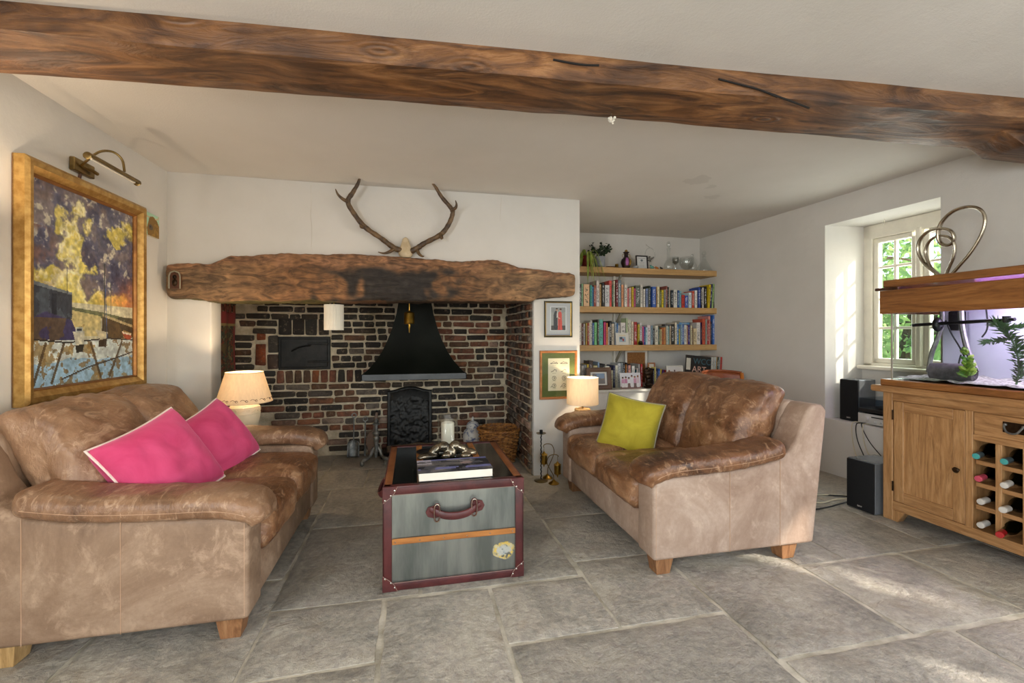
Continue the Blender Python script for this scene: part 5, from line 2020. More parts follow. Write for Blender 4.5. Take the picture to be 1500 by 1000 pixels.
def andiron():
    t = thing('andiron', 'ornate black iron andiron with scrolled feet by the trunk', 'andiron', (-.318, 4.14, 0))
    s = MB()
    s.lathe([(0, .10), (.022, .11), (.026, .14), (.018, .18), (.022, .21), (.03, .225), (.03, .235), (.02, .25), (.026, .262), (.032, .275), (.026, .29), (.014, .30), (.014, .345), (.03, .35), (.032, .36), (.018, .368), (.022, .38), (.012, .395), (.004, .41), (0, .412)], 16, sx=1, sy=1)
    s.build('column', 'iron_grey', t)
    for sg in (-1, 1):
        pth = smooth_path([(0, 0, .16), (sg * .03, -.01, .13), (sg * .045, -.02, .09), (sg * .07, -.04, .065), (sg * .10, -.06, .055), (sg * .12, -.07, .035), (sg * .11, -.068, .02), (sg * .095, -.062, .028)], 5)
        MB().tube(pth, lerp_list([.012, .016, .014, .018, .014, .010, .007], len(pth)), 9).build('scroll_foot', 'iron_grey', t)
        MB().ball((sg * .112, -.072, .026), (.020, .016, .022), 2).build('foot_knob', 'iron_grey', t)
    MB().ball((0, -.022, .225), (.018, .008, .018), 2).build('rosette', 'iron_grey', t)
    MB().prism([(-.012, .06), (.012, .06), (.018, .16), (-.018, .16)], -.012, .012, 1, b=.003).build('drop', 'iron_grey', t)
    MB().tube([(0, .01, .11), (0, .13, .10), (0, .24, .09), (0, .25, .01)], .009, 8).build('log_bar', 'iron_black', t)
andiron()

def hearth_tools():
    t = thing('fire_shovel', 'small iron hearth shovel with ring handle propped on the bricks', 'shovel', (-.545, 4.40, 0))
    Mx = Matrix.Rotation(R(-9), 4, 'X')
    b = MB()
    def fn(u, v):
        w = .052 * (1 if v < .75 else math.sqrt(max(0, 1 - ((v - .75) / .25) ** 2)) * .7 + .3)
        a = (u - .5) * 2
        return Mx @ Vector((a * w, .012 - .018 * abs(a) ** 3, .004 + .155 * v))
    b.grid(12, 12, fn)
    o = b.build('blade', 'iron_grey', t, smooth=60)
    md = o.modifiers.new('thick', 'SOLIDIFY')
    md.thickness = .003
    MB().tube([Mx @ Vector(p) for p in ((0, .012, .14), (0, .012, .25), (0, .01, .37))], .0055, 8).build('handle', 'iron_grey', t)
    MB().tube([Mx @ Vector((.020 * math.cos(2 * math.pi * k / 16), .01, .39 + .020 * math.sin(2 * math.pi * k / 16))) for k in range(16)], .005, 6, True).build('ring', 'iron_grey', t)
    t = thing('fire_poker', 'iron poker with a ring end beside the hearth shovel', 'poker', (-.445, 4.44, 0))
    MB().tube([Mx @ Vector(p) for p in ((0, 0, .004), (0, 0, .10), (0, 0, .325))], [.010, .007, .006], 8).build('shaft', 'iron_grey', t)
    MB().tube([Mx @ Vector((.021 * math.cos(2 * math.pi * k / 16), 0, .345 + .021 * math.sin(2 * math.pi * k / 16))) for k in range(16)], .005, 6, True).build('ring', 'iron_grey', t)
    t = thing('hearth_bellows', 'old wooden hearth bellows standing on end beside the andiron', 'bellows', (-.395, 4.44, 0))
    My = Matrix.Rotation(R(-6), 4, 'X') @ Matrix.Rotation(R(8), 4, 'Y')
    out = [(-.012, .0), (.012, .0), (.03, .06), (.055, .12), (.058, .17), (.04, .215), (.014, .24), (.012, .41), (-.012, .41), (-.014, .24), (-.04, .215), (-.058, .17), (-.055, .12), (-.03, .06)]
    for y0, y1, nm, mt in ((-.030, -.018, 'board', 'brown_frame'), (.018, .030, 'board', 'brown_frame')):
        MB().prism(out, y0, y1, 1, b=.002, M=My).build(nm, mt, t)
    MB().prism([(x * .92, z) for x, z in out[1:7] + out[9:]], -.018, .018, 1, M=My).build('leather_fold', 'tan_leather_strap', t)
    MB().tube([My @ Vector((0, 0, .22)), My @ Vector((0, 0, .43))], .011, 8).build('grip', 'iron_black', t)
hearth_tools()

def oven_door():
    t = thing('bread_oven_door', 'black iron bread oven door set into the sooty bricks', 'oven door', (-.998, 4.548, .82))
    MB().bb((-.228, -.006, 0), (.228, .02, .312), .004).build('door_frame', 'iron_black', t)
    MB().bb((-.205, -.014, .022), (.205, .0, .292), .005).build('door_plate', 'iron_black', t)
    for z in (.075, .245):
        MB().bb((.03, -.024, z - .009), (.215, -.012, z + .009), .004).build('strap_hinge', 'iron_black', t)
    MB().tube(smooth_path([(-.11, -.02, .175), (-.06, -.026, .205), (0, -.026, .222), (.06, -.024, .228)], 5), .008, 7).build('latch', 'iron_black', t)
oven_door()

def tapestry():
    t = thing('wall_tapestry', 'red-bordered woven tapestry hanging inside the fireplace', 'tapestry', (-1.588, 4.09, .55))
    W_, H_ = .445, .80
    p = Pic(90, 150, (66, 58, 46))
    n1, n2, n3 = p.noise(9, 2), p.noise(13, 8), p.noise(20, 5)
    p.paint(n1 > .55, (120, 96, 58), .8)
    p.paint(n2 > .58, (60, 78, 66), .8)
    p.paint(n3 > .62, (148, 62, 48), .8)
    p.paint((n1 < .42) & (n3 < .5), (156, 142, 96), .7)
    p.paint((p.u < .16) | (p.u > .90) | (p.v > .87) | (p.v < .06), (150, 62, 58))
    p.paint((p.u < .045), (150, 132, 84))
    p.paint((abs(p.v - .86) < .012) | (abs(p.u - .165) < .012), (170, 148, 96))
    p.paint(((p.u < .16) & (n3 > .55)), (128, 48, 50), .5)
    o = picture('cloth', p, (0, 0, 0), (0, W_, 0), (0, 0, H_), t)
    me = o.data
    for v in me.vertices:
        v.co.x += .008 * math.sin(v.co.y * 34) + .004 * math.sin(v.co.z * 9)
    md = o.modifiers.new('thick', 'SOLIDIFY')
    md.thickness = .004
    for k in range(5):
        y = .03 + k * .095
        MB().bb((-.004, y, H_ - .01), (.006, y + .035, H_ + .075), .002).build('hanging_tab', 'tapestry_tab', t)
    MB().tube([(.002, -.02, H_ + .075), (.002, W_ + .005, H_ + .075)], .007, 8).build('rod', 'iron_black', t)
tapestry()

def wicker_basket():
    t = thing('wicker_basket', 'round wicker log basket in the corner of the hearth', 'basket', (.765, 3.99, 0))
    H_, r0, r1 = .300, .132, .185
    n = 72
    mb = MB()
    rows = 19
    ns = 22
    for k in range(rows):
        z = .012 + (H_ - .02) * k / (rows - 1)
        r = r0 + (r1 - r0) * z / H_
        ph = math.pi * (k % 2)
        pts = [((r +   .0080 * math.sin(ns / 2 * 2 * math.pi * j / n + ph)) * math.cos(2 * math.pi * j / n), (r +   .0080 * math.sin(ns / 2 * 2 * math.pi * j / n + ph)) * math.sin(2 * math.pi * j / n), z) for j in range(n)]
        mb.tube(pts, .0078, 6, True)
    mb.build('weave', 'wicker', t)
    for j in range(ns):
        a = 2 * math.pi * (j + .5) / ns
        MB().tube([(r0 * math.cos(a), r0 * math.sin(a), .004), (r1 * math.cos(a), r1 * math.sin(a), H_)], .0042, 5).build('stake', 'wicker_dark', t)
    for k in range(2):
        pts = []
        for j in range(120):
            a = 2 * math.pi * j / 120
            pts.append(((r1 + .006 + .006 * math.cos(18 * a + k * math.pi)) * math.cos(a), (r1 + .006 + .006 * math.cos(18 * a + k * math.pi)) * math.sin(a), H_ + .006 * math.sin(18 * a + k * math.pi)))
        MB().tube(pts, .0085, 6, True).build('rim_braid', 'wicker', t)
    MB().lathe([(0, .003), (r0, .003), (r0, .012), (0, .012)], 28).build('bottom', 'wicker_dark', t)
wicker_basket()

def ginger_jar():
    t = thing('ginger_jar', 'white and blue lidded porcelain jar behind the wicker basket', 'jar', (.565, 4.30, 0))
    MB().lathe([(0, 0), (.055, 0), (.058, .006), (.05, .02), (.07, .07), (.094, .13), (.098, .18), (.085, .225), (.055, .25), (.05, .258), (0, .258)], 30).build('body', 'white_glaze', t)
    MB().lathe([(.062, .252), (.064, .258), (.062, .275), (.05, .30), (.025, .315), (.01, .318), (.014, .33), (.012, .345), (.004, .358), (0, .36)], 28).build('lid', 'white_glaze', t)
ginger_jar()

def candlestick():
    t = thing('candlestick', 'tall twisted iron floor candlestick by the chimney breast', 'candlestick', (.985, 3.385, 0))
    MB().lathe([(0, 0), (.052, 0), (.054, .003), (.03, .008), (.008, .014), (0, .014)], 24).build('foot', 'antique_brass', t)
    pts = [(.0022 * math.cos(k * .9), .0022 * math.sin(k * .9), .012 + k * .0045) for k in range(80)]
    MB().tube(pts, .0048, 6).build('stem', 'iron_black', t)
    MB().lathe([(.004, .366), (.036, .372), (.040, .377), (.036, .376), (.004, .371)], 24).build('drip_pan', 'antique_brass', t)
    MB().lathe([(0, .37), (.012, .37), (.013, .40), (.011, .40), (.010, .38), (0, .38)], 16).build('socket', 'iron_black', t)
candlestick()

def lantern_stand(label, loc, hgt, flip):
    t = thing('hanging_lantern', label, 'lantern', loc, 0, 'small brass lanterns on scroll stands')
    MB().lathe([(0, 0), (.040, 0), (.042, .004), (.034, .012), (.015, .022), (.006, .034), (0, .034)], 22).build('foot', 'brass', t)
    f = flip
    pth = smooth_path([(0, 0, .03), (f * .004, .0, hgt * .3), (f * .03, .0, hgt * .5), (f * .055, .0, hgt * .75), (f * .035, .0, hgt * .96), (-f * .01, .0, hgt), (-f * .035, 0, hgt * .95), (-f * .03, 0, hgt * .90)], 6)
    MB().tube(pth, .0034, 6).build('scroll_stem', 'antique_brass', t)
    zt = hgt * .90
    MB().tube([(-f * .03, 0, zt), (-f * .03, 0, zt - .03)], .0018, 5).build('hook', 'antique_brass', t)
    MB().lathe([(0, -.03), (.006, -.034), (.012, -.045), (.026, -.052), (.029, -.058), (.026, -.062), (.026, -.120), (.029, -.124), (.022, -.132), (.008, -.138), (.005, -.146), (.002, -.156), (0, -.157)], 20, c=(-f * .03, 0, zt)).build('lantern', 'brass', t)
lantern_stand('brass hanging lantern on the farther of two scroll stands by the candlestick', (1.055, 3.440, 0), .275, 1)
lantern_stand('brass hanging lantern on the nearer of two scroll stands, partly behind the sofa', (1.062, 3.300, 0), .225, -1)

def hanging_shade():
    t = thing('pendant_shade', 'white pleated cylinder shade hanging inside the fireplace opening', 'lampshade', (-.592, 3.65, 1.185))
    n = 72
    vs, fs = [], []
    for z in (0, .195):
        for r in (.070, .067):
            for j in range(n):
                a = 2 * math.pi * j / n
                q = r + (.0018 if j % 2 else 0)
                vs.append((q * math.cos(a), q * math.sin(a), z))
    for j in range(n):
        k = (j + 1) % n
        fs += [(j, k, 2 * n + k, 2 * n + j), (n + k, n + j, 3 * n + j, 3 * n + k), (j, n + j, n + k, k), (2 * n + j, 2 * n + k, 3 * n + k, 3 * n + j)]
    MB().add(vs, fs).build('pleated_shade', 'paper', t, smooth=0)
    MB().tube([(0, 0, .10), (0, 0, .215)], .003, 6).build('cord', 'brass', t)
    MB().ball((0, 0, .10), (.02, .02, .028), 2).build('bulb', 'wax', t)
    for k in range(3):
        a = 2 * math.pi * k / 3
        MB().tube([(0, 0, .185), (.067 * math.cos(a), .067 * math.sin(a), .185)], .0018, 5).build('spoke', 'brass', t)
hanging_shade()
def brass_weight():
    t = thing('brass_pendant', 'polished brass cylinder hanging before the smoke hood', 'pendant', (-.028, 3.65, 1.165))
    MB().lathe([(0, .0), (.003, .002), (.005, .03), (.009, .05), (.009, .068), (.040, .070), (.043, .074), (.041, .078), (.041, .155), (.038, .160), (.026, .166), (.010, .170), (.008, .178), (0, .178)], 30).build('cylinder', 'brass', t)
    MB().tube([(0, 0, .175), (0, 0, .235)], .0035, 8).build('rod', 'brass', t)
brass_weight()

# ------------------------------------------------------------------ alcove shelves
SX0, SX1 = 1.376, 3.318
def shelf(label, z1, th=.062):
    t = thing('floating_shelf', label, 'shelf', (SX0, 4.38, z1 - th))
    MB().bb((0, 0, 0), (SX1 - SX0, .278, th), .003).build('board', 'shelf_wood', t)
    x = 2.195 - SX0
    MB().bb((x - .012, .235, -.26), (x + .012, .277, 0.0), .002).build('bracket_upright', 'gloss_white', t)
    MB().prism([(.105, -.001), (.130, -.001), (.268, -.135), (.252, -.150)], x + .006, x + .030, 0, b=.001).build('bracket_strut', 'grey_piping', t)
    return t
shelf('thick pale wood shelf holding glassware and plants, the topmost of three', 1.862)
shelf('thick pale wood shelf holding the upper row of books', 1.446)
shelf('thick pale wood shelf holding the lower row of books', 1.040)
lg2 = thing('low_cupboard', 'low white painted ledge under the bookshelves', 'ledge', (2.347, 4.42, 0))
MB().bb((-.971, -.20, 0), (.971, .235, .565), .004).build('body', 'gloss_white', lg2)
MB().bb((-.971, -.225, .565), (.971, .238, .590), .006).build('top_board', 'gloss_white', lg2)

def colour_word(c):
    table = [('black', (25, 25, 25)), ('charcoal', (70, 70, 70)), ('grey', (135, 135, 135)), ('white', (225, 222, 215)), ('cream', (220, 205, 165)), ('red', (175, 40, 40)), ('maroon', (105, 22, 26)), ('orange', (215, 120, 50)),
             ('peach', (220, 165, 125)), ('yellow', (215, 190, 50)), ('olive', (125, 120, 55)), ('green', (70, 120, 70)), ('pale green', (150, 195, 140)), ('teal', (75, 165, 155)), ('light blue', (140, 180, 205)), ('blue', (55, 95, 165)),
             ('navy', (30, 40, 85)), ('purple', (85, 50, 110)), ('pink', (215, 120, 150)), ('magenta', (190, 45, 110)), ('brown', (115, 75, 45)), ('slate', (100, 115, 125)), ('tan', (195, 160, 110))]
    return min(table, key=lambda k: sum((a - b) ** 2 for a, b in zip(k[1], c)))[0]
ORD = ['first', 'second', 'third', 'fourth', 'fifth', 'sixth', 'seventh', 'eighth', 'ninth', 'tenth', 'eleventh', 'twelfth', 'thirteenth', 'fourteenth', 'fifteenth', 'sixteenth', 'seventeenth', 'eighteenth', 'nineteenth', 'twentieth']
def ordinal(n):
    if n <= 20:
        return ORD[n - 1]
    tens = {2: 'twenty', 3: 'thirty', 4: 'forty', 5: 'fifty', 6: 'sixty'}[n // 10]
    if n % 10 == 0:
        return tens[:-1] + 'ieth'
    return tens + '-' + ORD[n % 10 - 1]

def book_mesh(w, d, h):
    m = MB()
    c = .0022
    m.bb((-w / 2, 0, 0), (-w / 2 + c, d, h)).bb((w / 2 - c, 0, 0), (w / 2, d, h)).bb((-w / 2, 0, 0), (w / 2, c, h))
    m.cur = 1
    m.bb((-w / 2 + c, c, .004), (w / 2 - c, d - .004, h - .004))
    me = m.mesh('book', 0)
    me.materials.append(MT('book_cover'))
    me.materials.append(MT('page_edge'))
    return me

def book(label, loc, w, d, h, col, group, rot=(0, 0, 0)):
    o = bpy.data.objects.new('book', book_mesh(w, d, h))
    COL.objects.link(o)
    o.location = loc
    o.rotation_euler = rot
    lc = tuple(min(.9, v * 1.2) for v in lin(col))
    lum = .3 * lc[0] + .6 * lc[1] + .1 * lc[2]
    o.color = lc + ((.75 if lum < .22 else .03),)
    return tag(o, label, 'book', group)

def shelf_x(p):
    p -= 849.0
    return 1.701 + .0074865 * p + 3.124e-6 * p * p

def book_row(rows, k, base, off, z, ysp, row_name, group, seed, n0=0, lean=0.0, bow=False):
    """rows: (edge, edge, top, colour) in steps of the row's own scale; widths, places and heights become metres"""
    rs = random.Random(seed)
    n = n0
    for (a, b, top, col) in rows:
        n += 1
        xa, xb = shelf_x(a * k + off), shelf_x(b * k + off)
        w = xb - xa
        mpp = .00714 + 2.6e-6 * (a * k + off - 849)
        h = (base - top) * k * mpp
        size = 'tall' if h > .262 else ('short' if h < .195 else ('thin' if w < .024 else ('thick' if w > .05 else 'mid-height')))
        lab = f'{size} {colour_word(col)} book, {ordinal(n)} along from the chimney breast on the {row_name}'
        dz = abs(math.sin(lean)) * w / 2 + .0005
        book(lab, ((xa + xb) / 2, ysp + rs.uniform(0, .02), z + dz), w - .0012, .12 if abs((xa + xb) / 2 - 2.21) < .06 else min(.20, .11 + h * .25), h, col, group, (0, lean, 0))
    return n

S1 = 1.4466
W_ = (208, 200, 190)
rowA1 = [(48, 100, 200, (44, 46, 48)), (102, 145, 180, (140, 182, 142)), (146, 278, 185, (216, 178, 140)), (280, 325, 205, (72, 164, 154)), (326, 360, 235, (68, 126, 176)), (361, 415, 205, (156, 70, 60)), (416, 485, 105, (208, 198, 194)), (486, 528, 180, (196, 158, 104)), (530, 582, 150, (28, 26, 26)),
         (586, 686, 200, (186, 186, 188)), (690, 745, 100, (208, 84, 76)), (750, 779, 200, (78, 108, 78)), (780, 816, 105, (200, 194, 168)), (819, 867, 85, (108, 20, 26)), (870, 938, 90, (102, 116, 124)), (945, 996, 190, (212, 146, 104)), (1000, 1062, 190, W_), (1069, 1109, 262, (196, 96, 96)), (1110, 1157, 245, (212, 184, 178)),
         (1159, 1194, 230, (212, 182, 48)), (1196, 1232, 262, (186, 72, 116)), (1235, 1345, 200, (78, 84, 74)), (1346, 1400, 175, (206, 200, 188)), (1402, 1443, 270, (212, 206, 198)), (1445, 1497, 265, (108, 122, 158))]
rowA2 = [(68, 89, 246, (160, 166, 178)), (90, 132, 195, (30, 46, 34)), (144, 222, 215, (58, 92, 166)), (224, 246, 220, (176, 136, 96)), (247, 310, 210, (214, 202, 160)), (312, 345, 280, (110, 112, 48)), (346, 386, 275, (214, 192, 44)), (389, 424, 270, (150, 150, 150)), (426, 459, 195, (140, 74, 62)), (460, 490, 215, (38, 44, 38)), (491, 517, 230, (206, 190, 168)),
         (520, 575, 280, (34, 44, 52)), (576, 652, 265, (212, 210, 202)), (655, 697, 280, (44, 84, 140)), (698, 742, 290, (118, 166, 178)), (750, 814, 370, (192, 56, 46)), (815, 880, 380, (62, 84, 164)), (881, 945, 320, (200, 212, 216)), (946, 995, 290, (182, 66, 44)), (996, 1052, 275, (212, 208, 202)), (1062, 1112, 215, (42, 70, 150)), (1115, 1141, 200, (26, 26, 30)),
         (1142, 1186, 215, (196, 190, 180)), (1188, 1240, 190, (24, 22, 24))]
rowA3 = [(1243, 1292, 155, (206, 176, 24)), (1293, 1328, 145, (38, 36, 92)), (1329, 1364, 140, (150, 178, 116)), (1365, 1398, 150, (26, 28, 26)), (1399, 1424, 165, (204, 198, 188))]
n = book_row(rowA1, .07, 650, 845, S1, 4.405, 'upper book shelf', 'books on the upper book shelf', 1)
n = book_row(rowA2, .0733, 626, 945, S1, 4.405, 'upper book shelf', 'books on the upper book shelf', 2, n)
n = book_row(rowA3, .0733, 626, 945.6, S1, 4.405, 'upper book shelf', 'books on the upper book shelf', 3, n, R(4))

rowB1 = [(50, 103, 190, W_), (106, 143, 205, (96, 44, 40)), (145, 183, 205, (176, 176, 174)), (185, 224, 195, (164, 136, 44)), (225, 262, 195, (168, 66, 40)), (263, 296, 175, (206, 196, 176)), (297, 340, 140, (200, 198, 194)), (342, 378, 190, (56, 100, 168)), (379, 440, 180, (120, 190, 124)),
         (442, 476, 120, (84, 80, 74)), (478, 562, 120, (92, 168, 156)), (570, 619, 180, (190, 44, 106)), (620, 658, 195, (212, 128, 72)), (660, 690, 280, (206, 202, 196)), (692, 738, 150, (22, 20, 20)), (740, 808, 210, (186, 172, 150)), (812, 853, 180, (150, 164, 178)), (855, 884, 205, (48, 110, 176)), (886, 916, 245, (202, 196, 190)),
         (922, 1030, 190, (196, 190, 184)), (1040, 1077, 95, (176, 190, 148)), (1080, 1118, 125, (206, 198, 178)), (1119, 1156, 125, (212, 206, 190)), (1158, 1214, 170, (206, 188, 164)), (1218, 1286, 175, (150, 30, 32)), (1288, 1326, 225, (190, 170, 54)), (1335, 1384, 195, (204, 200, 200)), (1386, 1424, 275, (204, 86, 126)),
         (1426, 1449, 280, (64, 84, 170)), (1450, 1488, 290, (160, 196, 206))]
rowB2 = [(26, 58, 285, (170, 196, 206)), (60, 130, 220, (210, 196, 198)), (132, 180, 225, (124, 144, 158)), (182, 214, 285, (40, 42, 40)), (216, 284, 230, (206, 200, 184)), (286, 312, 265, (60, 92, 80)), (313, 342, 300, (196, 186, 140)), (344, 394, 270, (168, 92, 48)), (396, 440, 265, (190, 132, 74)), (442, 474, 235, (206, 202, 186)),
         (476, 508, 235, (150, 180, 178)), (510, 532, 235, (206, 186, 160)), (540, 602, 200, (40, 36, 30)), (604, 650, 170, (210, 200, 180)), (652, 692, 200, (72, 122, 178)), (694, 720, 300, (206, 190, 84)), (722, 752, 210, (150, 176, 196)), (754, 790, 210, (84, 110, 170)), (792, 840, 220, (204, 204, 198)), (842, 880, 230, (208, 168, 140)),
         (882, 920, 220, (64, 44, 120)), (922, 952, 230, (206, 196, 164)), (953, 976, 270, (150, 84, 40)), (978, 1042, 290, (204, 186, 148)), (1046, 1126, 170, (206, 200, 194)), (1128, 1146, 170, (60, 26, 70)), (1148, 1206, 100, (188, 82, 58)), (1208, 1230, 300, (70, 38, 84)), (1231, 1252, 110, (196, 200, 190)), (1253, 1286, 130, (172, 46, 40)),
         (1288, 1334, 40, (208, 140, 130)), (1336, 1356, 150, (64, 40, 34)), (1358, 1404, 24, (54, 98, 168))]
S2 = 1.0406
n = book_row(rowB1, .07, 655, 845, S2, 4.41, 'lower book shelf', 'books on the lower book shelf', 4)
book_row(rowB2, .0733, 610, 945, S2, 4.41, 'lower book shelf', 'books on the lower book shelf', 5, n)

def flat_book(label, x0, x1, z, th, col, y=4.425, d=.15):
    m = MB()
    L_ = x1 - x0
    c = .0022
    m.bb((0, 0, 0), (L_, d, c)).bb((0, 0, th - c), (L_, d, th)).bb((0, 0, 0), (L_, c, th))
    m.cur = 1
    m.bb((.003, c, c), (L_ - .003, d - .004, th - c))
    me = m.mesh('book', 0)
    me.materials.append(MT('book_cover'))
    me.materials.append(MT('page_edge'))
    o = bpy.data.objects.new('book', me)
    COL.objects.link(o)
    o.location = (x0, y, z)
    o.color = lin(col) + (.6,)
    tag(o, label, 'book', 'books lying flat on the lower row')
flat_book('black book lying flat across the tops of orange and cream books', 2.660, 2.832, 1.040 + .201, .024, (34, 24, 20))
flat_book('light blue book lying flat on the lower row under the white one', 2.872, 3.005, 1.040 + .221, .024, (96, 146, 190))
flat_book('white book lying flat on top of the light blue one', 2.880, 3.040, 1.040 + .2458, .016, (206, 202, 190))

# things on and among the lower shelves -------------------------------------------------------------
def standing_frame(name, label, x0, x1, z0, z1, y, border, depth, fmat, pic, tilt=8, cat='picture', back='brown_frame', glass=True):
    w, h = x1 - x0, z1 - z0
    M = Matrix.Translation(((x0 + x1) / 2, y, z0)) @ Matrix.Rotation(R(-tilt), 4, 'X')
    t = thing(name, label, cat, M=M)
    MB().bb((-w / 2, 0, 0), (w / 2, .006, h)).build('backing_board', back, t, smooth=0)
    if border > 0:
        frame_rails(t, (-w / 2, 0, 0), (w, 0, 0), (0, 0, h), (0, -1, 0), border, depth, fmat)
    b = max(border * .9, .001)
    picture('print', pic, (-w / 2 + b, -.0015, b), (w - 2 * b, 0, 0), (0, 0, h - 2 * b), t)
    MB().prism([(.006, .0), (.010, .0), (.006 + h * .30, 0.0 - h * .30 * math.sin(R(tilt)) * .0), (.008, h * .7)], -.012, .012, 0).build('easel_leg', back, t, smooth=0)
    return t
def people_pic(nu, nv, bg, cols, seed, ground=(120, 90, 80)):
    p = Pic(nu, nv, bg)
    rs = random.Random(seed)
    k = len(cols)
    p.rect(0, 0, 1, .14, ground)
    for i, c in enumerate(cols):
        u = .13 + .74 * i / max(1, k - 1)
        t_ = .62 + rs.uniform(-.05, .10)
        p.poly([(u - .07, .12), (u + .07, .12), (u + .065, t_), (u - .065, t_)], c)
        p.poly([(u - .07, .10), (u + .07, .10), (u + .06, .36), (u - .06, .36)], rs.choice([(226, 222, 218), (120, 96, 90), (198, 186, 186)]))
        p.disc(u, t_ + .08, .045, .065, (190, 140, 118))
        p.disc(u, t_ + .11, .048, .048, rs.choice([(80, 52, 38), (130, 84, 50), (50, 38, 34)]))
    return p
ZL = .5905
p = Pic(50, 46, (196, 196, 192))
nz = p.noise(4, 3)
p.rect(.06, .06, .94, .94, (222, 218, 206))
p.rect(.14, .14, .86, .86, (126, 120, 116))
p.paint((p.u > .14) & (p.u < .86) & (p.v > .5) & (p.v < .86) & (nz > .45), (132, 156, 186), .9)
p.paint((p.u > .14) & (p.u < .86) & (p.v > .14) & (p.v < .5) & (nz > .5), (150, 124, 92), .8)
standing_frame('standing_photo', 'wide brown wooden photo frame standing behind the drum lamp', 1.715, 1.985, ZL, ZL + .225, 4.245, .045, .016, 'brown_frame', p, 8)
p = people_pic(70, 54, (214, 212, 214), [(206, 150, 176), (196, 130, 160), (226, 224, 226), (220, 218, 220), (206, 150, 170), (214, 190, 196)], 4)
standing_frame('photo_block', 'frameless photo of a family in pink and white on the ledge', 2.085, 2.315, ZL, ZL + .165, 4.245, 0, .01, 'white_frame', p, 8, back='white_card')
p = people_pic(50, 50, (212, 206, 200), [(206, 190, 180), (160, 90, 70), (204, 150, 170)], 6, (206, 200, 192))
standing_frame('standing_photo', 'white-framed photo of three people next to the record sleeves', 2.620, 2.815, ZL, ZL + .232, 4.245, .012, .012, 'white_frame', p, 8)
p = Pic(40, 46, (212, 206, 196))
p.rect(.25, .25, .75, .68, (150, 168, 184))
p.rect(.3, .45, .5, .66, (70, 74, 84))
p.rect(.5, .3, .62, .52, (166, 70, 60))
p.rect(.25, .76, .75, .8, (206, 184, 120))
standing_frame('greeting_card', 'square cream card with a tiny picture leaning on the lower books', 2.105, 2.255, S2, S2 + .130, 4.392, 0, .01, 'white_frame', p, 6, cat='card', back='white_card')
# cork board and small frames behind the row on the ledge
t = thing('cork_board', 'white-framed cork notice board standing behind the ledge books', 'notice board', (2.445, 4.60, ZL))
MB().bb((-.125, 0, 0), (.125, .012, .37), .002).build('cork', 'cork', t)
frame_rails(t, (-.135, 0, -.0), (.27, 0, 0), (0, 0, .385), (0, -1, 0), .024, .018, 'white_frame')
p = Pic(30, 40, (206, 196, 180))
p.rect(.3, .25, .7, .75, (150, 140, 130))
standing_frame('standing_photo', 'narrow dark photo frame beside the bronze torso', 2.500, 2.585, ZL, ZL + .255, 4.42, .014, .012, 'wood_frame', p, 5)
p = Pic(30, 30, (70, 50, 40))
p.disc(.5, .5, .3, .3, (130, 96, 70))
rowC = [(495, 577, 210, (200, 196, 186)), (579, 600, 260, (44, 52, 40)), (602, 638, 290, (196, 190, 160)), (640, 668, 200, (52, 56, 92)), (670, 716, 200, (202, 196, 176)), (720, 784, 165, (176, 178, 178)), (786, 814, 155, (150, 158, 160)), (816, 862, 155, (24, 24, 26)), (864, 886, 190, (188, 116, 40)), (888, 908, 160, (30, 30, 32)), (910, 958, 205, (206, 150, 140)),
        (960, 978, 190, (56, 34, 30)), (980, 1040, 220, (206, 202, 196)), (1044, 1064, 290, (32, 84, 92)), (1066, 1094, 265, (206, 190, 182)), (1096, 1136, 190, (156, 152, 148)), (1138, 1172, 190, (176, 34, 34))]
n = book_row(rowC, .08, 605, 845, ZL, 4.36, 'white ledge', 'books on the white ledge', 6)
rowC2 = [(86, 102, 235, (40, 34, 40)), (103, 124, 215, (206, 190, 110)), (127, 150, 245, (52, 44, 66)), (151, 179, 240, (44, 84, 150)), (181, 205, 245, (206, 176, 50)), (207, 240, 255, (94, 56, 110)), (242, 274, 260, (176, 40, 36)), (276, 296, 265, (110, 124, 48))]
n = book_row(rowC2, .1067, 480, 945, ZL, 4.36, 'white ledge', 'books on the white ledge', 7, n)
# small paperbacks in the corner behind the brown frame
x = 1.56
for k, (w, h, col) in enumerate(((.022, .235, (200, 196, 190)), (.03, .245, (150, 150, 152)), (.022, .25, (206, 176, 60)), (.045, .285, (66, 44, 30)), (.045, .235, (204, 190, 140)), (.02, .27, (150, 176, 206)), (.03, .24, (60, 58, 50)), (.028, .25, (48, 44, 44)))):
    n += 1
    book(f'{colour_word(col)} book showing only its top, {ordinal(k + 1)} of the row behind the brown photo frame', (1.722 + sum(q[0] for q in ((.022,), (.03,), (.022,), (.045,), (.045,), (.02,), (.03,), (.028,))[:k]) * 1.08 + w / 2, 4.40, ZL), w, .15, h, col, 'books on the white ledge')
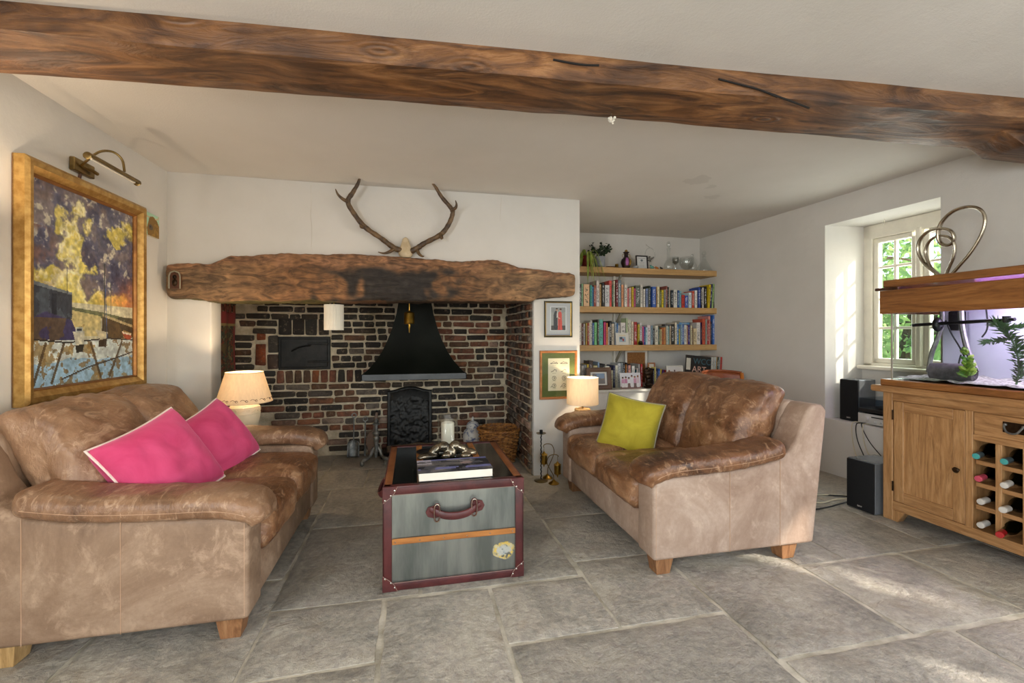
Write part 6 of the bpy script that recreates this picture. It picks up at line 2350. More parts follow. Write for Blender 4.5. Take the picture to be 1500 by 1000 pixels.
# bronze torso
def torso():
    t = thing('bronze_torso', 'small dark bronze torso figure among the ledge books', 'statuette', (2.425, 4.29, ZL))
    bm = bmesh.new()
    def blob(c, r, rot=0.0):
        bmesh.ops.create_icosphere(bm, subdivisions=3, radius=1.0, matrix=Matrix.Translation(c) @ Matrix.Rotation(rot, 4, 'Y') @ Matrix.Diagonal((r[0], r[1], r[2], 1)))
    blob((0, 0, .035), (.038, .03, .03))
    blob((.004, 0, .075), (.030, .024, .035))
    blob((-.002, 0, .115), (.034, .026, .034))
    blob((-.006, 0, .155), (.046, .028, .034))
    blob((-.03, 0, .185), (.022, .018, .022), .5)
    blob((.03, 0, .175), (.022, .018, .022), -.4)
    blob((0, .0, .20), (.016, .015, .02))
    me = bpy.data.meshes.new('figure')
    bm.to_mesh(me)
    bm.free()
    o = put('figure', me, 'dark_bronze', t)
    md = o.modifiers.new('remesh', 'REMESH')
    md.mode = 'VOXEL'
    md.voxel_size = .004
    md.use_smooth_shade = True
    MB().bb((-.042, -.032, 0), (.042, .032, .014), .003).build('plinth', 'dark_bronze', t)
torso()
# record sleeves
def lp_sleeve(label, x, y, w, col, lean, h=.315, rz=0.0, cat='record'):
    o = MB().bb((-w / 2, 0, 0), (w / 2, h, h), .0008).build('record_sleeve', 'book_cover', None, (x, y, ZL + .001), (0, R(lean), R(rz)), smooth=0)
    o.color = lin(col) + ((.7 if sum(col) < 240 else .05),)
    return tag(o, label, cat, 'record sleeves at the end of the ledge')
x = 3.105
for k, (w, col) in enumerate(((.010, (120, 150, 160)), (.012, (150, 160, 160)), (.014, (204, 198, 186)), (.012, (190, 176, 150)), (.016, (212, 208, 200)), (.014, (206, 202, 190)), (.014, (176, 176, 172)), (.012, (204, 196, 176)), (.012, (170, 186, 196)), (.012, (176, 140, 80)), (.018, (34, 44, 40)), (.020, (150, 158, 150)), (.022, (186, 52, 40)))):
    lp_sleeve(f'{colour_word(col)} record sleeve, {ordinal(k + 1)} behind the black lettered one', x + w / 2, 4.29, w - .001, col, 3)
    x += w + .0005
t = thing('record_sleeve', 'black record sleeve lettered in chalky colours facing the room', 'record', M=Matrix.Translation((2.985, 4.262, ZL + .004)) @ Matrix.Rotation(R(-4), 4, 'X') @ Matrix.Rotation(R(6), 4, 'Y'))
MB().bb((-.155, 0, 0), (.155, .006, .328), .0008).build('sleeve', 'black_frame', t, smooth=0)
MB().bb((-.145, -.0012, .17), (-.095, -.0002, .295)).build('paper_label', 'cream_mount', t, smooth=0)
for tx, zz, xx, sz, mt in (('WCC', .240, .045, .088, 'bluegreen_glaze'), ('ART', .152, .012, .092, 'cap_blush'), ('HCY', .066, .012, .092, 'toy_amber')):
    text_obj('lettering', tx, sz, mt, Matrix.Translation((xx, -.0006, zz)) @ Matrix.Rotation(R(90), 4, 'X'), t, extrude=.0004)
lp_sleeve('blue record sleeve leaning behind the black lettered one', 3.085, 4.285, .016, (84, 110, 170), 3)
# small bottle among the lower books
t = thing('small_bottle', 'squat olive glass bottle with white stopper before the lower books', 'bottle', (2.390, 4.392, S2))
MB().lathe([(0, 0), (.022, 0), (.024, .003), (.024, .030), (.016, .038), (.010, .042), (0, .042)], 18).build('bottle', 'green_bottle', t)
MB().lathe([(0, .042), (.010, .042), (.011, .056), (.008, .06), (0, .06)], 14).build('stopper', 'cap_white', t)
# top shelf ------------------------------------------------------------------------------------------
ZT = 1.8625
def pot(mb, r0, r1, h):
    return mb.lathe([(0, 0), (r0, 0), (r0 + .002, .003), (r1, h), (r1 - .004, h), (r1 - .008, h - .012), (0, h - .014)], 28)
def spider_plant():
    t = thing('spider_plant', 'spider plant with arching pale leaves in a dark red pot on the top shelf', 'plant', (1.805, 4.455, ZT))
    pot(MB(), .058, .072, .118).build('pot', 'red_pot', t)
    rs = random.Random(12)
    for k in range(46):
        a = rs.uniform(0, 6.28)
        ln = rs.uniform(.16, .40)
        up = rs.uniform(.05, .13)
        dx, dy = math.cos(a) * .85, math.sin(a) * .6 - .55
        if dy > .18:
            dy = .18
        w = rs.uniform(.005, .009)
        pts = []
        for j in range(9):
            s = j / 8
            pts.append(Vector((dx * (.012 + ln * .55 * s), dy * (.012 + ln * .45 * s), .10 + up * math.sin(min(1, s * 1.7) * math.pi / 2) - (ln * 1.7) * max(0, s - .25) ** 1.5)))
        side = Vector((-dy, dx, 0)).normalized()
        vs, fs = [], []
        for j, q in enumerate(pts):
            ww = w * math.sin(math.pi * (.12 + .86 * j / 8))
            if q.z + ZT < ZT + .004 and q.y + 4.455 > 4.372:
                q = Vector((q.x, q.y, .004 + .002 * (k % 5)))
            vs += [q - side * ww, q + Vector((0, 0, -.3 * ww)), q + side * ww]
        for j in range(8):
            for c in range(2):
                fs.append((j * 3 + c, j * 3 + c + 1, j * 3 + c + 4, j * 3 + c + 3))
        MB().add(vs, fs).build('leaf', 'spider_leaf', t, smooth=60)
spider_plant()
def leafy_plant():
    t = thing('leafy_plant', 'bushy dark green plant in a plain grey pot on the top shelf', 'plant', (1.965, 4.500, ZT))
    pot(MB(), .052, .060, .125).build('pot', 'grey_pot', t)
    rs = random.Random(4)
    for k in range(9):
        a = rs.uniform(0, 6.28)
        tip = Vector((.10 * math.cos(a) + .01, .06 * math.sin(a), rs.uniform(.19, .27)))
        MB().tube(smooth_path([(0, 0, .11), tip * .6 + Vector((0, 0, .06)), tip], 4), .003, 5).build('stem', 'dark_leaf', t)
        m = MB()
        for j in range(16):
            c = tip * rs.uniform(.72, 1.05) + Vector((rs.gauss(0, .016), rs.gauss(0, .012), rs.gauss(0, .014)))
            n_ = Vector((rs.gauss(0, 1), rs.gauss(0, 1) - .8, rs.gauss(0, 1) + .6)).normalized()
            x_ = n_.orthogonal().normalized() * .017
            y_ = n_.cross(x_).normalized() * .011
            m.add([c - x_, c - x_ * .3 + y_, c + x_ * .4 + y_, c + x_, c + x_ * .4 - y_, c - x_ * .3 - y_], [(0, 1, 2, 3, 4, 5)])
        m.build('leaf_cluster', 'dark_leaf', t, smooth=0)
leafy_plant()
def shelf_ornaments():
    t = thing('ornate_vase', 'dark cloisonne-style vase with gold and mauve panels on the top shelf', 'vase', (2.265, 4.48, ZT))
    MB().lathe([(0, 0), (.03, 0), (.034, .004), (.038, .015), (.056, .06), (.058, .08), (.05, .105), (.028, .125), (.022, .14), (.022, .168), (.032, .178), (.034, .184), (.028, .186), (0, .182)], 26).build('body', 'vase_dark', t)
    for a, mt in ((-105, 'vase_mauve'), (-62, 'vase_gold')):
        def fn(u, v):
            ang = R(a) + (u - .5) * .55
            z = .035 + .085 * v
            r = float(np.interp(z, [.015, .06, .08, .105, .125], [.038, .056, .058, .05, .028])) + .0012
            return (r * math.cos(ang), r * math.sin(ang), z)
        MB().grid(8, 10, fn).build('panel', mt, t)
    MB().lathe([(0, .184), (.012, .186), (.018, .195), (.012, .206), (.004, .212), (0, .214)], 16).build('stopper', 'vase_gold', t)
    for s in (-1, 1):
        MB().tube(smooth_path([(s * .022, 0, .162), (s * .04, 0, .158), (s * .044, 0, .138), (s * .034, 0, .122)], 5), .003, 6).build('handle', 'vase_gold', t)
    t = thing('napkin_ring', 'small ridged gold ring ornament beside the ornate vase', 'ornament', (2.150, 4.47, ZT))
    MB().lathe([(0, 0), (.045, 0), (.048, .006), (.03, .014), (0, .014)], 20).build('base', 'dark_wood', t)
    MB().lathe([(.016, .014), (.020, .016), (.017, .024), (.020, .032), (.017, .040), (.020, .048), (.014, .050), (.014, .016)], 18, cap=False).build('ring', 'brass', t)
    o = MB().lathe([(0, 0), (.05, 0), (.062, .012), (.058, .016), (.04, .008), (0, .006)], 24, sy=.6).build('wooden_dish', 'dark_wood', None, (2.075, 4.455, ZT))
    tag(o, 'shallow dark wooden dish next to the grey pot', 'dish')
    t = thing('glass_leaf', 'small sage green leaf ornament beside the certificate', 'ornament', (2.352, 4.435, ZT))
    MB().ball((0, 0, .016), (.030, .014, .016), 2).ball((.022, .004, .028), (.018, .010, .014), 2).build('leaf', 'grey_pot', t)
    p = Pic(50, 62, (206, 206, 204))
    p.disc(.5, .68, .12, .10, (110, 120, 122))
    for k in range(7):
        p.rect(.22 + .05 * (k % 2), .50 - k * .06, .78 - .05 * (k % 2), .515 - k * .06, (150, 148, 146))
    p.rect(.15, .84, .85, .87, (140, 138, 140))
    standing_frame('certificate_frame', 'dark-framed certificate standing on the top shelf', 2.380, 2.520, ZT, ZT + .155, 4.47, .012, .012, 'black_frame', p, 6)
    for x, lab, mt, r in ((2.555, 'tiny teal and amber bird ornament on the top shelf', 'toy_teal', .02), (2.610, 'tiny amber animal ornament between the bird and black ones', 'toy_amber', .015), (2.665, 'tiny black animal ornament beside the tall decanter', 'black_plastic', .014)):
        t = thing('tiny_ornament', lab, 'ornament', (x, 4.44, ZT), 0, 'tiny animals on the top shelf')
        MB().ball((0, 0, r), (r * 1.1, r * .7, r), 2).build('body', mt, t)
        MB().ball((-r * .9, 0, r * 1.9), (r * .6, r * .5, r * .55), 2).build('head', mt, t)
        MB().ball((r * 1.1, 0, r * 1.2), (r * .6, r * .3, r * .35), 1).build('tail', 'toy_amber' if mt == 'toy_teal' else mt, t)
    # hanging glass basket ornament
    t = thing('glass_heart', 'clear hanging glass heart filled with pebbles above the top shelf', 'ornament', (2.595, 4.56, ZT + .10))
    m = MB()
    pts = smooth_path([(0, 0, 0), (.052, 0, .05), (.060, 0, .085), (.04, 0, .14), (0, 0, .16), (-.04, 0, .14), (-.060, 0, .085), (-.052, 0, .05)], 6, True)
    m.tube(pts, .004, 8, True)
    m.build('outline', 'clear_glass', t)
    m = MB()
    rs = random.Random(3)
    for k in range(34):
        z = rs.uniform(.008, .062)
        m.ball((rs.uniform(-1, 1) * z * .85, rs.uniform(-.008, .008), z), rs.uniform(.006, .009), 1)
    m.build('pebbles', 'ash', t)
    MB().tube([(0, 0, .16), (0, .095, .22)], .0012, 4).build('thread', 'grey_piping', t)
shelf_ornaments()
def glassware():
    def dec(name, label, cat, x, y, prof, stop=None):
        t = thing(name, label, cat, (x, y, ZT), 0, 'glassware on the top shelf')
        MB().lathe(prof, 28).build('vessel', 'clear_glass', t, smooth=60)
        if stop:
            MB().lathe(stop, 20).build('stopper', 'clear_glass', t, smooth=60)
    tall = [(0, 0), (.046, 0), (.050, .004), (.052, .06), (.040, .09), (.022, .12), (.018, .20), (.020, .235), (.028, .24), (.018, .244)]
    dec('decanter', 'tall slim cut-glass decanter with a ball stopper', 'decanter', 2.765, 4.46, tall, [(0, .244), (.010, .25), (.024, .275), (.022, .30), (.010, .315), (0, .32)])
    gob = [(0, 0), (.032, 0), (.034, .003), (.008, .010), (.006, .075), (.012, .085), (.034, .105), (.040, .135), (.038, .17), (.036, .17), (.038, .135), (.031, .108), (.009, .09)]
    for x, y, sc, lab in ((2.872, 4.50, .9, 'stemmed wine glass standing behind the slim decanter'), (2.915, 4.56, 1.0, 'stemmed wine glass at the back beside the big bowl')):
        dec('wine_glass', lab, 'glass', x, y, [(r * sc, z * sc) for r, z in gob])
    dec('glass_bowl', 'large round glass bowl among the decanters', 'bowl', 3.005, 4.485, [(0, 0), (.035, 0), (.04, .004), (.02, .014), (.055, .035), (.078, .075), (.080, .115), (.070, .155), (.067, .155), (.077, .115), (.075, .077), (.052, .039), (.02, .02)])
    dec('decanter', 'short decanter tucked between the bowl and wide decanter', 'decanter', 3.110, 4.53, [(0, 0), (.045, 0), (.05, .004), (.048, .08), (.03, .11), (.018, .13), (.018, .16), (.026, .166)], [(0, .166), (.012, .172), (.018, .19), (.010, .205), (0, .207)])
    dec('decanter', 'wide-bottomed ship decanter at the wall end of the shelf', 'decanter', 3.215, 4.47, [(0, 0), (.088, 0), (.092, .006), (.080, .035), (.052, .085), (.028, .125), (.020, .15), (.022, .165), (.030, .17)], [(0, .17), (.012, .176), (.026, .20), (.022, .225), (.008, .236), (0, .237)])
glassware()

# ------------------------------------------------------------------ leather chair behind the sofa
def leather_chair():
    t = thing('leather_chair', 'chestnut leather chair with curved back by the bookshelf corner', 'chair', (2.83, 3.62, 0), R(8))
    def fn(u, v):
        a = (u - .5) * 1.5
        r = .42
        x = r * math.sin(a) * .88
        y = -r * (1 - math.cos(a)) + .16 - .10 * (1 - v) * .4
        return (x, y, .40 + .405 * v - .02 * (abs(u - .5) * 2) ** 2 * v)
    o = MB().grid(24, 10, fn).build('backrest', 'chestnut_leather', t, smooth=70)
    md = o.modifiers.new('thick', 'SOLIDIFY')
    md.thickness = .03
    for u in (0.0, 1.0):
        MB().tube([fn(u, k / 8) for k in range(9)], .016, 8).build('edge_welt', 'toy_amber', o)
    MB().tube([fn(k / 24, 1.0) for k in range(25)], .012, 8).build('top_welt', 'chestnut_leather', o)
    MB().bb((-.24, -.30, .38), (.24, .14, .455), .03, 3).build('seat', 'chestnut_leather', t)
    for x in (-.2, .2):
        for y in (-.26, .10):
            MB().tube([(x * 1.05, y * 1.05, 0), (x, y, .39)], [.014, .02], 8).build('leg', 'dark_wood', t)
leather_chair()
cp = MB().lathe([(0, 0), (.03, 0), (.032, .003), (.036, .05), (.033, .05), (.03, .006), (0, .006)], 20).build('blue_cup', 'bluegreen_glaze', None, (2.865, 3.50, .4555))
tag(cp, 'small blue-green cup left on the chestnut leather chair', 'cup')

# ------------------------------------------------------------------ oak tank stand with wine rack
CX0 = 2.90
def tank_stand():
    ya, yb = .98, 2.252
    t = thing('oak_cabinet', 'oak cabinet with wine rack carrying the aquarium', 'cabinet', (CX0, (ya + yb) / 2, 0))
    c = (ya + yb) / 2
    def Y(y):
        return y - c
    D = .50
    B = lambda nm, lo, hi, m, b=.003, par=t: MB().bb((lo[0] - CX0, Y(lo[1]), lo[2]), (hi[0] - CX0, Y(hi[1]), hi[2]), b).build(nm, m, par)
    # corner posts with tapered feet
    for y0, y1 in ((ya, ya + .055), (yb - .058, yb)):
        for x0, x1 in ((CX0, CX0 + .055), (CX0 + D - .055, CX0 + D)):
            B('post', (x0, y0, .0), (x1, y1, .792), 'oak_upright')
    MB().prism([(Y(yb - .058), .0), (Y(yb - .058), .068), (Y(yb - .125), .068), (Y(yb - .085), .0)], .002, .05, 0, b=.002).build('foot_bracket', 'oak_upright', t)
    MB().prism([(Y(ya + .055), .0), (Y(ya + .055), .068), (Y(ya + .125), .068), (Y(ya + .085), .0)], .002, .05, 0, b=.002).build('foot_bracket', 'oak_upright', t)
    B('top_board', (CX0 - .035, ya - .03, .792), (CX0 + D + .01, yb + .055, .832), 'oak_long', .008)
    B('plinth', (CX0 - .02, ya - .005, .832), (CX0 + D, yb + .003, .872), 'hood_wood', .005)
    B('top_rail', (CX0 + .002, ya + .05, .742), (CX0 + .03, yb - .05, .792), 'oak_long')
    B('bottom_rail', (CX0 + .002, ya + .05, .068), (CX0 + .03, yb - .05, .124), 'oak_long')
    B('side_panel', (CX0 + .04, yb - .03, .07), (CX0 + D - .04, yb - .012, .79), 'oak_upright')
    B('side_panel', (CX0 + .04, ya + .012, .07), (CX0 + D - .04, ya + .03, .79), 'oak_upright')
    B('back_panel', (CX0 + D - .03, ya + .04, .07), (CX0 + D - .012, yb - .04, .79), 'oak_upright')
    B('floor_panel', (CX0 + .02, ya + .04, .10), (CX0 + D - .03, yb - .04, .122), 'oak_long')
    for y0, y1 in ((1.788, 1.822), (1.412, 1.446)):
        B('divider_post', (CX0 + .001, y0, .12), (CX0 + .035, y1, .745), 'oak_upright')
        B('partition', (CX0 + .03, y0 + .008, .12), (CX0 + D - .03, y1 - .008, .79), 'oak_upright')
    # panelled doors
    for y0, y1, kn in ((1.822, 2.192, 1.852), (1.042, 1.412, 1.382)):
        dr = thing_part('door', t)
        dr.location = (0, 0, 0)
        s = .058
        B('stile', (CX0 + .003, y0 + .002, .126), (CX0 + .027, y0 + s, .740), 'oak_upright', .003, dr)
        B('stile', (CX0 + .003, y1 - s, .126), (CX0 + .027, y1 - .002, .740), 'oak_upright', .003, dr)
        B('rail', (CX0 + .0035, y0 + s, .126), (CX0 + .0265, y1 - s, .126 + s + .006), 'oak_long', .002, dr)
        B('rail', (CX0 + .0035, y0 + s, .740 - s), (CX0 + .0265, y1 - s, .740), 'oak_long', .002, dr)
        B('panel', (CX0 + .013, y0 + s - .004, .18), (CX0 + .024, y1 - s + .004, .69), 'oak_upright', .002, dr)
        M = Matrix.Translation((0.0, Y(kn), .414)) @ Matrix.Rotation(R(-90), 4, 'Y')
        MB().lathe([(0, -.004), (.006, -.004), (.006, .010), (.014, .014), (.016, .020), (.012, .026), (0, .028)], 18, M=M).build('knob', 'dark_bronze', dr)
        hy = y1 + .001 if kn < (y0 + y1) / 2 else y0 - .001
        for z in (.655, .215):
            MB().tube([(.0, Y(hy), z - .03), (.0, Y(hy), z + .03)], .0045, 8).build('hinge', 'dark_bronze', dr)
    # drawer
    d = thing_part('drawer', t)
    B('drawer_front', (CX0 + .003, 1.449, .624), (CX0 + .025, 1.785, .740), 'oak_long', .003, d)
    B('handle_plate', (CX0 - .001, 1.570, .660), (CX0 + .004, 1.664, .714), 'dark_bronze', .001, d)
    hp = smooth_path([(-.004, Y(1.652), .700), (-.016, Y(1.650), .690), (-.022, Y(1.637), .668), (-.024, Y(1.617), .662), (-.022, Y(1.597), .668), (-.016, Y(1.584), .690), (-.004, Y(1.582), .700)], 5)
    MB().tube(hp, .0048, 8).build('handle_bail', 'iron_grey', d)
    for yy in (1.652, 1.582):
        MB().ball((-.004, Y(yy), .700), .008, 2).build('handle_post', 'iron_grey', d)
    # wine rack
    B('rack_rail', (CX0 + .002, 1.446, .592), (CX0 + .03, 1.788, .624), 'oak_long', .002)
    cols = [1.788, 1.683, 1.578, 1.446]
    for y in cols[1:3]:
        B('rack_upright', (CX0 + .004, y - .013, .12), (CX0 + .026, y + .013, .60), 'oak_upright', .002)
        B('rack_partition', (CX0 + .026, y - .006, .12), (CX0 + .40, y + .006, .60), 'oak_upright', .001)
    for k in range(1, 4):
        z = .124 + k * .118
        for a, b in ((1.777, 1.696), (1.670, 1.591), (1.565, 1.446)):
            B('rack_shelf', (CX0 + .008, b - .002, z - .011), (CX0 + .026, a + .002, z + .011), 'oak_long', .001)
            B('rack_tray', (CX0 + .026, b - .006, z - .006), (CX0 + .40, a + .008, z + .006), 'oak_long', .001)
    return t
tank_stand()

def wine_bottle(label, y, z, out, tilt, glassm, cap, capsule, yaw=0.0):
    """lies with its neck towards the room; out is how far the cap stands clear of the rack"""
    M = Matrix.Translation((CX0 - out, y, z)) @ Matrix.Rotation(R(yaw), 4, 'Z') @ Matrix.Rotation(R(90 + tilt), 4, 'Y')
    t = thing('wine_bottle', label, 'bottle', M=M, group='bottles in the oak wine rack')
    MB().lathe([(.0145, .055), (.0145, .085), (.018, .105), (.030, .13), (.0365, .15), (.0368, .28), (.034, .295), (0, .29)], 24).build('bottle_glass', glassm, t, smooth=60)
    MB().lathe([(0, -.001), (.0146, .0), (.0156, .002), (.0156, .018), (.0148, .020), (.0150, .058), (.0146, .060)], 24, cap=False).build('capsule', capsule, t)
    MB().lathe([(0, -.002), (.0135, -.0018), (.015, -.0002), (.0146, .001)], 24, cap=False).build('cap_disc', cap, t)
R1, R2, R3, R4 = .522, .404, .284, .166
for args in (('teal-capped bottle in the top pigeonhole next to the cabinet door', 1.737, R1, .06, -3, 'dark_bottle', 'cap_teal', 'capsule_grey', 14),
             ('teal-capped bottle in the top pigeonhole away from the door', 1.633, R1, .045, -3, 'green_bottle', 'cap_teal', 'capsule_grey', 10),
             ('pink-capped dark bottle in the second pigeonhole from the top by the door', 1.737, R2, .045, -4, 'dark_bottle', 'cap_pink', 'cap_pink', 10),
             ('white-capped green bottle in the second row away from the door', 1.633, R2, .045, -5, 'green_bottle', 'cap_white', 'cap_white', 10),
             ('white bottle with a red band in the third pigeonhole by the door', 1.737, R3, .03, -4, 'dark_bottle', 'cap_white', 'cap_white', 6),
             ('white-capped green bottle in the third row away from the door', 1.633, R3, .055, 0, 'green_bottle', 'cap_white', 'cap_white', 10),
             ('white-capped clear bottle in the lowest pigeonhole by the door', 1.737, R4 - .004, .03, -6, 'dark_bottle', 'cap_white', 'cap_white', 6),
             ('red-capped green bottle in the lowest row away from the door', 1.633, R4 - .004, .075, -1, 'green_bottle', 'cap_red', 'cap_red', 18),
             ('blush-capped bottle in the top pigeonhole of the farthest column from the door', 1.512, R1, .05, -3, 'dark_bottle', 'cap_blush', 'cap_white', 8)):
    wine_bottle(*args)

# ------------------------------------------------------------------ aquarium
def aquarium():
    x0, x1, ya, yb, z0, z1 = 2.925, 3.345, 1.03, 2.222, .873, 1.335
    cx, cy = (x0 + x1) / 2, (ya + yb) / 2
    t = thing('aquarium', 'wood-hooded aquarium glowing violet on the oak cabinet', 'aquarium', (cx, cy, z0))
    a, b, h = (x1 - x0) / 2, (yb - ya) / 2, z1 - z0
    g = .006
    MB().bb((-a, -b, 0), (-a + g, b, h)).build('front_glass', 'tank_glass', t, smooth=0)
    MB().bb((-a + g, b - g, 0), (a, b, h)).build('end_glass', 'tank_glass', t, smooth=0)
    MB().bb((-a + g, -b, 0), (a, -b + g, h)).build('end_glass', 'tank_glass', t, smooth=0)
    MB().bb((a - g, -b + g, 0), (a, b - g, h)).build('back_panel', 'tank_back', t, smooth=0)
    MB().bb((-a + g, -b + g, 0), (a - g, b - g, .006)).build('base_glass', 'tank_glass', t, smooth=0)
    MB().bb((-a + g + .001, -b + g + .001, .008), (a - g - .001, b - g - .001, h - .05)).build('water', 'tank_water', t, smooth=0)
    for yy in (b - .003,):
        MB().bb((-a - .001, yy - .004, 0), (-a + .007, yy + .003, h)).build('glass_seal', 'grey_piping', t, smooth=0)
    def gf(u, v):
        return (-a + .01 + (2 * a - .02) * u, -b + .01 + (2 * b - .02) * v, .012 + .012 * fn3((u * 3, v * 6, 0), 3, 1) + .012 * u)
    o = MB().grid(24, 50, gf).build('gravel', 'tank_gravel', t)
    # wooden hood: four boards and two lids with a gap
    Z = 1.280 - z0
    for nm, lo, hi in (('hood_board', (-a - .040, -b - .03, Z), (-a - .018, b + .040, Z + .146)), ('hood_board', (a + .018, -b - .03, Z), (a + .040, b + .040, Z + .150)),
                       ('hood_board', (-a - .018, b + .020, Z), (a + .018, b + .040, Z + .146)), ('hood_board', (-a - .018, -b - .03, Z), (a + .018, -b - .01, Z + .150))):
        MB().bb(lo, hi, .003).build(nm, 'hood_wood', t)
    MB().bb((-a - .05, -b - .05, Z + .164), (a + .02, b + .012, Z + .208), .005).build('lid', 'hood_wood', t)
    MB().bb((-a - .01, b - .05, Z + .150), (a + .03, b + .095, Z + .168), .004).build('lid_rest', 'dark_wood', t)
    # light tube under the hood
    MB().tube([(.02, -b + .06, Z + .11), (.02, b - .30, Z + .11)], .013, 10).build('light_tube', 'tube_glow', t)
    # filter, pump, pipes and spray bar
    MB().bb((.10, b - .16, h - .16), (.165, b - .10, h - .04), .01, 2).build('filter_pump', 'black_plastic', t)
    MB().ball((-.06, b - .155, h - .125), (.032, .024, .045), 2).build('suction_cup', 'black_plastic', t)
    MB().tube([(-.06, b - .02, h - .125), (-.08, b - .28, h - .115), (-.10, b - .53, h - .105)], .010, 8).build('spray_bar', 'black_plastic', t)
    MB().tube([(-.097, b - .495, h - .122), (-.097, b - .495, h - .088)], .017, 10).build('bar_clip', 'black_plastic', t)
    MB().tube(smooth_path([(.02, b - .22, h + .0), (.02, b - .225, h - .12), (.0, b - .26, h - .25), (-.04, b - .33, .07)], 6), .014, 8).build('intake_hose', 'iron_grey', t)
    MB().tube(smooth_path([(.06, b - .10, h + .0), (.065, b - .09, h - .14), (.05, b - .05, h - .3), (.05, b - .03, .04)], 6), .013, 8).build('outlet_hose', 'iron_grey', t)
    for pts in ([(-.02, b - .17, h - .10), (-.02, b - .20, h - .18), (-.02, b - .25, h - .28), (-.04, b - .31, .05)], [(.08, b - .30, h), (.08, b - .31, h - .14), (.07, b - .29, h - .2)], [(-.01, b - .24, .16), (-.02, b - .235, .10), (-.02, b - .245, .04)]):
        MB().tube(smooth_path(pts, 6), .004, 6).build('air_line', 'cable_black', t)
    MB().tube([(.10, b - .21, .02), (.10, b - .21, h - .05)], .007, 8).build('heater', 'clear_glass', t)
    # cave pot and plants
    M = Matrix.Translation((-.10, b - .255, .062)) @ Matrix.Rotation(R(90), 4, 'X') @ Matrix.Rotation(R(15), 4, 'Y')
    MB().lathe([(.034, -.10), (.046, -.095), (.050, -.05), (.050, .06), (.045, .09), (.034, .10), (.03, .10), (.03, -.08), (.034, -.10)], 20, M=M, cap=False).build('cave_pot', 'tank_stone', t)
    rs = random.Random(8)
    pl = thing_part('green_plant', t)
    base = Vector((-.13, b - .345, .02))
    for k in range(34):
        hgt = rs.uniform(.02, .17)
        an = rs.uniform(0, 6.28)
        c = base + Vector((0, 0, hgt))
        d = Vector((math.cos(an), math.sin(an), .55)).normalized()
        ln = .045 * (1.15 - hgt * 2.2)
        MB().tube([c, c + d * ln * .35, c + d * ln * .7, c + d * ln], [.003, .011, .010, .001], 6).build('leaf', 'tank_plant_green', pl)
    pl = thing_part('feathery_plant', t)
    stem = smooth_path([(-.10, b - .535, .02), (-.10, b - .545, .10), (-.10, b - .535, .20), (-.10, b - .50, .28), (-.10, b - .46, .325)], 8)
    MB().tube(stem, .004, 6).build('stem', 'tank_plant_olive', pl)
    m = MB()
    for k, q in enumerate(stem[2:]):
        for j in range(9):
            d = Vector((rs.gauss(0, .6), rs.gauss(0, 1), rs.uniform(.1, 1.0))).normalized() * rs.uniform(.03, .065) * (.5 + .9 * k / len(stem))
            s = d.cross(Vector((1, 0, .2))).normalized() * .004
            m.add([q - s * .4, q + d * .5 - s, q + d, q + d * .5 + s], [(0, 1, 2, 3)])
    for q0, d0 in ((stem[-12], Vector((0, .10, -.02))), (stem[-6], Vector((0, -.10, .02))), (stem[-18], Vector((0, -.09, .05)))):
        for k in range(10):
            q = q0 + d0 * (k / 9)
            for j in range(6):
                d = Vector((rs.gauss(0, .6), rs.gauss(0, .6), rs.uniform(-.4, 1.0))).normalized() * .03 + d0 * .25
                s = d.cross(Vector((1, 0, .2))).normalized() * .004
                m.add([q - s * .4, q + d * .5 - s, q + d, q + d * .5 + s], [(0, 1, 2, 3)])
    o = m.build('fronds', 'tank_plant_olive', pl, smooth=0)
    o['kind'] = 'stuff'
    light('tank_tube_light', 'AREA', (cx + .02, cy - .12, 1.375), 13.0, (.84, .70, 1.0), (0, 0, -1), shape='RECTANGLE', size=.06, size_y=.80)
    light('tank_tube_spill', 'POINT', (cx + .10, cy - .15, 1.400), 4.0, (.62, .28, 1.0), shadow_soft_size=.03)
    return t
aquarium()

def heart_sculpture():
    X = 3.10
    z0 = 1.4885
    t = thing('heart_sculpture', 'brushed silver metal heart sculpture looping on top of the aquarium hood', 'sculpture', (X, 2.01, z0))
    def P(l, dx=0.0):
        return [(dx + .010 * math.sin(k * .8), y - 1.995, (z - 1.467) * .88) for k, (y, z) in enumerate(l)]
    outer = [(2.045, 1.475), (2.09, 1.515), (2.150, 1.590), (2.180, 1.680), (2.165, 1.755), (2.115, 1.800), (2.050, 1.805), (2.000, 1.780), (1.985, 1.730), (2.000, 1.695), (2.035, 1.690), (2.062, 1.720), (2.065, 1.780), (2.040, 1.850), (1.985, 1.902), (1.920, 1.912), (1.868, 1.885), (1.845, 1.820), (1.860, 1.725), (1.905, 1.620), (1.955, 1.540), (2.000, 1.472)]
    inner = [(2.050, 1.477), (2.112, 1.545), (2.147, 1.640), (2.143, 1.700), (2.112, 1.745), (2.065, 1.760), (2.012, 1.738), (1.988, 1.690), (1.994, 1.610), (2.025, 1.530), (2.045, 1.474)]
    a = smooth_path(P(outer), 6)
    MB().tube(a, .0088, 10, flat=1.5).build('outer_loop', 'nickel', t, smooth=70)
    b = smooth_path(P(inner, .012), 6)
    MB().tube(b, .0075, 10, flat=1.4).build('inner_loop', 'nickel', t, smooth=70)
    MB().bb((-.03, -.03, -.0005), (.03, .04, .008), .003).build('foot_plate', 'nickel', t)
heart_sculpture()

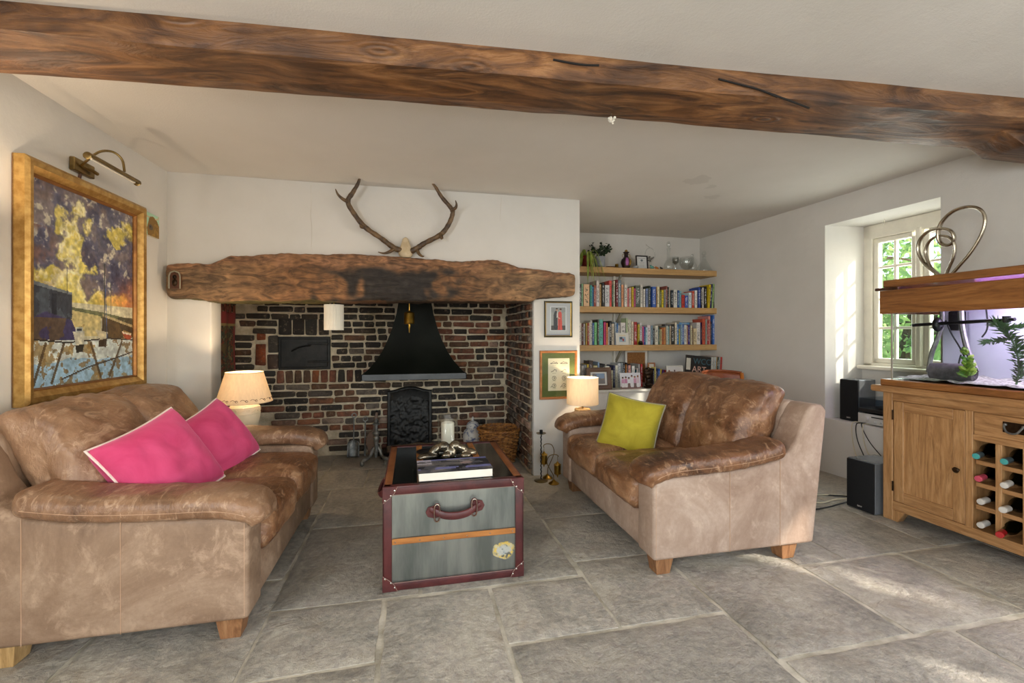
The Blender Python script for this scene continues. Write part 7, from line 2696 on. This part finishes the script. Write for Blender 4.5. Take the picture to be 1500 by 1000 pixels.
# ------------------------------------------------------------------ hi-fi
def speaker(label, x, y0, y1, z, h, d, yaw):
    w = y1 - y0
    t = thing('loudspeaker', label, 'speaker', (x, (y0 + y1) / 2, z), R(yaw))
    MB().bb((.012, -w / 2, 0), (d, w / 2, h), .003).build('cabinet', 'speaker_side', t)
    MB().bb((0, -w / 2 + .002, .003), (.014, w / 2 - .002, h - .003), .004, 2).build('grille', 'speaker_grille', t)
    M = Matrix.Translation((-.0006, 0, .022)) @ Matrix.Rotation(R(-90), 4, 'Z') @ Matrix.Rotation(R(90), 4, 'X')
    text_obj('badge', 'B&W', .014, 'cap_white', M, t, extrude=.0003)
speaker('black loudspeaker standing on the flagstones beside the oak cabinet', 2.855, 2.275, 2.455, 0.002, .325, .25, 2)
speaker('black loudspeaker on the window ledge beside the turntable', 3.455, 2.880, 3.030, .4515, .335, .19, 3)

def hifi():
    t = thing('amplifier', 'silver amplifier with a round volume knob on the window ledge', 'amplifier', (3.455, 2.655, .4515), R(3))
    MB().bb((.006, -.21, .008), (.26, .21, .082), .003).build('case', 'black_plastic', t)
    MB().bb((0, -.212, .006), (.008, .212, .084), .002).build('front_panel', 'silver_panel', t)
    M = Matrix.Rotation(R(-90), 4, 'Y')
    MB().lathe([(0, -.001), (.024, .0), (.024, .018), (.021, .022), (0, .022)], 26, M=Matrix.Translation((0, .150, .046)) @ M).build('volume_knob', 'silver_panel', t)
    for y in (.085, .045, .005):
        MB().lathe([(0, -.001), (.010, .0), (.010, .014), (.008, .016), (0, .016)], 18, M=Matrix.Translation((0, y, .030)) @ M).build('knob', 'silver_panel', t)
    MB().bb((-.0012, .02, .058), (.0002, .11, .066)).build('display', 'black_plastic', t, smooth=0)
    for x in (.03, .23):
        for y in (-.18, .18):
            MB().lathe([(0, 0), (.012, 0), (.012, .009), (0, .009)], 12, c=(x, y, 0)).build('foot', 'black_plastic', t)
    t = thing('turntable', 'black turntable under a clear dust cover on the silver amplifier', 'turntable', (3.455, 2.655, .5365), R(3))
    for x in (.03, .22):
        for y in (-.18, .18):
            MB().lathe([(0, 0), (.014, 0), (.014, .013), (0, .013)], 12, c=(x, y, 0)).build('foot', 'black_plastic', t)
    MB().bb((-.004, -.21, .012), (.26, .21, .040), .004).build('plinth', 'black_plastic', t)
    MB().lathe([(0, .040), (.115, .040), (.118, .046), (.115, .052), (0, .052)], 36, c=(.128, .02, 0)).build('platter', 'iron_black', t)
    MB().tube([(.22, -.16, .07), (.12, -.14, .068), (.09, -.08, .062)], .004, 6).build('tonearm', 'nickel', t)
    c = MB()
    c.bb((.0, -.205, .042), (.003, .205, .115)).bb((.252, -.205, .042), (.255, .205, .115)).bb((.003, -.205, .042), (.252, -.202, .115)).bb((.003, .202, .042), (.252, .205, .115)).bb((.0, -.205, .115), (.255, .205, .118))
    c.build('dust_cover', 'smoke_acrylic', t, smooth=0)
hifi()

def cable(label, pts, m, r=.0035):
    tag(MB().tube(smooth_path(pts, 7), r, 6).build('cable', m), label, 'cable', 'hi-fi cables')
cable('black cable running down the wall from the amplifier to the cabinet', [(3.44, 2.80, .462), (3.385, 2.79, .452), (3.375, 2.72, .34), (3.375, 2.60, .22), (3.37, 2.48, .08), (3.35, 2.44, .006)], 'cable_black')
cable('cream cable looping down the wall below the amplifier', [(3.44, 2.85, .460), (3.380, 2.86, .450), (3.365, 2.84, .30), (3.365, 2.80, .18), (3.365, 2.70, .06), (3.33, 2.62, .006)], 'cable_cream')
cable('second cream cable hanging beside the looping one', [(3.44, 2.775, .460), (3.375, 2.77, .450), (3.36, 2.74, .30), (3.36, 2.66, .17), (3.35, 2.57, .04), (3.31, 2.53, .006)], 'cable_cream')
cable('thick black cable down the wall behind the floor speaker', [(3.44, 2.825, .460), (3.372, 2.82, .450), (3.35, 2.79, .33), (3.35, 2.70, .16), (3.345, 2.60, .03), (3.28, 2.57, .006)], 'cable_black')
cable('black floor cable leading from the speaker towards the sofa, farther one', [(3.0, 2.47, .03), (2.95, 2.60, .006), (2.7, 2.70, .005), (2.45, 2.73, .005), (2.1, 2.74, .005)], 'cable_black', .005)
cable('black floor cable leading from the speaker towards the sofa, nearer one', [(2.98, 2.462, .03), (2.85, 2.48, .006), (2.65, 2.44, .005), (2.4, 2.43, .005), (2.08, 2.46, .005)], 'cable_black', .005)
cable('cream cable coiled on the flagstones beside the floor speaker', [(2.98, 2.50, .02), (2.88, 2.55, .006), (2.72, 2.52, .005), (2.64, 2.58, .005), (2.72, 2.66, .006), (2.90, 2.63, .006), (3.05, 2.58, .006)], 'cable_cream', .004)
